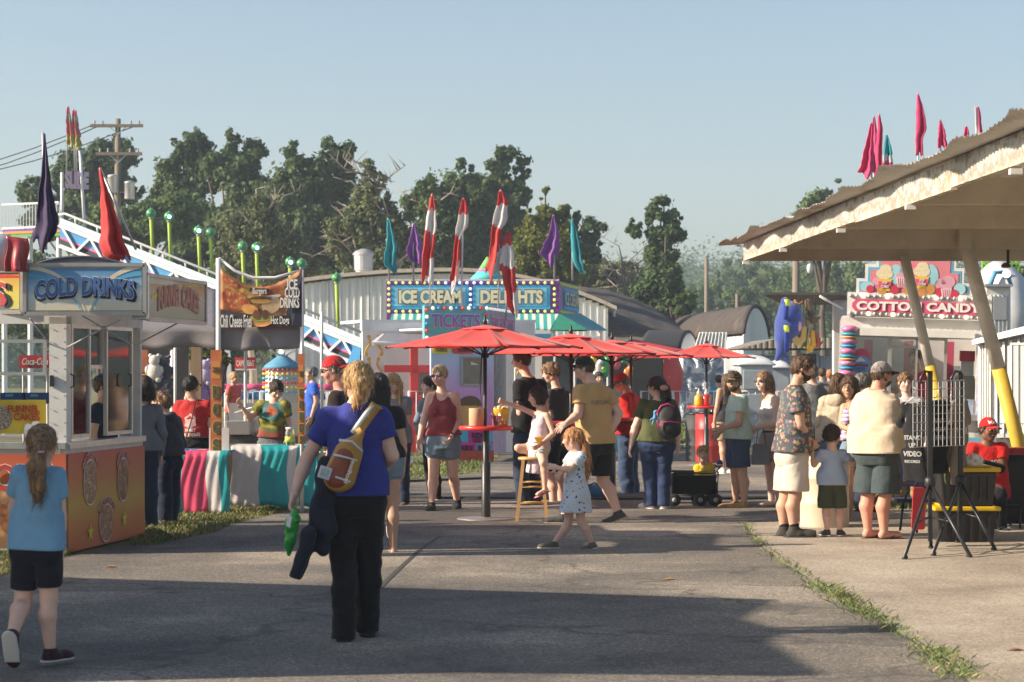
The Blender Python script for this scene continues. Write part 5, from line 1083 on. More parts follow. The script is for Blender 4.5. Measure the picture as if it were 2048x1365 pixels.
mb=MB();mb.bar(fA(0,1108),fA(58,1108),.015,.003);mb.build('fine_print',M_cream,ban,world=True)
# inside window left: things of their own
def litem(name,label,cat,build):
 tt=thing(name,label,cat,(-4.6,19.9,zs));build(tt);return tt
def b_(tt):
 mb=MB();mb.hexa([P(-40,868,19.85),P(92,868,19.85),P(92,868,19.87),P(-40,868,19.87),P(-40,800,19.85),P(92,800,19.85),P(92,800,19.87),P(-40,800,19.87)]);bd=mb.build('board',mat('sign_yel2',(.62,.47,.04)),tt,world=True)
 otext('lettering','FUNNEL',P(48,819,19.84),LX,LZ,.09,mat('ink_dkred',(.42,.03,.02)),M_inkyel,bd,bold=.02,outline=.01,fit=.29);otext('lettering','CAKES',P(54,835,19.84),LX,LZ,.09,MATS['ink_dkred'],M_inkyel,bd,bold=.02,outline=.01,fit=.24)
 mb=MB();mb.prism([P(4+20*math.cos(a),836+24*math.sin(a),19.845) for a in np.linspace(2*PI,0,20)[:-1]],(0,.003,0));mb.build('painted_cake',foodmat('food_w',(.35,.22,.1),(.55,.5,.42),(.75,.72,.68),60),bd,world=True)
litem('funnel_cake_sign','yellow funnel cakes board standing inside the left stand window','sign',b_)
def b_(tt):
 mb=MB();pts=[P(48+x,y,19.83) for x,y in ((0,868),(0,858),(2,850),(8,847),(14,850),(17,844),(26,842),(32,847),(38,850),(42,856),(44,868))];mb.prism(pts[::-1],(0,.012,0));mb.build('cutout',M_white_ink,tt,world=True)
litem('cloud_cutout','white cloud shaped card in front of the yellow funnel cakes board','cut-out',b_)
for i,(x,y,lb) in enumerate(((0,786,'left upper blue carton above the yellow board'),(50,786,'right upper blue carton above the yellow board'),(0,797,'left lower blue carton above the yellow board'),(52,797,'right lower blue carton above the yellow board'))):
 tt=thing('carton',lb,'carton',P(x+22,y+6,19.95),0,'blue cartons inside the stand window');mb=MB();a=P(x,y+11,19.95);b=P(x+46,y,19.95);mb.bx(a.x,b.x,19.95,20.15,a.z,b.z);bb=mb.build('box',mat('carton_blue',(.03,.10,.32),var=.3),tt,world=True,bevel=.003);mb=MB();mb.bx(a.x+.05,a.x+.12,19.946,19.949,a.z+.015,b.z-.012);mb.build('label_patch',M_inkcyan,bb,world=True)
# shelf through window
mb=MB();mb.bx(-6.5,CA_.x-.16,19.78,20.3,PZ(810,19.9)-.10,PZ(810,19.9)-.085);
def b_(tt):
 mb=MB();mb.bx(PX(38,23),PX(102,23),23,23.03,PZ(737,23),PZ(711,23));bd=mb.build('board',mat('cola_red',(.50,.02,.025),rough=.35),tt,world=True);text('lettering','Coca-Cola',P(70,724,22.99),LX,LZ,.1,M_white_ink,bd,bold=.008,fit=.27,shear=.3)
 for x in (46,94): mb=MB();mb.tube([Vector((PX(x,23),23.06,0)),P(x,712,23.06)],.012,6);mb.build('post',M_steel,tt,world=True)
tt=thing('cola_sign','small red Coca-Cola board seen through the stand window','sign',(PX(70,23),23,0));b_(tt)
# barrel-top vinyl drape at far left
mb=MB();mb.grid(lambda u,v: (PX(-60,19.2)+(PX(36,19.2)-PX(-60,19.2))*u,19.15+.35*v,PZ(545-68*math.sin(PI*min(1,v*1.1))**.7+(u**2)*0,19.2)),12,8);tt=thing('rolled_awning','red and white vinyl awning rolled up above the leftmost sign','awning',(PX(0,19.2),19.3,PZ(548,19.2)))
mb=MB();mb.tube([P(-80,500,19.3),P(14,506,19.3),P(22,510,19.3)],[.16,.165,.12],16);mb.build('white_roll',mat('vinyl_white',(.55,.56,.57),rough=.35),tt,True,world=True)
mb=MB();mb.grid(lambda u,v: tuple(P(12+44*u+3*math.sin(v*6),472+6*u+72*v*(1-.08*u),19.12+.05*math.sin(u*9)*v)),10,10);o=mb.build('red_drape',mat('vinyl_red',(.33,.03,.04),rough=.3,coat=.4),tt,True,world=True);solid(o,.01)
# ---------------- flags
def flag(name,label,px,py,Y,pb,outline,m,group=None,parts=None,thick=.045,pr=.018,lean=0,seed=0,mp=None):
 """hanging cloth flag: outline list of (y, x_left, x_right) rows in the photo"""
 base=P(px+lean,pb,Y);tt=thing(name,label,'flag',base,0,group);mb=MB();mb.tube([base,P(px,py,Y)],pr,8);mb.build('pole',mp or M_steel,tt,True,world=True)
 r_=random.Random(seed+int(px));rows=outline;nr=18;nc=10;ys=np.linspace(rows[0][0],rows[-1][0],nr+1)
 xl=np.interp(ys,[r[0] for r in rows],[r[1] for r in rows]);xr=np.interp(ys,[r[0] for r in rows],[r[2] for r in rows]);s=Y/FPX
 V=[];F=[];mi=[];ph=r_.uniform(0,6)
 for j in range(nr+1):
  w_=(xr[j]-xl[j])*s
  for i in range(nc+1):
   u=i/nc;hgt_=ys[-1]-ys[0];fj=j/nr;V.append(P(xl[j]+(xr[j]-xl[j])*(u+.05*math.sin(fj*13+ph)*fj+.03*math.sin(fj*29+ph*2)),ys[j]+hgt_*(.05*math.sin(u*7+ph)+.03*math.sin(u*15+ph*3))*fj**3+hgt_*.02*math.sin(u*9+fj*3),Y-.03-.02+min(.16,w_*.35)*(math.sin(u*8.5+ph+j*.12)+.5*math.sin(u*17+fj*4+ph))*(.3+.7*j/nr)))
 for j in range(nr):
  for i in range(nc): F.append((j*(nc+1)+i,j*(nc+1)+i+1,(j+1)*(nc+1)+i+1,(j+1)*(nc+1)+i));mi.append(parts(j/nr,i/nc) if parts else 0)
 o=mk('cloth',V,F,m,tt,True,True,mi if isinstance(m,(list,tuple)) else None);solid(o,.012);return tt
def fmat(n,c):
 def f(nt,L,b):
  b.inputs['Base Color'].default_value=(*c,1);b.inputs['Sheen Weight'].default_value=.2;tr=_n(nt,'ShaderNodeBsdfTranslucent');tr.inputs[0].default_value=(*c,1);mx=_n(nt,'ShaderNodeMixShader');mx.inputs[0].default_value=.35;L(b.outputs[0],mx.inputs[1]);L(tr.outputs[0],mx.inputs[2]);L(mx.outputs[0],nt.nodes['Material Output'].inputs[0]);return None
 return mat_nodes('flag_'+n,f,.7)
FR,FW,FT,FP,FD,FK=fmat('red',(.62,.045,.045)),fmat('white',(.72,.70,.70)),fmat('teal',(.03,.40,.45)),fmat('violet',(.30,.11,.42)),fmat('dark_purple',(.045,.025,.10)),fmat('pink',(.70,.06,.20))
flag('flag','tall dark purple flag on the drinks stand roof',86,266,20.6,500,[(272,88,91),(340,84,98),(400,76,106),(455,70,116),(476,66,118),(490,68,108)],FD,'flags on the drinks stand',pr=.014,lean=6)
flag('flag','tall red flag leaning over the drinks stand roof',200,336,20.9,500,[(338,198,202),(380,202,214),(440,202,234),(490,202,252),(506,206,258),(516,236,262)],FR,'flags on the drinks stand',pr=.012,lean=72)
# ---------------- slide
t=thing('fun_slide','big sloping fairground slide with blue and pink side panels and white rails','slide',(PX(300,56),56,0))
Ya,Yb=56.,52.;
def SLp(px,py,k=None,o=0.): k=(px-20)/720 if k is None else k;return P(px,py,Ya+(Yb-Ya)*k+o)
M_sblue=mat('slide_blue',(.05,.27,.55),rough=.35);M_spale=mat('slide_pale',(.50,.62,.70),rough=.35);M_spink=mat('slide_pink',(.62,.10,.28),rough=.4);M_sblk=mat('slide_black',(.02,.02,.03))
lineY=lambda px: 448+(px-120)*.395 if px<620 else 645.5+(px-620)*.42
mb=MB();n_=22
V=[];
for i in range(n_+1):
 x=120+(745-120)*i/n_;V+=[SLp(x,lineY(x)-4,o=.0),SLp(x,lineY(x)-4,o=2.6),SLp(x,lineY(x)+4,o=2.6),SLp(x,lineY(x)+4,o=0)]
mb.add(V,[(4*i+k,4*i+(k+1)%4,4*i+4+(k+1)%4,4*i+4+k) for i in range(n_) for k in range(4)]);mb.build('slide_bed',M_spale,t,world=True)
mb=MB()
V=[]
for i in range(n_+1): x=120+(745-120)*i/n_;y=lineY(x);V+=[SLp(x,y-12,o=-.06),SLp(x,y+3,o=-.06),SLp(x,y+3,o=-.02),SLp(x,y-12,o=-.02)]
mb.add(V,[(4*i+k,4*i+(k+1)%4,4*i+4+(k+1)%4,4*i+4+k) for i in range(n_) for k in range(4)]);mb.build('side_board',M_spale,t,world=True)
for (nm,m_,a,b,oo) in (('blue_panel',M_sblue,5,26,-.10),('pink_stripe',M_spink,26,30,-.101),('dark_panel',M_sblk,30,40,-.09)):
 mb=MB();V=[]
 for i in range(n_+1): x=120+(745-120)*i/n_;y=lineY(x);V+=[SLp(x,y+a,o=oo),SLp(x,y+b,o=oo),SLp(x,y+b,o=oo+.03),SLp(x,y+a,o=oo+.03)]
 mb.add(V,[(4*i+k,4*i+(k+1)%4,4*i+4+(k+1)%4,4*i+4+k) for i in range(n_) for k in range(4)]);mb.build(nm,m_,t,world=True)
mb=MB();mb.bar(SLp(120,lineY(120)+3,o=-.16),SLp(740,lineY(740)+3,o=-.16),.09);mb.build('top_chord',M_whitem,t,world=True);mb=MB();mb.bar(SLp(120,lineY(120)+44,o=-.16),SLp(740,lineY(740)+44,o=-.16),.09);mb.build('bottom_chord',M_whitem,t,world=True)
for i in range(22):
 x=125+i*28;a,b=(5,43) if i % 2==0 else (43,5);mb=MB();mb.bar(SLp(x,lineY(x)+a,o=-.16),SLp(x+28,lineY(x+28)+b,o=-.16),.06);mb.build('lattice_bar',M_whitem,t,world=True)
for o_ in (0,2.6):
 mb=MB();mb.tube([SLp(118,430,o=o_),SLp(130,428,o=o_),SLp(160,lineY(160)-24,o=o_),SLp(740,lineY(740)-24,o=o_)],.035,6);hr=mb.build('hand_rail',M_whitem,t,True,world=True)
 for i in range(14): x=150+i*44;mb=MB();mb.tube([SLp(x,lineY(x)-24,o=o_),SLp(x+2,lineY(x)-8,o=o_)],.025,6);mb.build('rail_post',M_whitem,hr,True,world=True)
# tower platform with pickets
mb=MB();mb.hexa([SLp(-10,478),SLp(124,470),SLp(124,470,o=3),SLp(-10,478,o=3),SLp(-10,466),SLp(124,458),SLp(124,458,o=3),SLp(-10,466,o=3)]);mb.build('platform',M_spale,t,world=True)
for (nm,m_,a,b,oo) in (('purple_band',mat('paint_purple2',(.14,.05,.32)),460,468,-.03),('rainbow_band',mat('paint_rain',(.10,.35,.10)),468,476,-.03),('orange_band',mat('paint_rain2',(.62,.25,.05)),464,469,-.05)):
 mb=MB();mb.hexa([SLp(5,b,o=oo),SLp(120,b-4,o=oo),SLp(120,b-4,o=oo+.02),SLp(5,b,o=oo+.02),SLp(5,a,o=oo),SLp(120,a-4,o=oo),SLp(120,a-4,o=oo+.02),SLp(5,a,o=oo+.02)]);mb.build(nm,m_,t,world=True)
mb=MB();mb.bar(SLp(4,410),SLp(118,405),.05);mb.bar(SLp(4,458),SLp(118,452),.05);pf=mb.build('picket_rail',M_whitem,t,world=True)
for i in range(20): x=5+i*6;mb=MB();mb.bar(SLp(x,458),SLp(x,410-i*.25),.025);mb.build('picket',M_whitem,pf,world=True)
for x in (8,60,118): mb=MB();mb.tube([SLp(x,470,o=.1),Vector((SLp(x,470).x,SLp(x,470).y+.1,0))],.07,8);mb.build('tower_leg',M_whitem,t,world=True)
for x in (300,450,600,705):
 mb=MB();q=SLp(x,lineY(x)+44,o=.2);mb.bar(q,Vector((q.x+.2,q.y,0)),.12);mb.build('support_leg',M_sblue if x>650 else M_whitem,t,world=True)
mb=MB();q=SLp(690,738,o=-.3);mb.prism([q,SLp(706,695,o=-.3),SLp(722,695,o=-.3),SLp(718,738,o=-.3)],(0,.2,0));mb.build('foot_brace',M_sblue,t,world=True)
# globes
gl=bulbmat('globe',(.05,.30,.08),0);MATS['bulb_globe'].node_tree.nodes['Principled BSDF'].inputs['Coat Weight'].default_value=.6
gx=[(302,427),(338,433),(397,461),(421,465),(485,493),(513,495),(580,524),(603,527),(673,556)]
M_ystem=mat('stem_lime',(.32,.45,.05));g0=None
for i,(x,y) in enumerate(gx):
 k=(x-20)/720;o_=0 if i % 2==0 else 2.6
 if i==8: o_=0
 p=SLp(x,y,o=o_);s=p.y/FPX;q=SLp(x+4,lineY(x)-2,o=o_)
 tt=thing('globe_lamp',['highest green globe lamp, leftmost on the slide','second green globe lamp from the left, brightly lit','third green globe lamp from the left','fourth green globe lamp, close right of the third','fifth green globe lamp, left of the food banner top','sixth green globe lamp, above the food banner','seventh green globe lamp, at the right end of the banner','eighth green globe lamp, past the banner corner','lowest green globe lamp, in front of the white barn'][i],'lamp',q,0,'green globe lamps along the slide')
 mb=MB();mb.tube([q,P(x,y+9,p.y)],.045,8);mb.build('stem',M_ystem,tt,True,world=True);mb=MB();mb.ball(p,10*s,16,12,(1,1,.95));gb=mb.build('globe',gl,tt,True,world=True)
 mb=MB();mb.tube([p+Vector((0,0,10*s)),p+Vector((0,-10.3*s,0)),p+Vector((0,0,-10*s))],.02,5);mb.lathe([(.001,-.02),(.06,-.02),(.06,.04),(.001,.04)],p-Vector((0,0,10*s)),10)
 mb.build('band',M_grey,gb,True,world=True)
 if i in (1,2,5,6): mb=MB();mb.ball(p+Vector((.03,-10*s,-.02)),.055,8,6);mb.build('light',bulbmat('cyanlit',(.5,.8,.95),3),gb,True,world=True)
# SLIDE sign
tt=thing('slide_sign','pink cut-out SLIDE letters between two tall white poles','sign',SLp(150,470,o=.5));Y=SLp(150,470,o=.5).y
for (x0,y0,x1,y1) in ((124,345,124,470),(160,300,170,465)): mb=MB();mb.tube([P(x1,y1,Y),P(x0,y0,Y)],.04,8);mb.build('pole',M_whitem,tt,True,world=True)
mb=MB();mb.hexa([P(130,378,Y),P(178,382,Y+.3),P(178,382,Y+.32),P(130,378,Y+.02),P(130,340,Y),P(178,346,Y+.3),P(178,346,Y+.32),P(130,340,Y+.02)]);bd=mb.build('board',mat('sign_dark',(.10,.08,.12)),tt,world=True)
otext('lettering','SLIDE',P(154,361,Y-.05),(1,.3,-.03),LZ,.52,mat('ink_pinkgrey',(.66,.48,.60)),M_cream,bd,bold=.05,outline=.01,fit=.58,fith=.44)
for i,(x0,xt,yt,yb,pb) in enumerate(((133,136,214,292,345),(144,147,220,290,345),(150,151,222,296,345))):
 rows=[(yt,xt-2,xt+2),(yt+30,xt-5,xt+7),(yt+32,xt-3,xt+6),(yt+55,xt-3,xt+12),(yt+58,xt-2,xt+8),(yb,xt-4,xt+16)]
 flag('flag',('ribbon flag left over the SLIDE sign, pink and yellow','middle patterned ribbon flag over the SLIDE sign','right patterned ribbon flag over the SLIDE sign')[i],xt,yt-2,Y+.2*i,pb,rows,[fmat('coral',(.62,.20,.20)),fmat('lime',(.50,.55,.12)),FK,fmat('mint',(.30,.40,.36))],'ribbon flags over the SLIDE sign',parts=lambda v,u: (2 if v<.12 else 3 if v<.32 else 0 if v<.7 else 1) if int(v*18+u*10) % 4 else 0,pr=.02,lean=-3 if i==0 else 3)
# ---------------- hot dog tent
M_tent=mat('tent_grey',(.20,.185,.19),rough=.55,var=.1,vs=2,bump=.35,bs=5)
t=thing('canopy_tent','grey food canopy with white poles and a sagging top edge','tent',(PX(520,25.4),26.5,0));Y=25.4
for (x,yt,yb,w_) in ((437,517,1020,.03),(604,540,1010,.024)):
 mb=MB();mb.tube([P(x,yt,Y),(PX(x,Y),Y,PZ(yb,Y) if x<500 else 0)],w_,10);mb.build('pole',M_white,t,True,world=True)
mb=MB();mb.tube([P(437,517,Y),P(470,542,Y),P(505,556,Y),P(550,556,Y),P(604,541,Y)],.018,8);mb.build('top_rope',M_white,t,True,world=True)
mb=MB();mb.grid(lambda u,v: tuple(P(440+163*u,654+(44+4*math.sin(u*4))*v+2*math.sin(u*9)*v,Y+.03+.03*math.sin(u*14)*v)),24,5);o=mb.build('valance',M_tent,t,True,world=True);solid(o,.006)
mb=MB();mb.grid(lambda u,v: tuple(P(440+163*u,654-20*v,Y+.04+2.6*v)+Vector((0,0,.05*v))),14,6);o=mb.build('roof_cloth',M_tent,t,True,world=True);solid(o,.006)
for x in (430,600): mb=MB();q=Vector((PX(x,Y),Y+2.9,0));mb.tube([q,q+Vector((0,0,2.4))],.02,8);mb.build('pole',M_white,t,True,world=True)
# banner with food picture
t=thing('food_banner','printed banner of burgers and chili cheese fries hung between the tent poles','banner',P(520,655,Y-.05))
Yb_=Y-.06;topy=lambda u: 530+38*math.sin(PI*min(1,u*1.08))**.8*.9+12*u-26*(1-u)**3*0
def bn(u,v,o=0.): x=441+163*u;y0=524+46*math.sin(PI*min(1,.1+u*.85))**1.1+8*u;return P(x,y0+(654-y0)*(1-v),Yb_-o+.015*math.sin(u*8+v*3))
M_bkg=grad('banner_food',[(0,(.30,.10,.05)),(.35,(.45,.18,.08)),(.7,(.50,.25,.10)),(1,(.36,.14,.08))],0,0,1)
mb=MB();mb.grid(lambda u,v: tuple(bn(u,v)),24,10);bnr=mb.build('cloth',foodmat('food_bg',(.42,.10,.04),(.58,.26,.08),(.62,.38,.14),7),t,True,world=True);solid(bnr,.004)
def bshape(pts,m,nm,o): mb=MB();mb.prism([bn(*p,o) for p in pts],(0,.002,0));return mb.build(nm,m,bnr,world=True)
bshape([(.88,0),(1,0),(1,.93),(.78,.84),(.86,.5),(.80,.30)],mat('ink_navy',(.03,.035,.06)),'painted_corner',.006)
bshape([(0,.02),(.42,.02),(.42,.20),(.36,.30),(0,.30)][::1],mat('ink_dk',(.035,.03,.03)),'painted_label',.008);bshape([(.60,.02),(.86,.02),(.86,.24),(.62,.24)],MATS['ink_dk'],'painted_label',.008);bshape([(.36,.84),(.60,.84),(.60,.93),(.36,.93)],MATS['ink_dk'],'painted_label',.008)
def bell(cx,cy,rx,ry,m,nm,o,a0=0,a1=2*PI): bshape([(cx+rx*math.cos(a),cy+ry*math.sin(a)) for a in np.linspace(a0,a1,18)[:(-1 if a1-a0>6 else None)]],m,nm,o)
mbun,mmeat,mfry,mlet=mat('paint_bun',(.62,.30,.08),var=.3,vs=12),mat('paint_meat',(.16,.06,.03),var=.4,vs=20),foodmat('food_fry',(.62,.22,.06),(.70,.42,.10),(.68,.50,.18),10),mat('paint_lettuce',(.25,.32,.06),var=.4,vs=20)
bell(.19,.56,.17,.22,foodmat('food_chili',(.45,.06,.03),(.60,.16,.05),(.68,.34,.1),26),'painted_fries',.009);bell(.30,.78,.2,.10,mfry,'painted_fries',.010);bell(.12,.86,.10,.08,MATS['food_chili'],'painted_fries',.0105);bell(.36,.42,.1,.12,mbun,'painted_fries',.0105)
bell(.49,.16,.15,.16,mbun,'painted_burger',.012);bell(.49,.20,.13,.07,mlet,'painted_lettuce',.014);bell(.44,.30,.045,.12,mmeat,'painted_patty',.015);bell(.55,.30,.045,.12,mmeat,'painted_patty',.015)
bell(.50,.72,.14,.07,mbun,'painted_burger',.012,0,PI);bell(.50,.69,.14,.04,mmeat,'painted_patty',.014);bell(.50,.655,.14,.025,mlet,'painted_lettuce',.015);bell(.50,.62,.13,.04,mbun,'painted_burger',.016);bell(.62,.52,.12,.20,mat('paint_cheese',(.66,.42,.22),var=.4,vs=12),'painted_wrap',.0115);bell(.64,.70,.10,.05,mat('paint_pale',(.60,.52,.46),var=.3,vs=14),'painted_wrap',.0125)
text('lettering','Chili Cheese Fries',bn(.19,.12,.035),LX,LZ,.15,M_white_ink,bnr,bold=.02,fit=.36,fith=.15);text('lettering','Hot Dogs',bn(.73,.12,.035),LX,LZ,.14,M_white_ink,bnr,bold=.02,fit=.21,fith=.12);text('lettering','Burgers',bn(.48,.89,.035),LX,LZ,.1,M_white_ink,bnr,bold=.01,fit=.16)
for i,(tx,u,v,w_) in enumerate((('ICE',.88,.82,.12),('COLD',.88,.66,.17),('DRINKS',.85,.48,.22))): text('lettering',tx,bn(u,v,.035),LX,LZ,.13,M_white_ink,bnr,bold=.03,fit=w_,fith=.12)
# left bigger canopy
t=thing('canopy_tent','larger grey canopy rising behind the drinks stand','tent',(PX(350,29),29,0));Y=27.
mb=MB();mb.grid(lambda u,v: tuple(P(262+175*u,660-95*v*(1-.15*u),Y+.2+3.2*v)),12,8);o=mb.build('roof_cloth',M_tent,t,True,world=True);solid(o,.006)
mb=MB();mb.grid(lambda u,v: tuple(P(255+182*u,655+(42)*v+3*math.sin(u*7)*v,Y+.15+.04*math.sin(u*11)*v)),18,4);o=mb.build('valance',M_tent,t,True,world=True);solid(o,.006)
mb=MB();mb.bx(PX(384,29.6),PX(404,29.6),29.5,29.65,0,2.5);mb.build('wooden_post',mat('timber',(.30,.21,.14),rough=.8,var=.2,stretch=(1,1,.15),vs=12),t,world=True)
for x in (268,): mb=MB();mb.tube([(PX(x,Y),Y+3.3,0),(PX(x,Y),Y+3.3,2.6)],.02,8);mb.build('pole',M_white,t,True,world=True)
mb=MB();mb.tube([P(372,800,30),P(398,700,30),P(412,660,30)],.03,8);mb.build('strut',M_white,t,True,world=True)
# vertical menu boards
M_vb=mat('board_orange',(.55,.16,.06),rough=.5,var=.2,vs=8,dirt=.3)
for (x0,x1,y0,y1,yy,word,small,Yv,lb) in ((421,443,700,905,0,'DOGS','CORN',25.15,'tall orange board reading corn dogs on the left tent pole'),(596,609,708,888,0,'FRIES','FRESH',25.2,'tall narrow orange board reading fries on the right tent pole')):
 t=thing('menu_board',lb,'sign',P((x0+x1)/2,y1,Yv),0,'tall orange boards on the tent poles');mb=MB();a=P(x0,y1,Yv);b=P(x1,y0,Yv);mb.bx(a.x,b.x,Yv,Yv+.02,a.z,b.z);bd=mb.build('board',M_vb,t,world=True)
 mb=MB();mb.bx(a.x+.012,b.x-.012,Yv-.003,Yv,b.z-.33,b.z-.13);mb.build('small_panel',mat('panel_or',(.62,.26,.07)),bd,world=True);wd=b.x-a.x
 otext('lettering',small,Vector(((a.x+b.x)/2,Yv-.005,b.z-.23)),LX,LZ,.09,mat('ink_green',(.09,.10,.06)),M_inkyel,bd,bold=.015,outline=.01,fit=wd*.78)
 n_=len(word);h_=(b.z-.36-a.z)/n_
 for i,c_ in enumerate(word): otext('letter',c_,Vector(((a.x+b.x)/2,Yv-.003,b.z-.38-h_*(i+.5))),LX,LZ,.2,MATS['ink_green'],M_inkyel,bd,bold=.06,outline=.03,fit=wd*.6,fith=h_*.72)
# striped tables
M_tw,M_tt,M_tp=[mat('cloth_'+n,c,rough=.4,var=.06,bump=.3,bs=6,coat=.15) for n,c in (('tablewhite',(.62,.58,.56)),('tableteal',(.02,.34,.36)),('tablepink',(.62,.07,.15)))]
def ctable(label,x0,x1,yt,yb,Y,cols,lb2,side=None):
 zt_=PZ(yt,Y);t=thing('folding_table',label,'table',(PX((x0+x1)/2,Y),Y+.4,0),0,'folding tables under striped cloth');a,b=PX(x0,Y),PX(x1,Y)
 mb=MB();mb.bx(a+.03,b-.03,Y+.03,Y+.75,zt_-.045,zt_-.01);mb.build('tabletop',M_grey,t,world=True)
 for x in (a+.12,b-.12):
  for y in (Y+.12,Y+.66): mb=MB();mb.tube([(x,y,0),(x,y,zt_-.04)],.014,8);mb.build('leg',M_steel,t,True,world=True)
 V=[];F=[];mi=[];nx,nz=60,12
 prof=[(0,Y+.74,zt_)];rows=[('t',k/3) for k in range(4)]+[('f',k/nz) for k in range(1,nz+1)]
 for r_,(kd,k) in enumerate(rows):
  for i in range(nx+1):
   u=i/nx;x=a+(b-a)*u
   if kd=='t': V.append((x,Y+.74-.74*k,zt_+.002))
   else: V.append((x+.02*math.sin(k*5+u*4),Y-.004-(.03+.008*math.sin(u*23+math.sin(k*4))*k+.006*math.sin(u*61+k*9)+.03*k),zt_-(zt_-PZ(yb,Y)-.015*math.sin(u*19))*k))
 for r_ in range(len(rows)-1):
  for i in range(nx):
   F.append((r_*(nx+1)+i,r_*(nx+1)+i+1,(r_+1)*(nx+1)+i+1,(r_+1)*(nx+1)+i));px_=x0+(x1-x0)*(i+.5)/nx;c=0
   for xe,ci in cols:
    if px_<xe: c=ci;break
   mi.append(c if r_>2 or True else 0)
 o=mk('tablecloth',V,F,[M_tw,M_tt,M_tp],None,True,mi=mi);solid(o,.004);recentre(o);tag(o,lb2,'tablecloth','striped tablecloths');return t
ctable('folding table under the white, teal and pink cloth',286,458,903,1026,25.1,[(312,0),(366,1),(416,2),(442,0),(999,1)],'white, teal and pink striped plastic cloth on the left stall table')
ctable('folding table under the white and teal cloth',462,640,893,1012,25.6,[(522,0),(578,1),(596,0),(999,1)],'white and teal striped plastic cloth on the right stall table')
# things on / behind the tables
def lathe_thing(name,label,cat,c,parts,group=None):
 tt=thing(name,label,cat,c,0,group)
 for nm,prof,m in parts: mb=MB();mb.lathe(prof,c,20);mb.build(nm,m,tt,True,world=True)
 return tt
lathe_thing('glass_jar','clear glass jar with a lemon label on the right striped table','jar',Vector((PX(580,25.8),25.8,PZ(893,25.8)+.002)),[('glass',[(.001,0),(.055,0),(.06,.02),(.06,.16),(.045,.19),(.045,.2)],glass('jar_glass',(.85,.9,.85),.5)),('contents',[(.001,.005),(.05,.005),(.052,.07),(.001,.075)],mat('juice',(.20,.28,.06))),('lid',[(.05,.195),(.05,.22),(.001,.222)],M_white),('label_band',[(.0605,.05),(.0605,.11)],mat('lemon',(.5,.55,.08)))])
for (x,w_,h_,c_,lb) in ((475,.22,.01,(.6,.6,.6),'stack of white napkins on the right striped table'),(380,.14,.015,(.05,.25,.6),'blue packet lying on the left striped table'),(395,.2,.008,(.6,.6,.58),'white paper sheets on the left striped table')):
 Yq=25.9 if x>460 else 25.35;zq=PZ(893,25.6) if x>460 else PZ(903,25.1);tt=thing('paper' if w_>.15 else 'packet',lb,'paper',(PX(x+60 if x==475 else x,Yq),Yq,zq+.004));mb=MB();mb.box((PX(x+60 if x==475 else x,Yq),Yq,zq+.004+h_/2),(w_,.12,h_),.4);mb.build('sheets',mat('c%d'%x,c_),tt,world=True,bevel=.002)
tt=thing('white_board','white card leaning behind the corn dogs board','card',P(438,905,25.35));mb=MB();a=P(418,908,25.3);b=P(458,856,25.3);mb.bx(a.x,b.x,25.3,25.31,a.z,b.z);mb.build('card',M_white,tt,world=True)
tt=thing('fryer','stainless fryer counter behind the stall woman','fryer',(PX(515,28.2),28.5,0));mb=MB();mb.bx(PX(446,28.2),PX(602,28.2),28.2,28.9,0,PZ(872,28.2));mb.build('body',mat('fryer_dark',(.07,.065,.06),rough=.4),tt,world=True,bevel=.01)
mb=MB();mb.bx(PX(446,28.15),PX(602,28.15),28.75,28.8,PZ(872,28.2),PZ(808,28.2));mb.build('back_shield',M_alu,tt,world=True);mb=MB();mb.bx(PX(452,28.15),PX(500,28.15),28.1,28.7,PZ(870,28.2),PZ(842,28.2));mb.build('vat',M_alu,tt,world=True,bevel=.01);mb=MB();mb.bx(PX(460,28.15),PX(560,28.15),28.08,28.2,PZ(905,28.2),PZ(888,28.2));mb.build('front_panel',M_alu,tt,world=True)
mb=MB();mb.tube([P(470,826,28),P(495,818,27.8),P(520,812,27.7)],.01,6);mb.build('ladle',M_steel,tt,True,world=True)
# ---------------- background midway left: small red sign, kiddie ride, gear
tt=thing('hanging_sign','small red sign with white lettering on the barn wall','sign',P(492,738,60));mb=MB();a=P(470,738,60);b=P(512,715,60);mb.bx(a.x,b.x,60,60.05,a.z,b.z);bd=mb.build('board',M_red,tt,world=True);text('lettering','CAMP TENT',P(491,727,59.97),LX,LZ,.2,M_white_ink,bd,bold=.02,fit=.50,fith=.16);mb=MB();mb.bar(a+Vector((0,-.02,-.02)),Vector((b.x,59.98,a.z-.02)),.03);mb.build('frame',M_white,bd,world=True)
tt=thing('carousel_ride','small round ride with strings of coloured bulbs and a blue cone top','ride',(PX(565,46),46,0));Y=46;s=Y/FPX;c=Vector((PX(565,Y),Y,0))
mb=MB();mb.lathe([(.34,0),(.36,PZ(790,Y)),(.35,PZ(738,Y))],c,24);mb.build('drum',mat('ride_white',(.62,.60,.55)),tt,True,world=True)
for i,(y,cc,nm) in enumerate(((740,(.55,.05,.05),'red'),(748,(.75,.5,.05),'yellow'),(757,(.05,.35,.5),'blue'),(766,(.6,.06,.06),'red'),(775,(.75,.5,.05),'yellow'),(784,(.05,.35,.5),'blue'))):
 bulbs(tt,[Vector((math.cos(PI+PI*k/13)*.40,math.sin(PI+PI*k/13)*.40,PZ(y,Y))) for k in range(14)],.028,bulbmat('ride_'+nm,cc,.3))
mb=MB();mb.lathe([(.42,PZ(738,Y)),(.36,PZ(730,Y)),(.12,PZ(714,Y)),(.05,PZ(708,Y))],c,20);mb.build('cone_roof',mat('ride_blue',(.08,.26,.42)),tt,True,world=True)
for k in range(6): a=PI+PI*k/5;mb=MB();mb.tube([c+Vector((0,0,PZ(716,Y))),c+Vector((math.cos(a)*.28,math.sin(a)*.28,PZ(700,Y)))],.015,6);mb.build('arm',M_grey,tt,world=True)
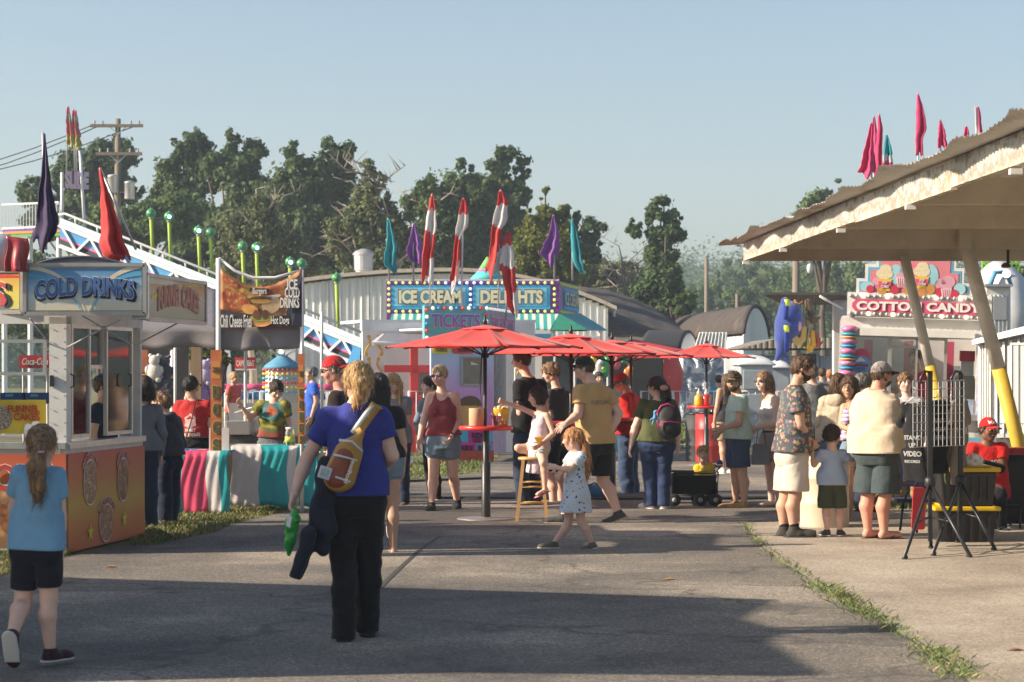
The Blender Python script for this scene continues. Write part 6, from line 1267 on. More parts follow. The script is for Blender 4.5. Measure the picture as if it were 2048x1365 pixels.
mb=MB();mb.ball(c+Vector((0,-.3,PZ(704,Y))),.045,8,6);mb.build('bulb',bulbmat('warm',(.9,.8,.6),4),tt,True,world=True)
# pink bunting rail
tt=thing('bunting_rail','long pink and blue valance of the kiddie ride behind the food tent','bunting',(PX(540,50),50,0));Y=50
mb=MB();mb.grid(lambda u,v: tuple(P(262+520*u,768+(10+4*abs(math.sin(u*60)))*v,Y+.02*math.sin(u*90))),120,2);o=mb.build('pink_valance',mat('val_pink',(.62,.09,.22)),tt,True,world=True);solid(o,.01)
for i in range(10):
 x=360+i*30;mb=MB();mb.lathe([(.22,PZ(800,Y)),(.20,PZ(788,Y)),(.03,PZ(779,Y))],(PX(x,Y),Y+.3,0),10);mb.build('blue_cap',mat('val_blue',(.05,.22,.45)),tt,True,world=True)
 mb=MB();mb.tube([(PX(x+14,Y),Y+.1,0),(PX(x+14,Y),Y+.1,PZ(770,Y))],.03,6);mb.build('post',M_white,tt,True,world=True)
# prizes on a rack behind left tent (colourful plush)
def plushrack(label,x0,x1,y0,y1,Y,n,seed,cols):
 tt=thing('prize_rack',label,'prize rack',(PX((x0+x1)/2,Y),Y,0));r_=random.Random(seed)
 mb=MB();mb.tube([(PX(x0,Y),Y+.1,0),(PX(x0,Y),Y+.1,PZ(y0,Y))],.02,6);mb.tube([(PX(x1,Y),Y+.1,0),(PX(x1,Y),Y+.1,PZ(y0,Y))],.02,6);mb.build('frame',M_steel,tt,True,world=True)
 for i in range(n):
  c=P(r_.uniform(x0,x1),r_.uniform(y0,y1),Y+r_.uniform(-.1,.1));k=r_.uniform(.08,.14);col=r_.choice(cols);mb=MB();mb.ball(c,k,10,8,(1,.8,1.15));mb.ball(c+Vector((0,-.02,k*1.4)),k*.7,10,8)
  for q in (-1,1): mb.ball(c+Vector((q*k*.5,0,k*2.0)),k*.28,6,5);mb.ball(c+Vector((q*k*.9,-.03,k*.2)),k*.35,6,5,(.8,.8,1.5));mb.ball(c+Vector((q*k*.5,-.04,-k*1.0)),k*.4,6,5)
  mb.build('plush_toy',mat('plush_%02d%02d%02d' % tuple(int(v*99) for v in col),col,rough=.95,bump=.6,bs=60,sheen=.4),tt,True,world=True)
plushrack('rack of lilac, blue and orange plush prizes behind the left tent',305,345,735,800,38,12,3,[(.45,.25,.6),(.1,.2,.5),(.6,.25,.05),(.6,.55,.5),(.05,.05,.07)])
plushrack('rack of purple and teal plush prizes left of the corn dogs board',395,420,745,790,40,8,8,[(.35,.2,.5),(.08,.12,.3),(.3,.45,.55),(.5,.4,.6)])
tt=thing('game_stall','dark game stall with orange and yellow trim behind the drinks stand','stall',(PX(310,41),41,0));Y=41
mb=MB();mb.bx(PX(240,Y),PX(360,Y),Y+1,Y+1.1,0,PZ(690,Y));mb.build('back_wall',M_dark,tt,world=True)
for (x0,x1,y0,y1,c_,nm) in ((262,296,700,745,(.40,.12,.05),'brick_panel'),(262,350,748,756,(.65,.35,.04),'yellow_trim'),(262,330,757,764,(.60,.15,.03),'orange_trim'),(262,360,690,699,(.04,.05,.04),'dark_fascia')):
 mb=MB();a=P(x0,y1,Y);b=P(x1,y0,Y);mb.bx(a.x,b.x,Y-.05,Y+.05,a.z,b.z);mb.build(nm,mat('gs_'+nm,c_,var=.2),tt,world=True)
mb=MB();mb.tube([(PX(345,Y),Y,0),P(345,690,Y)],.05,8);mb.build('post',M_white,tt,True,world=True)
# ---------------- white trailer with yellow scrolls
t,L=face_root('food_trailer','white trailer with yellow scroll painting, a raised flap and red framed counters','trailer',724,42,1072,43.2)
pane(t,'scroll_panel',L,rectp(725,652,768,905),M_white,0,.06)
pane(t,'top_fascia',L,[(724,662),(1070,662),(1070,644),(724,646)],M_whitem,.02,.1);pane(t,'back_wall',L,rectp(768,660,1070,905),M_white,-.9,.05)
pane(t,'flap',L,[(745,690),(852,690),(852,668),(768,668)],M_whitem,.5,.03)
mb=MB();mb.prism([L(768,668,0),L(855,668,0),L(850,688,.55),L(742,688,.55)],(0,0,.03));mb.build('flap_underside',M_white,t)
M_scr=mat('scroll_yellow',(.62,.38,.03));
for xc,fl in ((735,1),(760,-1)):
 for k in range(5):
  y=672+k*44;mb=MB();pts=[L(xc+fl*(5*math.sin(a*1.6)),y+36*a/3.1,.006) for a in np.linspace(0,3.1,12)];mb.tube(pts,[.008+.015*math.sin(PI*i/11) for i in range(12)],6);mb.ball(L(xc+fl*3,y+2,.006),.036,8,6,(1,.3,1));mb.ball(L(xc-fl*3,y+37,.006),.036,8,6,(1,.3,1));mb.build('scroll',M_scr,t,True)
bars(t,'red_frame',L,[((828,668),(828,905)),((770,738),(860,738)),((770,800),(860,800))],.14,M_red,.03,t=.08)
for (x0,x1,y0,y1) in ((835,862,745,792),(772,822,806,850)): pane(t,'dark_opening',L,rectp(x0,y0,x1,y1),mat('bronze_dark',(.12,.10,.08),rough=.3),-.05,.05)
pane(t,'counter',L,rectp(768,850,1070,905),M_white,0,.06);pane(t,'roof',L,rectp(724,640,1072,646),M_whitem,-1.5,1.6)
pane(t,'right_panel',L,rectp(1030,690,1068,905),M_white,.01,.05)
for k in range(3):
 y=722+k*40;mb=MB();mb.tube([L(1038+4*math.sin(a*1.6),y+30*a/3.1,.02) for a in np.linspace(0,3.1,12)],[.008+.015*math.sin(PI*i/11) for i in range(12)],6);mb.build('scroll',M_scr,t,True)
# ---------------- ticket booth
M_conf=None
def fconf(nt,L_,b):
 c=coord(nt,L_,'Object');s=_n(nt,'ShaderNodeSeparateXYZ');L_(c,s.inputs[0]);mr=_n(nt,'ShaderNodeMapRange');mr.inputs[1].default_value=.5;mr.inputs[2].default_value=2.2;L_(s.outputs[2],mr.inputs[0]);r=ramp(nt,[(0,(.60,.13,.42)),(.45,(.55,.30,.62)),(.8,(.42,.55,.75)),(1,(.35,.55,.75))]);L_(mr.outputs[0],r.inputs[0])
 v=_n(nt,'ShaderNodeTexVoronoi');v.inputs['Scale'].default_value=6.5;L_(coord(nt,L_,'Object',(1,.2,1)),v.inputs[0]);r2=ramp(nt,[(0,(1,1,1)),(.16,(1,1,1)),(.19,(0,0,0))]);L_(v.outputs['Distance'],r2.inputs[0]);hs=_n(nt,'ShaderNodeSeparateColor');L_(v.outputs['Color'],hs.inputs[0]);r3=ramp(nt,[(0,(.62,.05,.08)),(.25,(.65,.25,.02)),(.5,(.05,.40,.12)),(.7,(.04,.22,.5)),(.85,(.65,.5,.05))],'CONSTANT');L_(hs.outputs[0],r3.inputs[0])
 m=_n(nt,'ShaderNodeMath',operation='GREATER_THAN');L_(hs.outputs[1],m.inputs[0]);m.inputs[1].default_value=.45;m2=_n(nt,'ShaderNodeMath',operation='MULTIPLY');L_(m.outputs[0],m2.inputs[0]);L_(r2.outputs[0],m2.inputs[1])
 mx=_n(nt,'ShaderNodeMix',data_type='RGBA');L_(m2.outputs[0],mx.inputs['Factor']);L_(r.outputs[0],mx.inputs[6]);L_(r3.outputs[0],mx.inputs[7]);return mx.outputs[2]
M_conf=mat_nodes('confetti_panel',fconf,.4);M_tteal=mat('ticket_teal',(.13,.42,.46),var=.1,rough=.4)
t,L=face_root('ticket_booth','pink and blue confetti ticket booth with a teal TICKETS sign','ticket booth',862,39,986,39.5)
D_=rootm(t).inverted();c1=D_@Vector((PX(1012,41.5),41.5,0))
pane(t,'front_wall',L,rectp(862,660,986,912),M_conf,0,.06)
mb=MB();a=L(986,912);zt_=L(986,660).z;zb_=a.z;q=Vector((c1.x,c1.y,0));
mb.hexa([(a.x,a.y,zb_),(q.x,q.y,zb_),(q.x-.06,q.y,zb_),(a.x-.06,a.y+.06,zb_),(a.x,a.y,zt_),(q.x,q.y,zt_),(q.x-.06,q.y,zt_),(a.x-.06,a.y+.06,zt_)]);mb.build('side_wall',mat('booth_side',(.55,.42,.55),var=.2,dirt=.2),t)
mb=MB();n_=4
for i in range(n_):
 u0=.08+i*.21;u1=u0+.16;A=Vector(a).lerp(q,u0);B=Vector(a).lerp(q,u1);mb.hexa([(A.x+.03,A.y-.01,1.0),(B.x+.03,B.y-.01,1.0),(B.x-.01,B.y,1.0),(A.x-.01,A.y,1.0),(A.x+.03,A.y-.01,1.95),(B.x+.03,B.y-.01,1.95),(B.x-.01,B.y,1.95),(A.x-.01,A.y,1.95)])
mb.build('side_window',mat('side_window',(.22,.24,.25),rough=.15,var=.4,vs=5),t)
pane(t,'window',L,rectp(925,714,965,770),mat('booth_window',(.20,.18,.15),rough=.25,var=.2),.02,.03);bars(t,'window_frame',L,[((924,714),(966,714)),((924,770),(966,770)),((924,714),(924,770)),((966,714),(966,770))],.03,M_grey,.03)
mb=MB();mb.prism([L(942,724,.025),L(958,730,.025),L(942,730,.025)][::-1],(0,.003,0));mb.build('price_card',M_cream,t)
# ride ticket posters
for (x0,x1,y0,y1,c_,tx) in ((916,936,862,884,(.05,.45,.62),''),(937,975,862,887,(.60,.03,.30),'RIDE'),(920,950,888,912,(.60,.03,.05),'RIDE'),(954,984,888,910,(.05,.42,.62),'RIDE'),(976,986,866,884,(.05,.40,.3),'')):
 p_=pane(t,'ticket_poster',L,rectp(x0,y0,x1,y1),mat('tk_%d' % int(c_[0]*100+c_[1]*10),c_,var=.2),.012,.008)
 if tx: text('lettering','RIDE',L((x0+x1)/2,(y0+y1)/2-3,.024),LX,LZ,.15,mat('ink_wine',(.06,.01,.03)),p_,bold=.03,fit=.24,fith=.10,world=False);text('lettering','TICKETS',L((x0+x1)/2,(y0+y1)/2+7,.024),LX,LZ,.1,MATS['ink_wine'],p_,bold=.015,fit=.22,fith=.055,world=False)
pane(t,'skirt',L,rectp(858,902,988,922),mat('booth_skirt',(.50,.08,.05),var=.2),.05,.03)
for (x0,x1,c_,m_) in ((866,900,(.70,.58,.05),'ya'),(905,948,(.62,.05,.04),'rb')):
 p_=pane(t,'ticket_label',L,[(x0+3,708),(x1-3,708),(x1,704),(x1,690),(x0,690),(x0,704)],mat('tl_'+m_,c_),.02,.01);text('lettering','TICKETS',L((x0+x1)/2,700,.035),LX,LZ,.1,M_black_ink,p_,bold=.02,fit=.22,fith=.07,world=False)
# painted round face: plain generic lamp-like shape
mb=MB();mb.prism([L(940+22*math.cos(a),826-32*math.sin(a)*(.9 if math.sin(a)>0 else 1),.015) for a in np.linspace(0,2*PI,21)[:-1]],(0,.004,0));mb.build('painted_disc',mat('paint_amber',(.60,.34,.10),var=.2),t);mb=MB();mb.prism([L(940+24*math.cos(a),812-20*math.sin(a),.018) for a in np.linspace(0,PI,12)],(0,.004,0));mb.build('painted_cap',mat('paint_umber',(.12,.07,.04),var=.2),t)
f_=pane(t,'sign_panel',L,rectp(849,612,978,682),M_tteal,.12,.1)
wT=lambda x,y,z: (x,y*(1+.25*(x+.5)*.3),z)
otext('lettering','TICKETS',L(916,642,.225)+Vector((0,.1,0)),LX,LZ,.4,grad('ink_tick',[(0,(.62,.05,.30)),(1,(.22,.14,.50))],2,2.35,2.62),M_white_ink,f_,bold=.03,outline=.025,fit=.94,fith=.24,world=False)
bl=[(854,y,i) for i,y in enumerate((620,634,648,662,676))]+[(854+12*i,617,i) for i in range(1,11)]+[(973,y,i) for i,y in enumerate((630,643))]
for i in range(3): bulbs(f_,[L(x,y,.14) for x,y,k in bl if k % 3==i],.035,bulbmat(('tkr','tkw','tkb')[i],((.6,.05,.03),(.75,.75,.72),(.05,.2,.5))[i],(.4,.8,.4)[i]))
A=L(978,682,.1);B=D_@Vector((PX(1030,42),42,0));zt_,zb_=L(978,612,.1).z,L(978,682,.1).z
mb=MB();mb.hexa([(A.x,A.y,zb_),(B.x,B.y,zb_),(B.x-.08,B.y,zb_),(A.x-.08,A.y+.05,zb_),(A.x,A.y,zt_),(B.x,B.y,zt_),(B.x-.08,B.y,zt_),(A.x-.08,A.y+.05,zt_)]);sp=mb.build('side_sign',mat('ticket_mauve',(.28,.27,.36),var=.2),t)
dd=(Vector((B.x,B.y,0))-Vector((A.x,A.y,0)));otext('lettering','TICKETS',Vector((A.x,A.y,(zt_+zb_)/2-.03))+dd*.5+Vector((.01,0,0)),dd,LZ,.3,mat('ink_mauve',(.42,.12,.32)),M_white_ink,sp,bold=.03,outline=.02,fit=dd.length*.85,fith=.3,world=False)
bulbs(sp,[Vector((A.x,A.y,zt_-.05))+dd*(i/11)+Vector((.02,-.01,0)) for i in range(12)],.028,bulbmat('tkw',(.75,.75,.72),.8))
pane(t,'roof',L,rectp(862,656,986,660),M_white,-1.6,1.6)
mb=MB();q1=L(925,912,.1);
for x in (880,972): mb=MB();mb.lathe([(.11,-.04),(.12,-.02),(.12,.02),(.11,.04)],(0,0,0),14);w_=mb.build('wheel',M_rub,t,True);w_.rotation_euler=(R(90),0,0);w_.location=L(x,924,-.3)+Vector((0,0,.03));w_.location.z=.12
# feather flags on ticket booth
def banded(v,u): return 0 if v<.12 else 1 if v<(.38+.06*u) else 0 if v<.62+.1*u else (1 if u>.55 else 0) if v<.8 else (1 if u>.4 else 0)
for (x,yt,pb,rows,lb) in ((864,388,640,[(390,862,867),(420,856,872),(450,851,873),(475,848,870),(510,845,868),(540,843,867),(563,842,866)],'leftmost red and white banner flag above the ticket booth'),(927,397,640,[(398,923,931),(415,920,936),(455,912,936),(470,911,922),(520,906,920),(565,900,917),(574,901,904)],'second red and white banner flag, narrow and twisted'),(1001,380,640,[(381,998,1005),(400,996,1015),(440,985,1015),(470,983,1003),(500,979,1003),(550,972,998)],'tallest red and white banner flag above the TICKETS sign'),(1017,461,640,[(462,1014,1020),(490,1006,1024),(520,998,1028),(540,1003,1030),(580,1012,1034),(610,1014,1036),(626,1028,1036)],'lowest red and white banner flag hanging across the ice cream sign')):
 flag('banner_flag',lb,x,yt,40.5,pb,rows,[FR,FW],'red and white banner flags above the ticket booth',parts=banded,pr=.016,lean=-5)
# ---------------- ice cream stand
M_pur=mat('frame_purple',(.20,.04,.26),rough=.4);M_icb=grad('ice_blue',[(0,(.05,.35,.62)),(.5,(.25,.62,.78)),(1,(.03,.30,.60))],2,3.0,3.6)
t,L=face_root('ice_cream_stand','ice cream stand with a purple bulb-lit sign and teal striped awnings','food stand',773,48,1118,48)
pane(t,'front_wall',L,rectp(790,660,1110,900),M_white,-.9,.06);pane(t,'sign_back',L,rectp(773,562,1118,628),M_pur,0,.25)
pane(t,'left_fascia',L,rectp(773,628,783,650),M_pur,0,.2)
Di=rootm(t).inverted()
for (x0,x1) in ((783,937),(946,1100)):
 p_=pane(t,'sign_face',L,rectp(x0,571,x1,619),mat('ice_cyan',(.04,.38,.66)),.02,.03);pane(t,'sign_inner',L,rectp(x0+6,576,x1-6,613),mat('ice_pale',(.20,.52,.72),var=.3,vs=3),.026,.01,parent=p_)
 tx='ICE CREAM' if x0<900 else 'DELIGHTS';otext('lettering',tx,L((x0+x1)/2,594,.04),LX,LZ,.5,mat('ink_bone',(.66,.64,.44)),mat('ink_umb',(.10,.06,.06)),p_,bold=.055,outline=.035,fit=1.36,fith=.30,world=False)
bl=[L(778+i*14.2,566,.02) for i in range(24)]+[L(778+i*14.2,623,.02) for i in range(24)]+[L(x,y,.02) for x in (778,941,1109) for y in (578,589,600,611)]
for i,(nm,c_,e_) in enumerate((('lime',(.55,.75,.15),.8),('cyan',(.5,.8,.9),1.2))): bulbs(t,[p for k,p in enumerate(bl) if (k in range(8,14) or k in range(52,56))==bool(i)],.034,bulbmat(nm,c_,e_))
A=L(1118,628);B=Di@Vector((PX(1157,51),51,0));z0,z1=L(1118,628).z,L(1118,562).z;dd=Vector((B.x-A.x,B.y-A.y,0))
def sidep(u0,u1,za,zb,nm,m_,o=0.,th=.1): nn=Vector((dd.y,-dd.x,0)).normalized();a_=Vector((A.x,A.y,0))+dd*u0+nn*o;b_=Vector((A.x,A.y,0))+dd*u1+nn*o;mb=MB();mb.hexa([a_+Vector((0,0,za)),b_+Vector((0,0,za)),b_-nn*th+Vector((0,0,za)),a_-nn*th+Vector((0,0,za)),a_+Vector((0,0,zb)),b_+Vector((0,0,zb)),b_-nn*th+Vector((0,0,zb)),a_-nn*th+Vector((0,0,zb))]);return mb.build(nm,m_,t)
sidep(0,1,z0,z1,'side_sign_box',M_pur);s_=sidep(.2,.97,z0+.12,z1-.14,'side_sign_face',MATS['ice_cyan'],.02,.02);sidep(.03,1,z0+.02,z0+.08,'lime_trim',mat('lime_trim',(.45,.6,.08)),.02,.02);sidep(.03,1,z1-.09,z1-.03,'lime_trim',MATS['lime_trim'],.02,.02)
otext('lettering','ICE CREAM',Vector((A.x,A.y,(z0+z1)/2))+dd*.58+Vector((.03,-.01,0)),dd,LZ,.4,MATS['ink_bone'],MATS['ink_umb'],s_,bold=.02,outline=.03,fit=dd.length*.7,fith=.30,world=False)
# striped awnings
def fstripe(name,a,b,sc,axis=0):
 def f(nt,L_,bb):
  c=coord(nt,L_,'Object');s=_n(nt,'ShaderNodeSeparateXYZ');L_(c,s.inputs[0]);m=_n(nt,'ShaderNodeMath',operation='MULTIPLY');m.inputs[1].default_value=sc;L_(s.outputs[axis],m.inputs[0]);fr2=_n(nt,'ShaderNodeMath',operation='FRACT');L_(m.outputs[0],fr2.inputs[0]);g=_n(nt,'ShaderNodeMath',operation='GREATER_THAN');g.inputs[1].default_value=.5;L_(fr2.outputs[0],g.inputs[0]);mx=_n(nt,'ShaderNodeMix',data_type='RGBA');L_(g.outputs[0],mx.inputs['Factor']);mx.inputs[6].default_value=(*a,1);mx.inputs[7].default_value=(*b,1);return mx.outputs[2]
 return mat_nodes(name,f,.5)
M_awn=fstripe('awning_stripe',(.62,.66,.62),(.04,.36,.33),6.0)
for (x0,x1,xb0,xb1) in ((784,850,776,846),(1028,1118,1016,1100)):
 mb=MB();mb.prism([L(x0,630,.0),L(x1,630,.0),L(xb1,662,.9),L(xb0,656,.9)],(0,0,.03));mb.build('striped_awning',M_awn,t)
mb=MB();mb.prism([L(1118,630,0),L(1100,663,.9),L(1172,663,.9),L(1172,660,.9)],(0,0,.03));mb.build('green_corner',mat('awn_green',(.02,.20,.13),var=.2,vs=9),t);mb=MB();mb.prism([L(1118,630,0),Vector(L(1172,662,.9)),Di@P(1213,662,50),Di@P(1162,630,50.6)],(0,0,.03));mb.build('teal_side_awning',mat('awn_teal',(.10,.34,.36),var=.1),t)
pane(t,'window_band',L,rectp(1030,668,1110,700),mat('ice_band',(.05,.28,.50),var=.2),-.85,.04);pane(t,'side_panel',L,rectp(1112,672,1200,690),M_whitem,-.8,.06);pane(t,'side_panel',L,rectp(1118,676,1190,684),mat('bluegrey',(.25,.42,.50)),-.78,.02)
pane(t,'roof',L,rectp(773,559,1118,562),M_white,-2.5,2.7)
for (x0,y0,y1,Y_) in ((1016,663,900,47.2),(1106,663,900,47.2),(1200,663,900,49.6)): mb=MB();q=Di@Vector((PX(x0,Y_),Y_,0));mb.tube([q,q+Vector((0,0,PZ(y0,Y_)))],.04,8);mb.build('post',M_whitem,t)
for (x,yt,rows,m_,lb,ln) in ((776,437,[(438,774,779),(470,774,787),(500,771,795),(525,767,792),(545,790,794)],FT,'leftmost teal flag on the ice cream stand',2),(826,447,[(449,826,829),(480,818,840),(505,813,850),(525,820,849),(529,840,849)],FP,'left violet flag on the ice cream stand',1),(1107,430,[(431,1105,1108),(460,1100,1117),(490,1088,1121),(510,1078,1116),(530,1098,1106)],FP,'right violet flag on the ice cream stand',2),(1145,438,[(440,1142,1146),(470,1142,1155),(500,1143,1160),(530,1150,1166),(545,1163,1168)],FT,'rightmost teal flag on the ice cream stand',0)):
 flag('flag',lb,x,yt,49.5 if x !=1145 else 50.5,562,rows,m_,'teal and violet flags on the ice cream stand',pr=.022,lean=ln)
tt=thing('striped_tent_top','pointed lime, pink and aqua tent top behind the ice cream sign','tent',(PX(975,56),56,0));Y=56;c=Vector((PX(975,Y),Y,0))
for (r0_,r1_,y0,y1,c_,nm) in ((.50,.27,563,544,(.08,.50,.50),'aqua_band'),(.27,.22,544,538,(.60,.15,.35),'pink_band'),(.22,.02,538,514,(.20,.55,.15),'lime_tip')): mb=MB();mb.lathe([(r0_,PZ(y0,Y)),(r1_,PZ(y1,Y))],c,16);mb.build(nm,mat('tt_'+nm,c_),tt,True,world=True)
mb=MB();mb.tube([(c.x,Y,0),(c.x,Y,PZ(563,Y))],.06,8);mb.build('mast',M_white,tt,True,world=True)
# ---------------- strawberry stand and hanging toys
tt=thing('strawberry_stand','round red strawberry shaped stand with white seeds and a dark serving hatch','food stand',(PX(1300,47),47,0));Y=47;c=Vector((PX(1292,Y),Y+1,0))
def fseed(nt,L_,b):
 v=_n(nt,'ShaderNodeTexVoronoi');v.inputs['Scale'].default_value=5;L_(coord(nt,L_,'Object',(1,1,.8)),v.inputs[0]);r=ramp(nt,[(0,(.72,.62,.55)),(.17,(.72,.62,.55)),(.21,(.55,.04,.03))]);L_(v.outputs['Distance'],r.inputs[0]);return r.outputs[0]
mb=MB();mb.lathe([(.60,.1),(.72,.6),(.84,1.2),(.88,1.6),(.78,1.9),(.5,2.06),(.001,2.12)],c,32);mb.build('berry_body',mat_nodes('berry',fseed,.5),tt,True,world=True)
mb=MB();mb.bx(PX(1262,Y),PX(1326,Y),Y-.05,Y+.3,PZ(800,Y),PZ(716,Y));mb.build('hatch',M_dark,tt,world=True,bevel=.02)
for k in range(7):
 a=k*2*PI/7+.3;mb=MB();mb.grid(lambda u,v: (c.x+math.cos(a)*(.1+.55*u)+math.sin(a)*(v-.5)*.3*math.sin(PI*min(1,u+.1)),c.y+math.sin(a)*(.1+.55*u)-math.cos(a)*(v-.5)*.3*math.sin(PI*min(1,u+.1)),2.13-.10*u**2),6,3);o=mb.build('leaf',mat('berry_leaf',(.08,.32,.06)),tt,True,world=True);solid(o,.03)
mb=MB();mb.lathe([(1.25,PZ(702,Y)-.0),(1.2,PZ(700,Y)),(.15,PZ(680,Y)),(.02,PZ(677,Y))],c+Vector((-.15,.6,0)),8);mb.build('canopy',mat('canopy_red',(.58,.04,.04)),tt,False,world=True)
tt=thing('toy_stall','stall with yellow, white and green inflatable toys hanging behind the men in the queue','stall',(PX(1215,44),44,0));Y=44
mb=MB();mb.bx(PX(1085,Y),PX(1262,Y),Y+.8,Y+.86,0,PZ(700,Y));mb.build('back_wall',mat('stall_back',(.10,.13,.14)),tt,world=True);mb=MB();mb.bx(PX(1085,Y),PX(1262,Y),Y-.1,Y+.8,PZ(701,Y),PZ(696,Y));mb.build('roof',mat('stall_roof',(.10,.30,.40)),tt,world=True)
for x in (1110,1150,1216,1260): mb=MB();mb.tube([(PX(x,Y),Y,0),P(x,698,Y)],.03,8);mb.build('post',M_grey,tt,True,world=True)
mb=MB();mb.bx(PX(1100,Y),PX(1258,Y),Y-.05,Y+.2,0,PZ(820,Y));mb.build('counter',mat('stall_teal',(.10,.28,.32)),tt,world=True)
for i,(x,y,rx,ry,c_,nm,lb) in enumerate(((1187,725,7,20,(.65,.50,.05),'inflatable_toy','yellow inflatable hanging left in the toy stall'),(1197,738,9,18,(.70,.70,.68),'inflatable_toy','white pointed inflatable in the toy stall'),(1211,735,8,22,(.06,.38,.12),'inflatable_toy','long green inflatable in the toy stall'),(1232,725,10,16,(.65,.18,.20),'inflatable_toy','red and white inflatable in the toy stall'),(1252,718,9,10,(.15,.35,.15),'inflatable_toy','round green inflatable at the right of the toy stall'),(1256,748,10,14,(.62,.18,.04),'inflatable_toy','orange inflatable under the round green one'),(1204,741,5,5,(.72,.62,.05),'inflatable_toy','small yellow star inflatable in the toy stall'))):
 q=thing(nm,lb,'inflatable',P(x,y-ry,Y-.1),0,'inflatables hanging in the toy stall');s=Y/FPX;mb=MB();mb.ball(P(x,y,Y-.12),1,12,10,(rx*s,rx*s*.6,ry*s));mb.ball(P(x+rx*.4,y-ry*.7,Y-.14),rx*s*.7,10,8);mb.ball(P(x-rx*.7,y+ry*.5,Y-.14),rx*s*.5,8,6);mb.build('body',mat('infl_%d' % i,c_,rough=.25,var=.15),q,True,world=True);mb=MB();mb.tube([P(x,y-ry*.9,Y-.12),P(x,698,Y-.12)],.006,5);mb.build('string',M_white,q,world=True)
tt=thing('dark_stall','dark grey shelter behind the strawberry stand','stall',(PX(1290,54),54,0));mb=MB();mb.bx(PX(1240,54),PX(1330,54),54,54.2,0,PZ(700,54));mb.build('wall',mat('dk_stall',(.03,.035,.04)),tt,world=True);mb=MB();mb.bx(PX(1236,54),PX(1334,54),53.8,54.5,PZ(703,54),PZ(697,54));mb.build('roof',M_grey,tt,world=True)
# ---------------- cotton candy stand
t,L=face_root('cotton_candy_stand','white cotton candy stand with a pink sign, bulbs and a painted popcorn crest','food stand',1683,30,1972,29.68)
t_candy=t
M_cpk=mat('candy_pink',(.60,.10,.20),rough=.4,var=.05);M_cbl=mat('candy_blue',(.10,.38,.55));M_whb=mat('booth_white',(.68,.67,.64),rough=.45,dirt=.25,dirtcol=(.4,.35,.28))
pane(t,'sign_box',L,rectp(1683,584,1972,631),M_whb,.1,.45)
o_=pane(t,'sign_face',L,[(1700,622),(1955,624),(1962,612),(1955,600),(1702,597),(1693,606),(1693,614)],M_cpk,.12,.03)
text('lettering','COTTON CANDY',L(1826,610,.13),LX,LZ,.2,M_white_ink,o_,bold=.045,fit=1.66,fith=.125,world=False)
bl=[L(1690+i*12.2,591,.12) for i in range(23)]+[L(1690+i*12.2,626+.1*i,.12) for i in range(23)]
bulbs(t,[p for i,p in enumerate(bl) if i % 4 !=2],.026,bulbmat('off',(.45,.45,.43),0));bulbs(t,[p for i,p in enumerate(bl) if i % 4==2],.026,bulbmat('lit',(.6,.85,.95),3))
cr=[(1700,584),(1700,556),(1717,556),(1717,527),(1738,527),(1738,500),(1898,500),(1898,530),(1915,530),(1915,560),(1931,560),(1931,592)]
pane(t,'crest',L,cr[::-1][::-1],M_whb,.08,.05)
pane(t,'crest_blue',L,[(1706,584),(1706,562),(1723,562),(1723,533),(1744,533),(1744,506),(1892,506),(1892,536),(1909,536),(1909,566),(1925,566),(1925,590)],M_cbl,.085,.02);cp=pane(t,'crest_pink',L,[(1710,584),(1710,567),(1728,567),(1728,538),(1749,538),(1749,511),(1887,511),(1887,541),(1904,541),(1904,571),(1920,571),(1920,590)],mat('crest_pink',(.62,.20,.24)),.09,.02)
mpc,mcot,mcot2,mcar,mapl=mat('paint_popcorn',(.68,.60,.38),var=.25,vs=30),mat('paint_cotb',(.30,.55,.60),var=.15),mat('paint_cotp',(.62,.32,.40),var=.15),mat('paint_caramel',(.50,.24,.07),var=.2),mat('paint_apple',(.48,.03,.07),var=.2)
def el(x,y,rx,ry,m_,o,nm): mb=MB();mb.prism([L(x+rx*math.cos(a),y+ry*math.sin(a),.094+o) for a in np.linspace(2*PI,0,17)[:-1]],(0,.003,0));mb.build(nm,m_,cp)
for (x,y,rx,ry,m_) in ((1722,572,14,10,mcot),(1742,561,10,8,mcot2),(1779,546,14,20,mcot),(1848,548,16,24,mcot),(1868,566,12,14,mcot2),(1884,558,14,12,mcot2),(1907,572,12,12,mcot),(1796,540,10,14,mcot2)): el(x,y,rx,ry,m_,.002,'painted_candy_floss')
for (x,y) in ((1756,556),(1830,549)):
 el(x,y-10,17,11,mpc,.006,'painted_popcorn');el(x+2,y-20,12,9,mpc,.0065,'painted_popcorn')
 mb=MB();mb.prism([L(x-13,y,.104),L(x-9,y+24,.104),L(x+11,y+24,.104),L(x+15,y,.104)],(0,.003,0));bk=mb.build('painted_box',mat('paint_boxyel',(.68,.45,.04)),cp);mb=MB();mb.prism([L(x-12,y+5,.107),L(x-10,y+18,.107),L(x+12,y+18,.107),L(x+14,y+5,.107)],(0,.003,0));mb.build('painted_band',M_cpk,bk);text('lettering','POP\nCORN',L(x+1,y+12,.112),LX,LZ,.05,M_white_ink,bk,bold=.02,fit=.10,world=False)
for (x,y) in ((1790,552),(1880,572)):
 mb=MB();mb.prism([L(x-11,y,.105),L(x-7,y+20,.105),L(x+7,y+20,.105),L(x+11,y,.105)],(0,.003,0));bk=mb.build('painted_cup',mat('paint_cup',(.70,.62,.62)),cp)
 for k in range(4): mb=MB();mb.bar(L(x-7+k*4.6,y+1,.107),L(x-5+k*3.2,y+19,.107),.008,.002);mb.build('painted_stripe',M_cpk,bk)
 el(x,y-3,12,6,mcot2,.008,'painted_candy_floss')
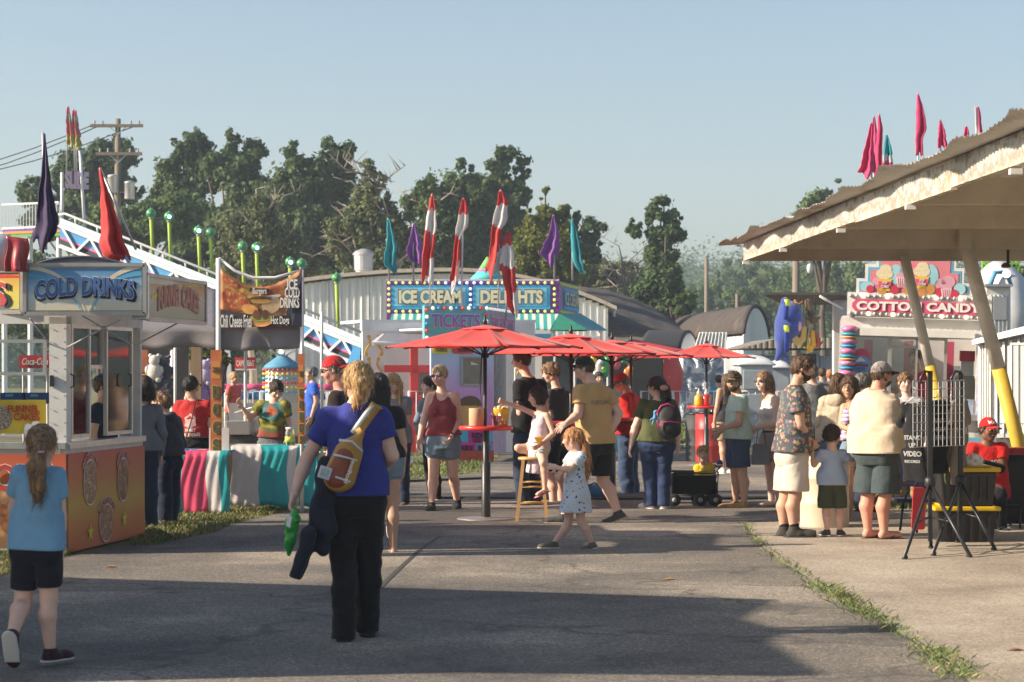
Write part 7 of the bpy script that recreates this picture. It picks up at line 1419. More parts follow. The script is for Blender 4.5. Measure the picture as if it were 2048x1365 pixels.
for (x,y,r_,m_) in ((1728,577,8,mapl),(1752,579,9,mcar),(1777,577,9,mapl),(1802,577,9,mcar),(1832,580,10,mcar),(1847,574,11,mcar),(1868,580,10,mapl),(1896,582,9,mapl)): el(x,y,r_,r_,m_,.010,'painted_apple');
# lower body
pane(t,'header',L,rectp(1672,634,1965,672),M_whb,.02,.2);pane(t,'shutter_roll',L,rectp(1710,656,1940,670),mat('roll_white',(.66,.66,.62)),.16,.12)
pane(t,'left_pillar',L,rectp(1690,672,1702,905),M_whb,.0,.15);pane(t,'right_pillar',L,rectp(1945,664,1966,905),M_whb,.0,.15)
for x in (1767,1880): pane(t,'mullion',L,rectp(x,672,x+6,822),M_alu,.0,.06)
pane(t,'sill',L,rectp(1690,822,1965,834),M_alu,.12,.3);pane(t,'lower_wall',L,rectp(1690,834,1965,868),M_whb,.0,.06);pane(t,'blue_stripe',L,rectp(1690,868,1965,876),mat('stripe_sky',(.12,.42,.55)),.005,.06);pane(t,'pink_skirt',L,rectp(1690,876,1965,905),mat('skirt_pink',(.58,.20,.34)),.005,.06);pane(t,'under_skirt',L,rectp(1690,905,1965,950),M_dark,-.3,.05)
pane(t,'back_wall',L,rectp(1670,640,1975,905),mat('booth_back',(.40,.38,.36)),-2.2,.05);pane(t,'floor',L,rectp(1690,838,1965,842),M_grey,-2.1,2.0);pane(t,'roof',L,rectp(1675,632,1970,636),M_whb,-2.2,2.2)
mb=MB();a_=L(1690,672);zt2=a_.z;mb.bx(a_.x-.0,a_.x+.05,.05,2.2,0,zt2+.3);mb.build('side_wall',M_whb,t);a_=L(1966,672);mb=MB();mb.bx(a_.x-.05,a_.x,.05,2.2,0,zt2+.3);mb.build('side_wall',M_whb,t)
pane(t,'glass_pane',L,rectp(1702,674,1767,822),M_glass,-.03,.004);pane(t,'glass_pane',L,rectp(1773,674,1826,822),M_glass,-.03,.004)
bars(t,'window_trim',L,[((1773,674),(1773,822)),((1825,674),(1825,822)),((1773,674),(1880,674)),((1773,690),(1826,690))],.03,M_alu,.02)
for (x0,x1,c_,o2) in ((1720,1737,(.42,.03,.16),-.8),(1800,1818,(.30,.08,.12),-1.9),(1886,1900,(.40,.05,.10),-1.2)): pane(t,'inner_panel',L,rectp(x0,678,x1,730 if x0==1720 else 822),mat('cc_%d' % x0,c_),o2,.05)
for (x0,x1,y0,y1,c_,o2) in ((1912,1942,695,716,(.45,.03,.05),-.6),(1915,1940,716,745,(.55,.58,.55),-.65),(1908,1942,800,815,(.45,.04,.04),-.55),(1905,1942,745,800,(.50,.50,.42),-.9)): pane(t,'popcorn_machine',L,rectp(x0,y0,x1,y1),mat('pm_%d%d' % (x0,y0),c_,rough=.25),o2,.35)
pane(t,'poster',L,rectp(1922,792,1942,822),mat('poster_cc',(.30,.38,.62),var=.6,vs=8),.01,.01)
t_candy.rotation_euler.y=R(1.7)
# beaded candy pillar
tt=None;cols=[((.62,.20,.36),'cc_pk'),((.04,.34,.52),'cc_bl'),((.66,.42,.14),'cc_yl'),((.60,.24,.40),'cc_pk2')]
for (x,y0,y1,r_,nm) in ((1685,652,935,17,'candy_column'),(1952,690,822,5,'candy_column')):
 col=pane(t,nm,L,rectp(x-1,y0,x+1,y1),M_whb,.05,.02);s=30.8/FPX;y=y0;i=0
 while y<y1:
  h_=(13,7,5,12,7)[i % 5]*(1 if r_>5 else .6);c_=cols[(0,1,2,3,1)[i % 5]];q=L(x+(y-793)*-.03*(1 if r_>5 else 0),y+h_/2,.06);mb=MB();mb.ball(q,1,14,8,(r_*s,r_*s,h_*s*.62));mb.build('bead',mat(c_[1],c_[0],rough=.35),col,True);y+=h_;i+=1
# sno cone sign: generic
tt=thing('snow_cone_sign','snow cone shaped sign reading Sno Kone, pink top and blue cone','sign',P(1725,760,30.1));Yq=29.9
mb=MB();mb.prism([P(1722+18.5*math.cos(a),717-20*math.sin(a),Yq) for a in np.linspace(-.25,PI+.25,20)][::-1],(0,.02,0));hd=mb.build('pink_ice',mat('ice_pink',(.62,.10,.16),var=.15),tt,world=True)
mb=MB();mb.prism([P(x,y,Yq-.012) for x,y in ((1704,724),(1709,735),(1722,745+25),(1731,770),(1741,722),(1733,714),(1722,712),(1711,714))][::-1],(0,.02,0));cn=mb.build('blue_cone',mat('cone_blue',(.14,.34,.62)),tt,world=True)
mb=MB();mb.prism([P(x,y,Yq-.016) for x,y in ((1710,724),(1721,714),(1733,723))][::-1],(0,.003,0));mb.build('painted_peak',M_white_ink,cn,world=True);text('lettering','Sno Kone',P(1722,730,Yq-.02),LX,LZ,.06,mat('ink_sred',(.50,.02,.05)),cn,bold=.03,fit=.19,fith=.045)
for i,w_ in enumerate(('ICY ICE','COLD &','FUN')): text('lettering',w_,P(1722.5,738+i*6.5,Yq-.02),LX,LZ,.04,mat('ink_navy2',(.03,.08,.25)),cn,bold=.01,fit=.11-.015*i)
mb=MB();mb.tube([P(1723,770,Yq),P(1723,824,Yq)],.012,8);mb.build('stick',M_white,tt,True,world=True)
# vending box & tube ride right of the stand
tt=thing('white_box_truck','white box body behind the right end of the candy sign','trailer',(PX(1998,36),36,0));mb=MB();mb.bx(PX(1970,36),PX(2022,36),36,40,.3,PZ(572,36));bb=mb.build('box_body',M_whb,tt,world=True,bevel=.03);
for k in range(5): mb=MB();mb.bx(PX(1980+k*8,36),PX(1982+k*8,36),35.97,36,.5,PZ(590,36));mb.build('rib',M_whitem,bb,world=True)
mb=MB();mb.bx(PX(1986,36),PX(2012,36),35.96,36,PZ(640,36),PZ(594,36));mb.build('louvre',M_grey,bb,world=True);mb=MB();mb.bx(PX(1968,36),PX(2024,36),35.9,40.1,PZ(574,36),PZ(569,36));mb.build('roof_edge',M_alu,bb,world=True)
for k in (0,1): mb=MB();mb.lathe([(.3,-.1),(.36,-.08),(.36,.08),(.3,.1)],(0,0,0),18);w_=mb.build('wheel',M_rub,tt,True);w_.rotation_euler=(0,R(90),0);w_.location=rootm(tt).inverted()@Vector((PX(1976,36)+.1,37+1.2*k,.36))
tt=thing('tube_ride','grey curved tube slide in a lime green frame, far right','ride',(PX(2005,44),44,0));Y=44
mb=MB();mb.tube([P(2030,700,Y),P(2028,620,Y),P(2016,572,Y),P(1998,556,Y+.3),P(1985,568,Y+1)],.36,20);mb.build('tube',mat('tube_grey',(.50,.52,.54),rough=.35),tt,True,world=True)
mb=MB();mb.tube([P(1978,575,Y-.35),P(1990,545,Y-.3),P(2010,545,Y-.3),P(2022,570,Y-.3)],.05,8);mb.build('blue_rim',mat('rim_blue',(.10,.3,.5)),tt,True,world=True)
M_lime=mat('lime_steel',(.22,.48,.05),rough=.4)
for (x0,y0,x1,y1) in ((1966,500,1966,700),(1976,500,1976,700),(2028,500,2028,880),(2036,500,2036,880),(1966,512,2036,512),(1966,532,2036,532),(2026,620,2042,620)): mb=MB();mb.bar(P(x0,y0,Y+.6),P(x1,y1,Y+.6),.05);mb.build('frame_bar',M_lime,tt,world=True)
for x in (1966,2028): mb=MB();mb.bar(P(x,700,Y+.6),Vector((PX(x,Y),Y+.6,0)),.05);mb.build('frame_bar',M_lime,tt,world=True)
for i in range(6): mb=MB();mb.bar(P(1968+i*11,500,Y+.6),P(1968+i*11,532,Y+.6),.03);mb.build('frame_bar',M_lime,tt,world=True)
# metal storage trailer at right
t,L=face_root('metal_trailer','ribbed pale metal trailer with a sloping roof at the right edge','trailer',1960,29.5,2120,28.6)
pane(t,'corner_panel',L,rectp(1956,688,1984,856),M_white,0,.08)
for k in range(5): pane(t,'rib',L,rectp(1959+k*5,690,1961+k*5,856),M_white,.02,.02)
pane(t,'wall',L,[(1984,868),(2130,868),(2130,660),(1984,684)],M_corrg,-.02,.06)
for k in range(9): pane(t,'rib',L,rectp(1990+k*15,686-k*2.2,1994+k*15,866),M_whitem,.01,.02)
pane(t,'roof_edge',L,[(1944,690),(2130,650),(2130,632),(1944,680)],M_whitem,.12,.3);pane(t,'door_frame',L,rectp(2020,686,2024,880),M_alu,.03,.03);pane(t,'door_frame',L,rectp(2024,686,2110,690),M_alu,.03,.03);pane(t,'door',L,rectp(2024,690,2110,880),M_corrg,.015,.02);pane(t,'under_rail',L,rectp(1984,868,2130,876),M_grey,.03,.06)
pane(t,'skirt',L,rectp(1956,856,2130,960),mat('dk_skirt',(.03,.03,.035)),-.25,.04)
# pink flags above the shed roof: on the candy stand
r5=[('large pink flag, leftmost above the shed roof',1743,245,34,[(247,1741,1745),(280,1733,1746),(320,1724,1750),(350,1717,1752)],FK,0),('slim pink flag touching the leftmost large one',1748,232,35,[(235,1746,1750),(280,1745,1756),(330,1748,1760),(350,1746,1758)],FK,0),('tall pink flag, third from the left above the shed roof',1758,228,33,[(230,1756,1760),(260,1755,1766),(300,1752,1764),(345,1754,1766)],FK,0),('teal, white and pink flag above the shed roof',1774,270,33,[(271,1772,1776),(300,1768,1783),(313,1767,1785),(335,1765,1786)],None,0),('highest pink flag above the shed roof',1836,187,33,[(189,1834,1838),(220,1833,1848),(258,1832,1853),(280,1832,1846),(310,1831,1846)],FK,0),('short pink flag right of the highest one',1881,240,33,[(242,1879,1883),(260,1877,1889),(295,1875,1896)],FK,0),('smallest pink flag just showing over the roof',1932,252,33,[(254,1930,1935),(275,1927,1940)],FK,0),('curled pink and white flag, rightmost above the roof',1952,213,33,[(214,1950,1958),(235,1951,1962),(275,1954,1965)],'w',0)]
for lb,x,yt,Y,rows,m_,_ in r5:
 flag('flag',lb,x,yt,Y,500,rows,[FT,FW,FK] if m_ is None else ([FW,FK] if m_=='w' else m_),'flags on the cotton candy stand',parts=(lambda v,u: 0 if v<.6 else 1 if v<.8 else 2) if m_ is None else ((lambda v,u: 1 if u>.45 else 0) if m_=='w' else None),pr=.014)
# ---------------- prize awning and plush
tt=thing('prize_stall','stall with a flat dark awning sticking out left of the candy stand','stall',(PX(1640,33),33.5,0));Y=33
mb=MB();mb.prism([(PX(1527,32.7),32.7,2.765),(PX(1692,32.7),32.7,2.765),(PX(1700,35.6),35.6,2.70),(PX(1565,35.6),35.6,2.70)],(0,0,.035));mb.build('awning',mat('awning_dark',(.085,.080,.075),rough=.6),tt,world=True)
mb=MB();mb.tube([P(1640,593,Y-.32),P(1684,618,Y-.1)],.02,8);mb.build('strut',M_whitem,tt,True,world=True);mb=MB();mb.bx(PX(1668,34.2),PX(1700,34.2),34.2,34.4,0,2.75);mb.build('wall',M_whb,tt,world=True)
Mbl=mat('plush_royal',(.02,.05,.26),rough=.9,bump=.6,bs=70,sheen=.5);Y=32.6;s=Y/FPX
tt=thing('plush_whale','big royal blue plush whale hanging tail down from the prize awning','plush toy',P(1578,600,Y))
F_=Field(P(1540,728,Y)-Vector((0,.4,0)),P(1616,588,Y)+Vector((0,.4,0)),.012)
for (a,b,ra,rb) in (((1580,628),(1578,650),25,29),((1578,650),(1568,676),27,19),((1568,676),(1562,700),18,9),((1562,700),(1554,718),7,5),((1562,700),(1573,718),7,5),((1570,604),(1576,622),9,14)): F_.cone(P(*a,Y),P(*b,Y),ra*s,rb*s,.05)
v,f=F_.mesh();mk('body',v,f,Mbl,tt,True)
mb=MB();mb.ball(P(1597,652,Y-.12),1,12,8,(7*s,10*s,12*s));v=mb.build('pink_mouth',mat('plush_pinkm',(.50,.28,.36)),tt,True,world=True)
for (a,b) in (((1573,604),(1572,640)),((1572,660),(1573,705))): mb=MB();mb.tube([P(*a,Y-.24),P(*b,Y-.24)],.035,8);mb.build('fin',mat('plush_deep',(.01,.03,.22),rough=.9),tt,True,world=True)
for (x,y) in ((1573,658),(1574,606)): mb=MB();mb.lathe([(.001,-.05),(.04,-.05),(.04,.05),(.001,.05)],P(x,y,Y-.24),10);mb.build('yellow_patch',mat('plush_neon',(.45,.60,.03)),tt,True,world=True)
for i,(pts,r_,c_,lb,nm) in enumerate(((((1586,660),(1590,680),(1598,688),(1606,678),(1608,658)),6,(.45,.33,.12),'yellow brown plush snake loop beside the whale','plush_snake'),(((1600,655),(1604,685),(1610,690),(1614,660)),4,(.05,.10,.04),'dark green plush snake loop between the yellow ones','plush_snake'),(((1612,660),(1612,690),(1620,700),(1626,690),(1625,665)),5.5,(.62,.36,.04),'bright orange plush snake loop at the right','plush_snake'),(((1616,605),(1622,625),(1628,642)),7,(.12,.08,.05),'brown plush monkey hanging under the awning','plush_monkey'),(((1606,640),(1618,644),(1630,642)),6,(.45,.36,.26),'beige plush bundle above the snakes','plush_toy'),(((1630,665),(1634,680),(1633,692)),4,(.50,.10,.05),'small red and green plush at the far right of the bundle','plush_toy'),(((1590,603),(1592,612)),5,(.50,.22,.06),'small orange plush under the awning','plush_toy'))):
 q=thing(nm,lb,'plush toy',P(*pts[0],Y),0,'plush prizes hanging from the awning');F_=Field(np.min([tuple(P(*p,Y)) for p in pts],0)-.1,np.max([tuple(P(*p,Y)) for p in pts],0)+.1,.012)
 for k in range(len(pts)-1): F_.cone(P(*pts[k],Y+.04*i-.1),P(*pts[k+1],Y+.04*i-.1),r_*s,r_*s*.9,.02)
 if i>=3:
  p_=P(*pts[-1],Y+.04*i-.16);F_.cone(p_,p_+Vector((0,0,.01)),r_*s*1.25,r_*s*1.2,.02)
  for qq in (-1,1): F_.cone(p_+Vector((qq*.05,0,.02)),p_+Vector((qq*.09,0,.06)),.02,.014,.01)
 v,f=F_.mesh();mk('body',v,f,mat('pl_%d' % i,c_,rough=.95,bump=.6,bs=60,sheen=.4),q,True)
 mb=MB();mb.tube([P(*pts[0],Y+.04*i-.1),P(pts[0][0]+1,596,Y+.04*i-.1)],.006,5);mb.build('cord',M_black,q,world=True)
# ================================================================ UNSEEN TRAILER THAT SHADES THE FOREGROUND
t=thing('food_trailer','tall unseen trailer added outside the left edge to shade the near asphalt','trailer',(-7.4,14.2,0))
poly=[(-4.38,14.65),(-10.4,16.5),(-10.4,11.2),(-4.60,10.75),(-4.72,12.2),(-4.56,12.75),(-4.76,13.4)]
mb=MB();mb.prism([(x-.25,y,.35) for x,y in ((-4.8,14.5),(-10.1,16.2),(-10.1,11.6),(-4.9,11.1))],(0,0,2.5));mb.build('body',M_bwht,t,world=True)
mb=MB();mb.prism([(x,y,3.0) for x,y in poly],(0,0,.12));mb.build('roof',M_alu,t,world=True)
mb=MB();mb.tube([(-5.2,12.8,3.1),(-5.15,12.8,3.75)],.05,8);mb.build('roof_pipe',M_steel,t,world=True)  # unseen pole added to cast a thin shadow line across the lane
for y in (12.6,15.2): mb=MB();mb.lathe([(.3,-.1),(.36,-.08),(.36,.08),(.3,.1)],(0,0,0),18);w_=mb.build('wheel',M_rub,t,True);w_.rotation_euler=(0,R(90),0);w_.location=Vector((-5.35,y-.6,.36))-Vector((-7.4,14.2,0))
# ================================================================ UMBRELLAS AND TABLES
M_umb=fmat('umbrella',(.86,.07,.055));M_umb2=MATS['flag_umbrella'];M_pole=mat('umbrella_pole',(.02,.02,.022),rough=.4)
def umbrella(label,px,yt,yr,R_,Y,rot=0.,zb=0.):
 t=thing('patio_umbrella',label,'umbrella',(PX(px,Y),Y,0),0,'red patio umbrellas over the high tables');c=Vector((PX(px,Y),Y,0));zt,zr=PZ(yt,Y),PZ(yr,Y);hp=zt-zr
 mb=MB();n=8;m=6
 def pt(k,u,f):
  a0=rot+2*PI*k/n;a1=rot+2*PI*(k+1)/n;a=Vector((math.cos(a0),math.sin(a0),0));b=Vector((math.cos(a1),math.sin(a1),0));r_=R_*(.1+.9*u);sag=-.045*math.sin(PI*f)*math.sin(PI*min(1,u));ed=-.03*math.sin(PI*f)*u**3*0
  d=a.lerp(b,f)*(1-.05*math.sin(PI*f)*u);z=zr+hp*(1-u)**1.08*.93+sag;return c+d*r_+Vector((0,0,z))
 for k in range(n):
  b0=len(mb.v);mb.grid(lambda f,u: tuple(pt(k,u,f)),8,m)
 cn=mb.build('canopy',M_umb,t,True,world=True);solid(cn,.006)
 mb=MB()
 for k in range(n):
  a0=rot+2*PI*k/n;a1=rot+2*PI*(k+1)/n;A=Vector((math.cos(a0),math.sin(a0),0));B=Vector((math.cos(a1),math.sin(a1),0));mb.add([c+Vector((0,0,zt)),c+A*R_*.24+Vector((0,0,zr+hp*.80)),c+B*R_*.24+Vector((0,0,zr+hp*.80))],[(0,1,2)])
 o=mb.build('vent_cap',M_umb,cn,False,world=True);solid(o,.006)
 for k in range(n):
  a0=rot+2*PI*k/n;A=Vector((math.cos(a0),math.sin(a0),0));mb=MB();mb.bar(c+Vector((0,0,zt-.06)),c+A*R_*.99+Vector((0,0,zr-.012)),.018,.012);mb.bar(c+Vector((0,0,zr-.10)),c+A*R_*.5+Vector((0,0,zr+hp*.43)),.014,.010);mb.ball(c+A*R_*1.0+Vector((0,0,zr-.004)),.014,6,4);mb.build('rib',M_pole,t,world=True)
 mb=MB();mb.tube([c+Vector((0,0,zb+.012)),c+Vector((0,0,zt+.01))],.021,12);mb.build('pole',M_pole,t,True,world=True)
 mb=MB();mb.lathe([(.001,0),(.018,0),(.03,.03),(.016,.05),(.012,.09),(.001,.1)],c+Vector((0,0,zt+.005)),10);mb.build('finial',M_pole,t,True,world=True);mb=MB();mb.lathe([(.022,0),(.045,.01),(.045,.05),(.022,.06)],c+Vector((0,0,zr-.12)),12);mb.build('hub',M_pole,t,True,world=True)
 return t
Y_A,Y_B,Y_C,Y_D=24.25,26.4,28.6,38.
um_a=umbrella('nearest and largest red umbrella, over the popcorn table',970,650,695,1.10,Y_A,.2)
umbrella('second red umbrella, just behind the nearest one',1142,668,708,1.08,Y_B,.35)
umbrella('third red umbrella in the row, behind the man in the dark cap',1224,680,712,1.06,Y_C,.1)
umbrella('farthest red umbrella, standing alone over the sauce table',1413,687,716,.90,Y_D,.25)
umbrella('fourth red umbrella, half hidden between the third and the farthest',1262,684,712,1.0,33.,.3)
def ptable(label,px,Y,z=1.03,r=.30,m=None):
 t=thing('high_table',label,'table',(PX(px,Y),Y,0),0,'round red high tables under the umbrellas');c=Vector((PX(px,Y),Y,0))
 mb=MB();mb.lathe([(.024,z-.045),(r-.01,z-.045),(r,z-.035),(r,z-.005),(r-.006,z),(.024,z)],c,40,cap=False);mb.build('tabletop',m or mat('table_red',(.58,.03,.025),rough=.35,dirt=.15),t,True,world=True)
 mb=MB();mb.lathe([(.050,.02),(.050,.62),(.036,.63),(.036,z-.05)],c,20,cap=False);mb.build('column',M_pole,t,True,world=True)
 mb=MB();mb.lathe([(.052,.004),(.32,.004),(.32,.012),(.30,.018),(.08,.022),(.052,.03)],c,36,cap=False);mb.build('base_plate',mat('plate_steel',(.30,.29,.28),rough=.5,metal=.5,dirt=.5),t,True,world=True);return t
ptable('red high table in front, holding popcorn and a pink drink',972,Y_A);ptable('red high table behind the young men',1142,Y_B);ptable('far red high table holding the sauce bottles',1413,Y_D,r=.34);ptable('red high table hidden behind the man in tan',1224,Y_C)
# popcorn, drink, paper roll
zt=1.032
c=Vector((PX(1003,Y_A-.05),Y_A-.05,zt));t=thing('popcorn_bucket','yellow striped paper bucket heaped with popcorn','bucket',c)
mb=MB();mb.lathe([(.001,0),(.068,0),(.090,.185),(.093,.19)],c,28);mb.build('bucket',grad('bucket_yel',[(0,(.62,.25,.02)),(.5,(.70,.38,.02)),(1,(.72,.48,.03))],2,0,.19),t,True,world=True)
mb=MB();r_=random.Random(4)
for i in range(90): a=r_.uniform(0,2*PI);q=r_.uniform(0,.085);mb.ball(c+Vector((q*math.cos(a),q*math.sin(a),.19+.028*(1-q/.085)+r_.uniform(-.005,.012))),r_.uniform(.008,.014),5,4)
o=mb.build('popcorn',mat('popcorn',(.72,.62,.38),var=.3,vs=30),t,True,world=True);o['kind']='stuff'
mb=MB();
for i in range(26): a=r_.uniform(-2.4,-.9);z=.012+r_.uniform(0,.08);rr_=.070+.022*z/.185;mb.ball(c+Vector((rr_*math.cos(a),rr_*math.sin(a),z)),.007,5,4,(1,1,1))
mb.build('printed_kernels',mat('kernel_print',(.70,.62,.52),var=.5,vs=60),t,True,world=True)
c=Vector((PX(992,Y_A-.2),Y_A-.2,zt));t=thing('drink_cup','clear cup of pink drink in front of the popcorn bucket','cup',c);mb=MB();mb.lathe([(.001,.002),(.040,.002),(.052,.115),(.001,.118)],c,24);mb.build('drink',mat('pink_drink',(.72,.16,.20),rough=.3),t,True,world=True);mb=MB();mb.lathe([(.042,0),(.056,.14),(.058,.143)],c,24,cap=False);mb.build('cup',glass('cup_clear'),t,True,world=True)
c=Vector((PX(953,Y_A-.05),Y_A-.05,zt));t=thing('paper_towel_roll','brown paper towel roll standing on the front high table','paper roll',c);mb=MB();mb.lathe([(.020,0),(.080,0),(.083,.004),(.083,.190),(.080,.194),(.020,.194)],c,36,cap=False);mb.build('roll',mat('kraft',(.52,.35,.22),rough=.85,var=.04),t,True,world=True);mb=MB();mb.lathe([(.020,0),(.0195,.195)],c,16,cap=False);mb.build('core',mat('kraft_core',(.25,.16,.1)),t,True,world=True)
mb=MB();mb.tube([P(965,700,Y_A-.03),P(960,760,Y_A-.05),P(962,800,Y_A-.06),P(955,815,Y_A-.05)],.005,5);mb.build('power_cord',M_black,um_a,True,world=True)
for x,y,c_,lb in ((1397,812,(.72,.42,.02),'orange sauce bottle with a pump on the far red table'),(1412,812,(.50,.03,.03),'red sauce bottle with a pump on the far red table')):
 c=Vector((PX(x,Y_D),Y_D-.05,zt));t=thing('sauce_bottle',lb,'bottle',c,0,'pump sauce bottles');mb=MB();mb.lathe([(.001,0),(.07,0),(.075,.02),(.075,.15),(.04,.19),(.001,.19)],c,18);mb.build('bottle',mat('sauce%d' % x,c_,rough=.3),t,True,world=True);mb=MB();mb.lathe([(.03,.19),(.035,.23),(.015,.25),(.012,.30),(.001,.30)],c,12);mb.tube([c+Vector((0,0,.30)),c+Vector((-.06,0,.295))],.012,6);mb.build('pump',M_white,t,True,world=True)
# stool
Ys=24.0;t=thing('bar_stool','pale wooden bar stool with the little girl sitting on it','stool',(PX(1064,Ys),Ys,0));zs_=PZ(914,Ys);s=Ys/FPX;c=Vector((PX(1064,Ys),Ys,0));M_pine=mat('pine',(.55,.33,.12),rough=.45,var=.15,stretch=(1,1,.15),vs=14)
mb=MB();mb.lathe([(.001,zs_-.035),(.145,zs_-.035),(.155,zs_-.02),(.15,zs_-.003),(.13,zs_),(.001,zs_)],c,32);mb.build('seat',M_pine,t,True,world=True)
lg=[]
for sx in (-1,1):
 for sy in (-1,1): a=c+Vector((sx*.095,sy*.095,zs_-.035));b=c+Vector((sx*.165,sy*.155,.0));lg.append((sx,sy,a,b));mb=MB();mb.bar(a,b,.034,.034,up=(0,1,0));mb.build('leg',M_pine,t,world=True)
for (i,j,k) in ((0,2,.35),(1,3,.45),(0,1,.55),(2,3,.5),(0,2,.68),(1,3,.72),(0,1,.78),(2,3,.8)): mb=MB();mb.tube([lg[i][2].lerp(lg[i][3],k),lg[j][2].lerp(lg[j][3],k)],.011,8);mb.build('rung',M_pine,t,True,world=True)
# barrels
def barrel(label,px,pyb,pyt,r,m,rim,Y=None,group=None):
 c=G(px,pyb) if Y is None else Vector((PX(px,Y),Y,0));h=PZ(pyt,c.y);t=thing('barrel',label,'barrel',c,0,group);pr=[(.001,0),(r*.97,0),(r,.01),(r,.02)]
 for k in (.33,.66): pr+=[(r,h*k-.03),(r*1.03,h*k-.01),(r*1.03,h*k+.01),(r,h*k+.03)]
 pr+=[(r,h-.02),(r*.97,h-.02),(r*.95,h-.05),(.001,h-.05)]
 mb=MB();mb.lathe(pr,c,40);mb.build('body',m,t,True,world=True);mb=MB();mb.lathe([(r*.96,h-.03),(r*1.035,h-.03),(r*1.035,h),(r*.96,h)],c,40,cap=False);mb.build('rim',rim,t,True,world=True);return t
barrel('cream painted steel barrel behind the small boy',1649,1055,905,.255,mat('barrel_cream',(.60,.50,.37),rough=.5,var=.06,dirt=.5,dirtcol=(.35,.22,.12)),mat('rim_green',(.25,.35,.28),dirt=.4))
barrel('red steel barrel under the far umbrella',1420,918,824,.26,mat('barrel_red',(.42,.03,.035),rough=.45,dirt=.3),M_pole,39.2);barrel('dark barrel left of the red one',1398,918,826,.24,mat('barrel_dark',(.04,.045,.05)),M_pole,39.8)
# barricades
def barricade(label,pxa,pxb,Y,top=783,Yb=None):
 Yb=Yb or Y;a=Vector((PX(pxa,Y),Y,0));b=Vector((PX(pxb,Yb),Yb,0));t=thing('barricade',label,'barricade',(a+b)/2,0,'white metal crowd barricades');h=PZ(top,(Y+Yb)/2);U_=Vector((0,0,1))
 mb=MB();mb.tube([a+U_*.12,a+U_*h,b+U_*h,b+U_*.12,a+U_*.12],.022,8);mb.build('frame',M_white,t,True,world=True);n=max(3,int((b-a).length/.13))
 for i in range(1,n): p=a.lerp(b,i/n);mb=MB();mb.tube([p+U_*.12,p+U_*h],.010,5);mb.build('bar',M_white,t,True,world=True)
 for p in (a.lerp(b,.12),a.lerp(b,.88)): mb=MB();mb.bar(p+Vector((0,-.25,.03)),p+Vector((0,.25,.03)),.04);mb.bar(p+U_*.03,p+U_*.14,.04);mb.build('foot',M_white,t,world=True)
for i,(a,b,Y,lb) in enumerate(((612,660,41,'short barricade showing behind the red capped man'),(818,862,38.5,'barricade between the grey tee girl and the woman in maroon'),(1282,1345,45,'barricade right of the backpack woman'),(1347,1412,45,'barricade behind the far umbrella pole'),(1414,1482,45,'barricade behind the man in mint'),(1484,1552,45,'barricade behind the woman with the grey handbag'),(1554,1600,45,'barricade just left of the flowered shirt man'),(1990,2048,27.9,'barricade behind the seated man in red'),(2050,2110,27.9,'barricade at the far right edge'),(450,520,48,'barricade seen over the fryer'),(522,590,48,'barricade by the small carousel'))):
 barricade(lb,a,b,Y,783 if Y>30 else 848)
# cable ramp and hose on the ground
mb=MB();mb.prism([G(780,998),G(780,992),G(1560,985),G(1560,1000),G(1200,1001)],(0,0,.03));o=mb.build('cable_cover',mat('rubber_mat',(.06,.058,.055),rough=.85,dirt=.4,dirtcol=(.2,.17,.13)),None,world=True);recentre(o);tag(o,'long dark rubber cable cover lying across the lane','cable cover')
mb=MB();mb.tube([G(640,1003)+Vector((0,0,.02)),G(800,966)+Vector((0,0,.02)),G(1000,958)+Vector((0,0,.02)),G(1100,962)+Vector((0,0,.02))],.02,6);o=mb.build('cable',M_black,None,True);recentre(o);tag(o,'thin black cable at the edge of the far lawn','cable')
mb=MB();F_=Field(G(1190,1000)-Vector((.5,.4,.02)),G(1190,1000)+Vector((.5,.4,.4)),.015);q=G(1188,998);F_.cone(q+Vector((-.18,0,.09)),q+Vector((.2,.05,.08)),.10,.10,.03);F_.wob(.01,22,3);v,f=F_.mesh();t=thing('duffel_bag','blue duffel bag on the ground behind the walking man','bag',q);mk('body',v,f,mat('duffel',(.04,.20,.42),rough=.6,bump=.5,bs=12),t,True);mb=MB();mb.tube([q+Vector((-.1,-.08,.16)),q+Vector((0,-.1,.21)),q+Vector((.1,-.08,.16))],.010,6);mb.build('handle',M_black,t,True,world=True)
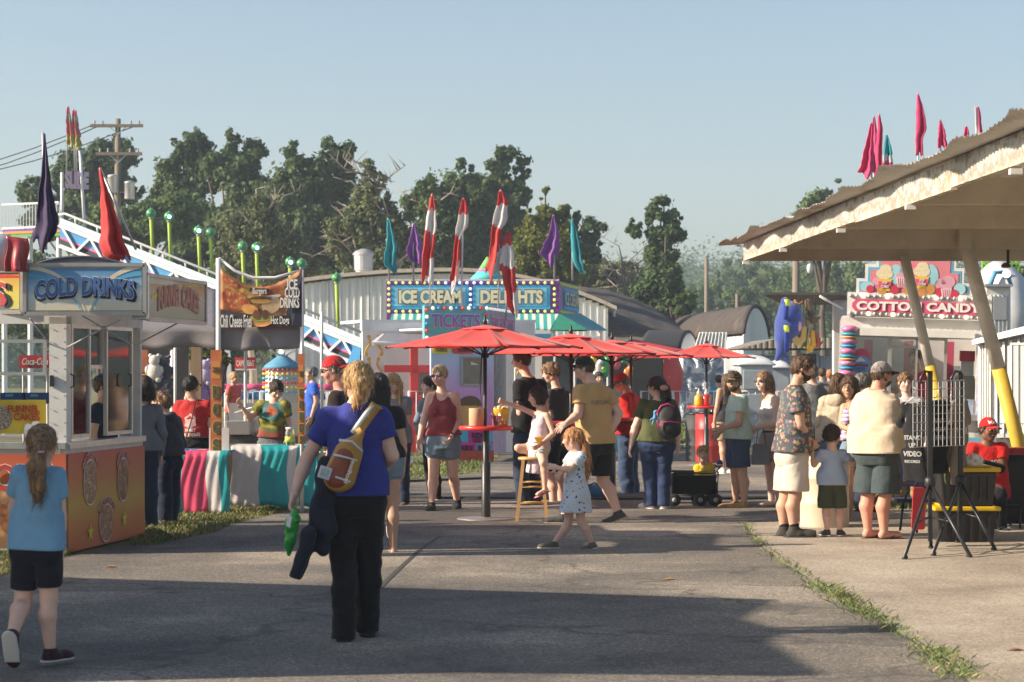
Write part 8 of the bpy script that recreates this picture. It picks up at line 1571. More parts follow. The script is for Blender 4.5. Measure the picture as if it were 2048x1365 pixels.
# wagon
Yw=26.6;t=thing('folding_wagon','black folding wagon with the toddler sitting in it','wagon',(PX(1390,Yw),Yw,0));xa,xb=PX(1345,Yw),PX(1434,Yw);zb_,zt_=PZ(990,Yw),PZ(951,Yw);M_wag=cloth('wagon',(.012,.012,.014),rough=.8)
for (x0,x1,y0,y1,nm) in ((xa,xb,Yw-.02,Yw,'side_panel'),(xa,xb,Yw+.42,Yw+.44,'side_panel'),(xa-.01,xa+.01,Yw,Yw+.42,'end_panel'),(xb-.01,xb+.01,Yw,Yw+.42,'end_panel')): mb=MB();mb.bx(x0,x1,y0,y1,zb_,zt_);mb.build(nm,M_wag,t,world=True)
mb=MB();mb.bx(xa,xb,Yw,Yw+.42,zb_,zb_+.02);mb.build('floor',M_wag,t,world=True)
for y in (Yw-.03,Yw+.45):
 mb=MB();mb.tube([(xa,y,.12),(xa,y,zt_+.02),(xa+.02,y,zt_+.03),(xb-.02,y,zt_+.03),(xb,y,zt_+.06),(xb+.03,y,zt_+.10),(xb-.02,y,zt_+.11)],.013,6);mb.tube([(xb+.01,y,zt_+.05),(xb-.01,y,.12)],.013,6);mb.tube([(xa,y,zb_),(xb,y,zb_-.02)],.010,6);mb.build('frame',M_pole,t,True,world=True)
 for x in (xa+.02,xa+(xb-xa)*.62,xb-.02):
  mb=MB();mb.lathe([(.001,-.022),(.07,-.022),(.078,-.012),(.078,.012),(.07,.022),(.001,.022)],(0,0,0),20);w_=mb.build('wheel',M_rub,t,True);w_.rotation_euler=(R(90),0,0);w_.location=Vector((x,y,.078))-t.location;mb=MB();mb.lathe([(.001,-.026),(.03,-.026),(.03,.026),(.001,.026)],(0,0,0),10);h_=mb.build('hub',M_grey,w_,True);mb=MB();mb.tube([(x,y,.08),(x,y,zb_)],.012,6);mb.build('fork',M_pole,t,world=True)
c=Vector((xb+.03,Yw-.03,zt_+.10));q=thing('drink_bottle','small navy and white bottle clipped on the wagon handle','bottle',c);mb=MB();mb.lathe([(.001,0),(.035,0),(.04,.05),(.03,.08),(.001,.09)],c,12);mb.build('body',mat('bottle_navy',(.05,.07,.22)),q,True,world=True);mb=MB();mb.lathe([(.041,.02),(.041,.035)],c,12,cap=False);mb.build('band',M_white,q,True,world=True)
# ================================================================ T-SHIRT RACK, BINS, CHAIR
def Rk(px,py,Y): return P(px,py,Y)
t=thing('display_rack','wire grid display rack on two black tripod stands','rack',(PX(1885,20.2),20.2,0));
for (px_,yt,ym,ft,Y_) in ((1860,742,965,((1808,1122,-.55),(1941,1118,-.40),(1862,1100,.30)),19.9),(1921,747,962,((1865,1115,-.25),(1990,1103,.0),(1915,1088,.55)),20.5)):
 mb=MB();mb.bar(P(px_,yt,Y_),P(px_,ym,Y_),.042,.042,up=(0,1,0));po=mb.build('post',M_pole,t,world=True);mb=MB();mb.bar(P(px_,ym-25,Y_),Vector((PX(px_,Y_),Y_,.10)),.034,.034,up=(0,1,0));mb.build('inner_post',M_pole,po,world=True)
 mb=MB();mb.lathe([(.03,-.05),(.05,-.03),(.05,.03),(.03,.05)],P(px_,ym,Y_),12);mb.build('collar',M_black,po,True,world=True)
 for (fx,fy,dy) in ft:
  g_=G(fx,fy);a=P(px_,ym+2,Y_);mb=MB();mb.tube([a,g_+Vector((0,0,.02))],.017,8);le=mb.build('leg',M_pole,t,True,world=True);mb=MB();mb.tube([g_.lerp(a,.05),g_+Vector((0,0,.0))],.024,10);mb.build('rubber_foot',M_rub,le,True,world=True)
  mb=MB();mb.tube([Vector((PX(px_,Y_),Y_,.32)),a.lerp(g_,.52)],.009,6);mb.build('brace',M_pole,t,True,world=True)
 mb=MB();mb.tube([P(px_-18,768,Y_-.05),P(px_-19,757,Y_-.05),P(px_-10,743,Y_-.05),P(px_+1,745,Y_)],.012,8);mb.build('hook',M_pole,t,True,world=True)
gx0,gx1,gy0,gy1=1826,1928,762,893
gr=MB();gr.bar(P(gx0,gy0,20.1),P(gx1,gy0,20.35),.005);gpar=gr.build('wire_grid',M_steel,t,world=True)
for i in range(13): x=gx0+(gx1-gx0)*i/12;Yq=20.1+.25*i/12;mb=MB();mb.tube([P(x,gy0,Yq),P(x,gy1+(6-i)*.5,Yq)],.0035,5);mb.build('wire',M_steel,gpar,world=True)
for j in range(9): y=gy0+(gy1-gy0)*j/8;mb=MB();mb.tube([P(gx0,y+2,20.1),P(gx1+2,y-2,20.35)],.0035,5);mb.build('wire',M_steel,gpar,world=True)
def tee(label,px,py,Y,w,h,m,yaw,texts,ink,seed=1):
 """T-shirt on a hanger"""
 c=P(px,py,Y);t=thing('t_shirt',label,'t-shirt',c,0,'shirts hanging on the display rack');y=R(yaw);X_=Vector((math.cos(y),math.sin(y),0));N_=X_.cross(Vector((0,0,1)))
 V=lambda x,z,o=0.: c+X_*x+Vector((0,0,z))+N_*o
 F_=Field(c-Vector((w,w,h+.1)),c+Vector((w,w,.12)),.012);fr=(X_,N_,Vector((0,0,1)))
 F_.tor(V(0,-h),V(0,-.02),fr,[(0,w*.46,.035,0),(.5,w*.44,.04,0),(.85,w*.42,.035,0),(1,w*.3,.03,0)],0,.02)
 F_.cone(V(-w*.4,-.03),V(w*.4,-.03),.03,.03,.03)
 for q in (-1,1): F_.cone(V(q*w*.38,-.05),V(q*w*.62,-h*.27),.038,.030,.03)
 F_.wob(.010,24,seed,.25);v,f=F_.mesh();o=mk('shirt',v,f,m,t,True)
 mb=MB();mb.tube([V(-w*.3,-.02,.045),V(0,.05,.02),V(w*.3,-.02,.045)],.006,6);mb.tube([V(0,.05,.02),V(0,.09,.02),V(.03,.12,.02),V(.0,.14,.02)],.004,6);mb.build('hanger',M_steel,t,True,world=True)
 for (tx,z,sz) in texts: decal(o,tx,V(0,z),X_,(0,0,1),-N_,sz,ink,t,bold=.03)
 return t
M_tb=cloth('tee_black',(.012,.012,.015));M_tg=cloth('tee_taupe',(.22,.18,.15));M_to=cloth('tee_olive',(.07,.08,.04))
tee('black T-shirt with white lettering, front left on the rack',1829,805,20.42,.25,.74,M_tb,-38,[('STAND',-.33,.055),('UP',-.40,.06),('VIDEO',-.48,.065),('RECORDS',-.55,.035)],mat('ink_tee',(.34,.34,.33)),1)
tee('black T-shirt with grey lettering hanging behind the grid',1874,800,20.75,.28,.70,M_tb,20,[('BEST',-.20,.06),('SHOW',-.28,.06),('EVER',-.36,.06)],mat('ink_grey',(.35,.35,.34)),2)
tee('taupe T-shirt hanging on the right stand',1918,800,20.9,.36,.80,M_tg,55,[('TOUR',-.3,.09)],M_cream,3);tee('olive shirt partly hidden between the two stands',1897,812,21.0,.30,.75,M_to,70,[],M_cream,4)
t=thing('hanging_bag','red cloth bag hanging from the left tripod','bag',P(1838,980,20.4));mb=MB();mb.hexa([P(1822,1060,20.3),P(1850,1060,20.4),P(1850,1060,20.5),P(1822,1060,20.4),P(1826,975,20.3),P(1852,975,20.4),P(1852,975,20.5),P(1826,975,20.4)]);mb.build('body',mat('bag_red',(.60,.03,.03),rough=.5,bump=.4,bs=8),t,world=True,bevel=.02);mb=MB();mb.tube([P(1828,976,20.4),P(1840,945,20.4),P(1850,976,20.4)],.008,6);mb.build('strap',M_black,t,True,world=True)
t=thing('folding_chair','folding chair with black legs behind the shirt rack','chair',(PX(1815,22),22,0))
for (a,b) in (((1806,1010),(1800,1062)),((1815,985),(1806,1010)),((1830,1010),(1834,1066)),((1850,1000),(1838,1010))): mb=MB();mb.tube([P(*a,22),P(*b,22)],.013,6);mb.build('leg',M_pole,t,True,world=True)
mb=MB();mb.box(P(1828,1000,22.1),(.42,.4,.03));mb.build('seat',mat('chair_navy',(.03,.03,.08)),t,world=True,bevel=.01);mb=MB();mb.box(P(1828,940,22.3),(.42,.03,.34));mb.build('backrest',MATS['chair_navy'],t,world=True,bevel=.01)
# bins
def binn(label,pxa,pxb,pyb,pyt,Y,zl=0.):
 t=thing('storage_bin',label,'storage bin',(PX((pxa+pxb)/2,Y),Y+.25,PZ(pyb,Y)),0,'black storage bins with yellow lids');xa,xb=PX(pxa,Y),PX(pxb,Y);z0,z1=PZ(pyb,Y),PZ(pyt,Y);d=.5;m=.035
 mb=MB();mb.hexa([(xa+m,Y+m,z0),(xb-m,Y+m,z0),(xb-m,Y+d-m,z0),(xa+m,Y+d-m,z0),(xa,Y,z1),(xb,Y,z1),(xb,Y+d,z1),(xa,Y+d,z1)]);b=mb.build('body',mat('bin_black',(.018,.018,.02),rough=.35),t,world=True,bevel=.015)
 for i in range(6): x=xa+.08+(xb-xa-.16)*i/5;mb=MB();mb.bar((x,Y+.012,z0+.05),(x,Y-.004,z1-.04),.03,.02);mb.build('ridge',MATS['bin_black'],b,world=True)
 mb=MB();mb.bx(xa-.03,xb+.03,Y-.03,Y+d+.03,z1+.002,z1+.045);l=mb.build('lid',mat('lid_yellow',(.68,.44,.01),rough=.4),t,world=True,bevel=.012);mb=MB();mb.bx(xa+.04,xb-.04,Y+.04,Y+d-.04,z1+.046,z1+.062);mb.build('lid_panel',MATS['lid_yellow'],l,world=True,bevel=.008)
 return t
binn('lower black bin with a yellow lid on the pad',1874,1995,1092,1023,20.9);binn('upper black bin with a yellow lid, stacked on the other',1880,1995,1014,945,20.9)
q=P(1945,938,21.0);t=thing('plastic_bag','crumpled white carrier bag lying on the upper bin','bag',q);F_=Field(q-Vector((.3,.3,.1)),q+Vector((.3,.3,.3)),.010);
for i in range(5): F_.cone(q+Vector((-.07+.035*i,0,.0)),q+Vector((-.08+.04*i,.02*math.sin(i*2),.12+.02*math.sin(i*3))),.035,.022,.008)
F_.wob(.010,60,2);v,f=F_.mesh();mk('body',v,f,mat('bag_white',(.72,.70,.68),rough=.4),t,True);mb=MB();mb.tube([q+Vector((-.05,0,.12)),q+Vector((-.02,0,.18)),q+Vector((.03,0,.12))],.006,5);mb.build('handle',MATS['bag_white'],t,True,world=True)
t=thing('merch_table','low black-draped table behind the bins at the right edge','table',(PX(2035,23),23.2,0));mb=MB();mb.bx(PX(1999,23),PX(2110,23),23,23.8,.72,.75);mb.build('tabletop',M_dark,t,world=True);mb=MB();mb.grid(lambda u,v: (PX(1999,23)+1.0*u,22.98-.02*math.sin(u*30)*v,.76-.72*v),30,5);o=mb.build('drape',mat('drape_black',(.02,.018,.02)),t,True,world=True);solid(o,.01)
mb=MB();mb.bx(PX(2003,23),PX(2060,23),22.98,23.3,.765,.83);o=mb.build('shirt_stack',mat('stack_red',(.35,.02,.03),bump=.4),None,world=True);recentre(o);tag(o,'folded red shirts stacked on the black table','shirts')
for k,y in enumerate((9,)):
 pass
# manhole-like worn patch, litter
r_=random.Random(9)
for i,(x,y,c_,lb) in enumerate(((1338,1161,(.55,.30,.05),'orange leaf on the asphalt in the middle'),(1690,1196,(.35,.2,.08),'dry brown twig near the weed line'),(2030,1306,(.30,.12,.05),'brown leaf on the pad near the lower right corner'),(221,1136,(.50,.2,.05),'tiny orange scrap near the drinks stand'),(680,1188,(.6,.58,.5),'pale paper scrap in the shade by the walking woman'))):
 g_=G(x,y);z=.014 if x>1600 else .006;mb=MB();mb.add([g_+Vector((-.05,-.01,z)),g_+Vector((0,-.025,z+.01)),g_+Vector((.05,.0,z+.004)),g_+Vector((.01,.03,z+.012))],[(0,1,2,3)]);o=mb.build('litter',mat('litter%d' % i,c_));solid(o,.002);recentre(o);tag(o,lb,'litter','scraps lying on the ground')
# ================================================================ PEOPLE
H_bl,H_st,H_br,H_dk,H_bk,H_gr,H_red,H_lb=hairm('blonde',(.42,.26,.11)),hairm('straw',(.46,.33,.17)),hairm('brown',(.085,.045,.022)),hairm('darkbrown',(.035,.018,.012)),hairm('black',(.010,.009,.010)),hairm('grey',(.13,.12,.115)),hairm('copper',(.42,.19,.07)),hairm('lightbrown',(.20,.115,.055))
K=cloth;c_blk,c_navy,c_jean,c_jeanl,c_white=K('black',(.012,.012,.014)),K('navy',(.025,.035,.07)),K('jeans',(.04,.065,.13)),K('denim_light',(.17,.24,.31)),K('white',(.62,.58,.56))
sh_blk=dict(m=K('shoe_black',(.02,.02,.022)),sm=M_rub);sh_wh=dict(m=K('shoe_white',(.6,.58,.55)))
def flor(name,base,cols,sc,thr=.32):
 def f(nt,L,b):
  c=coord(nt,L,'Object');v=_n(nt,'ShaderNodeTexVoronoi');v.inputs['Scale'].default_value=sc;n0=_n(nt,'ShaderNodeTexNoise');n0.inputs['Scale'].default_value=sc*1.3;L(c,n0.inputs[0]);a=_n(nt,'ShaderNodeVectorMath',operation='ADD');s_=_n(nt,'ShaderNodeVectorMath',operation='SCALE');s_.inputs['Scale'].default_value=1.6/sc;L(n0.outputs['Color'],s_.inputs[0]);L(c,a.inputs[0]);L(s_.outputs[0],a.inputs[1]);L(a.outputs[0],v.inputs[0])
  hs=_n(nt,'ShaderNodeSeparateColor');L(v.outputs['Color'],hs.inputs[0]);r=ramp(nt,[(i/len(cols),c_) for i,c_ in enumerate(cols)],'CONSTANT');L(hs.outputs[0],r.inputs[0]);m=_n(nt,'ShaderNodeMath',operation='LESS_THAN');L(v.outputs['Distance'],m.inputs[0]);m.inputs[1].default_value=thr
  mx=_n(nt,'ShaderNodeMix',data_type='RGBA');L(m.outputs[0],mx.inputs['Factor']);mx.inputs[6].default_value=(*base,1);L(r.outputs[0],mx.inputs[7]);return mx.outputs[2]
 return mat_nodes(name,f,.8)
c_haw=flor('hawaiian',(.065,.072,.090),[(.42,.13,.07),(.10,.16,.10),(.06,.07,.10),(.36,.30,.15),(.46,.25,.16),(.16,.18,.20)],26,.45)
c_dress=flor('dress_print',(.52,.58,.66),[(.03,.06,.14),(.60,.16,.12),(.10,.25,.30),(.52,.58,.66),(.04,.05,.08)],26,.27)
def ftie(nt,L,b):
 c=coord(nt,L,'Object',(1,1,1),(0,0,-1.15));s=_n(nt,'ShaderNodeSeparateXYZ');L(c,s.inputs[0]);cb=_n(nt,'ShaderNodeCombineXYZ');L(s.outputs[0],cb.inputs[0]);L(s.outputs[2],cb.inputs[1]);w=_n(nt,'ShaderNodeTexWave');w.wave_type='RINGS';w.rings_direction='Z';w.inputs['Scale'].default_value=.55;w.inputs['Distortion'].default_value=3;w.inputs['Detail'].default_value=3;L(cb.outputs[0],w.inputs[0])
 ln=_n(nt,'ShaderNodeVectorMath',operation='LENGTH');L(cb.outputs[0],ln.inputs[0]);n0=_n(nt,'ShaderNodeTexNoise');n0.inputs['Scale'].default_value=14;L(c,n0.inputs[0]);m=_n(nt,'ShaderNodeMath',operation='MULTIPLY_ADD');L(n0.outputs['Fac'],m.inputs[0]);m.inputs[1].default_value=.16;L(ln.outputs[1],m.inputs[2]);r=ramp(nt,[(.06,(.30,.03,.02)),(.11,(.45,.10,.02)),(.16,(.03,.16,.18)),(.22,(.04,.10,.05)),(.27,(.35,.28,.03)),(.32,(.04,.12,.04)),(.38,(.30,.04,.03)),(.45,(.05,.06,.03))]);L(m.outputs[0],r.inputs[0]);return r.outputs[0]
c_tie=mat_nodes('tie_dye',ftie,.85)
c_strp=fstripe('purple_stripe',(.62,.58,.62),(.30,.18,.42),22.,2)
# 1 woman in blue with sling bag
D1=person('woman in a blue T-shirt and black trousers walking away with a mustard sling bag',705,1283,1.70,182,dict(head=(718,766,.0),neck=(713,808),pel=(708,1002),shL=(660,836),shR=(760,836),elL=(612,922,.02),wrL=(589,990,-.06),elR=(784,912,.0),wrR=(764,938,.24),hipL=(684,1004),hipR=(734,1004),knL=(688,1135,.02),knR=(738,1128,.10),anL=(688,1262,-.02),anR=(735,1245,.22)),wt=1.14,fem=1,vox=.011,skin='light',hy=176,top=dict(m=K('royal',(.035,.045,.24),bs=9),sleeve='short',hem=.525,loose=.5,g=.014,fold=.006),bot=dict(m=c_blk,kind='pants',loose=.004,flare=.016),hair=dict(k='pony',m=H_bl,g=.06,path=[(716,738,-.09),(722,762,-.11),(718,790,-.11),(706,822,-.10)],rs=[.17,.20,.14,.03]),shoes=sh_blk,curl=(1.1,.8),pn=(Vector((1,0,0)),None))
ft=D1['root']
mb=MB();w_=D1['wrL'];
for k in range(2):
 a=(D1['wrL']-D1['elL']).normalized();x=a.cross(Vector((0,1,0))).normalized();y_=a.cross(x);q=D1['wrL']-a*(.025+.02*k);mb.tube([q+(x*math.cos(t_)+y_*math.sin(t_))*.030 for t_ in np.linspace(0,2*PI,17)],.003,5)
mb.build('bracelet',mat('silver',(.6,.58,.55),metal=.8,rough=.3),ft,True,world=True)
# sling bag
Yb=D1['T'](.5,0,-.09).y-.06
t=thing('sling_bag','mustard and rust sling bag worn across the back of the woman in blue','bag',P(690,975,Yb));M_mus=mat('bag_mustard',(.40,.215,.045),rough=.6,var=.08,bump=.3,bs=20);M_rst=mat('bag_rust',(.24,.055,.03),rough=.6,var=.08,bump=.3,bs=20);M_lac=mat('bag_lace',(.55,.62,.58),rough=.6)
ax=(P(715,870,Yb)-P(676,975,Yb)).normalized();sd_=Vector((ax.z,0,-ax.x));c=P(689,928,Yb);nn=Vector((0,-1,0))
F_=Field(c-Vector((.25,.15,.25)),c+Vector((.25,.15,.25)),.008);F_.cone(c-ax*.08,c+ax*.06,.098,.086,0);F_.plane(c+nn*.068,nn,.03);F_.cone(c+ax*.12+sd_*.01,c+ax*.21+sd_*.03,.045,.02,.05);F_.plane(c-nn*.045,-nn);v,f=F_.mesh();bb=mk('body',v,f,M_mus,t,True)
F_=Field(c-Vector((.25,.15,.25)),c+Vector((.25,.15,.25)),.007);F_.cone(c-ax*.085-sd_*.008,c+ax*.05-sd_*.006,.089,.079,0);F_.plane(c+nn*.082,nn,.008);F_.plane(c+nn*.03,-nn);v,f=F_.mesh();mk('pocket',v,f,M_rst,bb,True)
mb=MB()
st=[c+ax*.22+sd_*.03+nn*.02,P(712,868,Yb),P(735,835,Yb+.0),P(752,812,Yb+.05),D1['shR']+Vector((-.005,-.01,.062)),D1['shR']+Vector((-.02,.08,.045)),D1['shR']+Vector((-.03,.12,-.02))]
def ribbon(pts,w0,m,nm,par,th=.006,up=(0,-1,0)):
 V=[];pts=[Vector(p) for p in pts]
 for i,p in enumerate(pts):
  d=(pts[min(i+1,len(pts)-1)]-pts[max(i-1,0)]).normalized();n_=Vector(up) if i<len(pts)-2 else Vector((0,-.5,.8));s_=d.cross(n_).normalized();w=w0[i] if isinstance(w0,(list,tuple)) else w0;V+=[p-s_*w/2,p+s_*w/2]
 mb=MB();mb.add(V,[(2*i,2*i+1,2*i+3,2*i+2) for i in range(len(pts)-1)]);o=mb.build(nm,m,par,True,world=True);solid(o,th);return o
ribbon(st,[.05,.06,.065,.065,.06,.06,.06],M_mus,'strap',t);ribbon([p+Vector((-.022,-.007,.004)) for p in st[1:5]],[.03,.028,.026,.024],M_lac,'strap_trim',t)
ribbon([c+nn*.085+ax*.125-sd_*.075,c+nn*.093+ax*.145,c+nn*.085+ax*.11+sd_*.08],.016,M_lac,'zip',t);ribbon([c+nn*.093+ax*.035-sd_*.075,c+nn*.098+ax*.045,c+nn*.090+ax*.05+sd_*.07],.013,M_lac,'cord',t);ribbon([c+nn*.088-ax*.085-sd_*.02,c+nn*.085-ax*.083+sd_*.075],.014,M_lac,'cord',t)
text('lettering','patagonia',c+nn*.094-ax*.025+sd_*.048,ax,-sd_,.042,M_white_ink,t,bold=.01,fit=.15,fith=.03)
mb=MB();q=c+nn*.085-ax*.085-sd_*.085;mb.box(q,(.075,.012,.075),M=Matrix.Rotation(R(18),4,'Y'));tg_=mb.build('badge',mat('badge_lilac',(.52,.48,.60),rough=.3),t,world=True,bevel=.01);mb=MB();mb.box(q+Vector((0,-.008,0)),(.045,.004,.045),M=Matrix.Rotation(R(18),4,'Y'));mb.build('badge_picture',mat('badge_green',(.30,.42,.36),var=.4,vs=40),tg_,world=True)
# jacket over the arm
J0=P(642,935,13.2);t=thing('jacket','dark navy jacket hanging from the arm of the woman in blue','jacket',P(610,1160,13.2));F_=Field(P(570,1170,13.2)-Vector((.05,.2,.05)),P(665,920,13.2)+Vector((.1,.25,.05)),.011)
for (a,b,ra,rb) in (((655,930),(642,1000),.045,.048),((642,1000),(626,1070),.048,.045),((620,1070),(598,1150),.05,.035),((655,940),(655,1060),.06,.05),((655,1060),(648,1100),.045,.035)): F_.cone(P(*a,13.22),P(*b,13.22),ra,rb,.03)
F_.wob(.010,30,4,.3);v,f=F_.mesh();jk=mk('body',v,f,K('jacket_navy',(.018,.021,.035)),t,True)
F_=Field(P(585,1168,13.05)-Vector((.1,.1,.02)),P(625,1060,13.25)+Vector((.1,.1,.05)),.01);F_.cone(P(618,1068,13.13),P(592,1155,13.12),.048,.036,.02);F_.wob(.006,40,5,.3);F_.plane(P(590,1158,13.1),(-.3,0,-1));v,f=F_.mesh();mk('sleeve',v,f,MATS['cloth_jacket_navy'],jk,True)
t=thing('shopping_bag','bright green plastic bag in the left hand of the woman in blue','bag',P(582,1110,13.2));F_=Field(P(566,1120,13.1)-Vector((.05,.1,.03)),P(606,1010,13.3)+Vector((.03,.1,.05)),.009)
for (a,b,ra,rb) in (((590,1022),(583,1048),.014,.035),((583,1048),(579,1085),.038,.03),((579,1085),(577,1112),.028,.012),((590,1040),(586,1075),.03,.012)): F_.cone(P(*a,13.2),P(*b,13.2),ra,rb,.02)
F_.wob(.006,70,2,.4);v,f=F_.mesh();gb=mk('body',v,f,mat('bag_green',(.03,.36,.05),rough=.25,coat=.4,var=.3,vs=20),t,True);mb=MB();mb.hexa([P(572,1052,13.11),P(580,1056,13.11),P(580,1056,13.12),P(572,1052,13.12),P(575,1030,13.11),P(584,1034,13.11),P(584,1034,13.12),P(575,1030,13.12)]);mb.build('label_patch',M_white,gb,world=True);mb=MB();mb.tube([P(586,1030,13.2),P(590,1012,13.19),P(594,1030,13.2)],.008,6);mb.build('handle',MATS['bag_green'],gb,True,world=True)
# 2 girl in light blue
D2=person('girl with a long ponytail in a light blue tee and dark shorts, left foreground',82,1334,1.31,178,dict(head=(84,891,0),neck=(82,932),pel=(73,1100),shL=(42,954),shR=(112,954),elL=(28,1018,.08),wrL=(40,1060,.22),elR=(121,1035,.0),wrR=(120,1098,.02),hipL=(52,1102),hipR=(96,1102),knL=(46,1206,.02),knR=(98,1200,.0),anL=(24,1272,-.24),anR=(101,1302,0),fpL=62,fyR=150),kid=1,wt=1.12,vox=.011,hh=.215,skin='light',top=dict(m=K('skyblue',(.17,.34,.50),bs=9),sleeve='short',hem=.50,loose=.6,g=.012,flare=.01),bot=dict(m=K('dknavy',(.010,.011,.020)),kind='shorts',len=.74,g=.006,loose=.002),hair=dict(k='pony',m=H_lb,g=.05,path=[(80,880,-.10),(80,900,-.135),(72,935,-.15),(76,975,-.14),(76,1004,-.12)],rs=[.13,.15,.22,.20,.06]),shoes=dict(m=K('shoe_dk',(.04,.012,.02)),s=1.05))
mb=MB();q=P(80,903,12.2-.13);mb.tube([q+Vector((.022*math.cos(a),.018*math.sin(a),.004*math.sin(a))) for a in np.linspace(0,2*PI,13)],.007,6);mb.build('hair_tie',mat('tie_pink',(.60,.32,.45)),D2['root'],True,world=True)
# 3 man in red cap
D3=person('man in a backward red cap, dark glasses and black shirt, facing left',668,1112,1.79,262,dict(head=(667,741,.0),neck=(683,782),pel=(690,925)),wt=1.12,skin='red',hy=268,hpit=12,top=dict(m=K('blackred',(.022,.014,.016)),hem=.48),bot=dict(m=c_blk,kind='pants'),hair=dict(k='crew',m=H_gr,g=.02),hat=dict(m=K('capred',(.50,.015,.02)),dir=-1,bm=K('capred',(.50,.015,.02))),glasses=M_lens,shoes=dict(m=K('shoe_navy',(.02,.03,.06)),sm=M_solew))
# 4 long black hair
D4=person('woman with very long black hair seen from behind, in denim shorts',763,1105,1.64,188,dict(head=(757,776,.0),neck=(760,812),pel=(765,925)),wt=1.05,fem=1,skin='tan',top=dict(m=c_blk,hem=.52,sleeve='short'),bot=dict(m=c_jeanl,kind='short'),hair=dict(k='long',m=H_bk,g=.08,len=.42),shoes=dict(kind='sandal',m=K('sandal_br',(.06,.035,.03))))
F_=Field(P(770,1080,19.9)-Vector((.1,.1,.02)),P(792,900,19.9)+Vector((.1,.1,.05)),.012);F_.cone(P(778,905,19.95),P(782,1072,19.95),.03,.035,.02);F_.wob(.006,40,5,.3);v,f=F_.mesh();mk('cardigan',v,f,c_white,D4['root'],True)
# 5 blonde girl grey tee
D5=person('teenage girl with long blonde hair and a grey tee looking down',790,1010,1.60,-8,dict(head=(786,768,-.03),neck=(790,794),pel=(793,880),shL=(814,804),shR=(770,806),elL=(815,850),wrL=(805,882,-.12)),wt=.95,fem=1,skin='light',hpit=22,hy=-14,top=dict(m=K('tee_grey',(.22,.21,.22)),hem=.47,loose=.7),bot=dict(m=c_navy,kind='pants'),hair=dict(k='long',m=H_bl,g=.05,len=.30,front=1),shoes=dict(m=K('shoe_brown',(.10,.06,.04))))
decal(D5['top'],'STATE',D5['T'](.66),D5['fr'][0],(0,0,1),-D5['fr'][1],.05,mat('ink_lgrey',(.36,.35,.35)),D5['root'])
q=P(799,930,26.1);t=thing('candy_bag','clear bag of bright pink candy in the blonde girl\'s hand','bag',q);F_=Field(q-Vector((.12,.08,.25)),q+Vector((.1,.08,.25)),.008);F_.cone(P(803,893,26.1),P(801,915,26.1),.008,.035,.01);F_.cone(P(801,915,26.1),P(796,955,26.1),.04,.034,.01);F_.cone(P(796,955,26.1),P(791,970,26.1),.03,.008,.01);v,f=F_.mesh();mk('wrap',v,f,glass('bag_clear',(.95,.85,.9),.6),t,True)
F_=Field(q-Vector((.12,.08,.25)),q+Vector((.1,.08,.25)),.008);F_.cone(P(801,918,26.1),P(797,952,26.1),.024,.02,.01);F_.cone(P(795,955,26.1),P(792,966,26.1),.014,.008,.01);v,f=F_.mesh();mk('candy',v,f,mat('candy_hot',(.75,.04,.25),rough=.3),t,True)
# 6 maroon tank
D6=person('woman in a maroon tank top, denim shorts and mirrored sunglasses walking forward',885,1020,1.70,-6,dict(head=(879,752,-.02),neck=(884,782),pel=(887,884),shL=(911,793),shR=(860,793),elL=(918,840,-.0),wrL=(903,872,-.14),elR=(848,840,.0),wrR=(839,878,-.04),hipL=(902,886),hipR=(870,886),knL=(906,950,.06),knR=(867,950,-.04),anL=(914,1002,.22),anR=(863,1008,-.10),fpL=18),wt=1.16,fem=1,skin='light',vox=.011,hy=-24,hpit=6,top=dict(m=K('maroon',(.24,.045,.055),bs=10),sleeve='tank',neck='scoop',hem=.515,loose=.15,g=.009),bot=dict(m=c_jeanl,kind='short',len=.42,g=.012,waist=.56),hair=dict(k='bun',m=H_st,g=.04),shoes=sh_blk,glasses=M_lens_blue,curl=(.9,.6))
mb=MB();a=(D6['wrL']-D6['elL']).normalized();x=a.cross(Vector((0,1,0))).normalized();y_=a.cross(x);q=D6['wrL']-a*.02;mb.tube([q+(x*math.cos(t_)+y_*math.sin(t_))*.028 for t_ in np.linspace(0,2*PI,17)],.009,6);mb.build('wrist_band',M_black,D6['root'],True,world=True)
# 7 hidden person
D7=person('woman in black leggings and white sneakers behind the woman in maroon',868,1000,1.56,300,dict(head=(858,772,0),neck=(866,798),pel=(866,885),shR=(848,806),elR=(834,845,0),wrR=(840,870,-.05)),fem=1,skin='light',top=dict(m=K('bluegrey',(.15,.19,.25)),hem=.46,sleeve='long'),bot=dict(m=c_blk,kind='pants',g=.004,loose=0),hair=dict(k='bun',m=H_dk),shoes=sh_wh)
# 8 girl on stool
zs2=PZ(912,24.0)
D8=person('small dark haired girl in a white top sitting on the bar stool',1078,1042,1.18,278,dict(head=(1074,794,.0),neck=(1083,821,0),pel=(1077,893,0),shL=(1094,832,-.09),shR=(1072,830,.08),elL=(1107,868,-.13),wrL=(1083,887,-.20),elR=(1045,818,.05),wrR=(1012,806,-.02),hipL=(1080,897,-.05),hipR=(1072,897,.06),knL=(1086,926,-.26),knR=(1036,896,.0),anL=(1090,976,-.22),anR=(1060,906,.02),fyL=300,fyR=60,fpL=20),kid=1,Y0=24.0,hh=.205,skin='light',hy=282,hpit=10,hn=True,top=dict(m=K('girlwhite',(.55,.47,.52)),sleeve='none',neck='scoop',hem=.44,loose=.6,g=.010),bot=dict(m=flor('pastel',(.55,.45,.42),[(.60,.35,.30),(.35,.50,.55),(.60,.55,.30)],16,.5),kind='short',len=.45,g=.010),hair=dict(k='bob',m=H_dk,g=.07),shoes=dict(kind='sandal',m=K('sandal_pink',(.55,.20,.25))),curl=(.9,1.2))
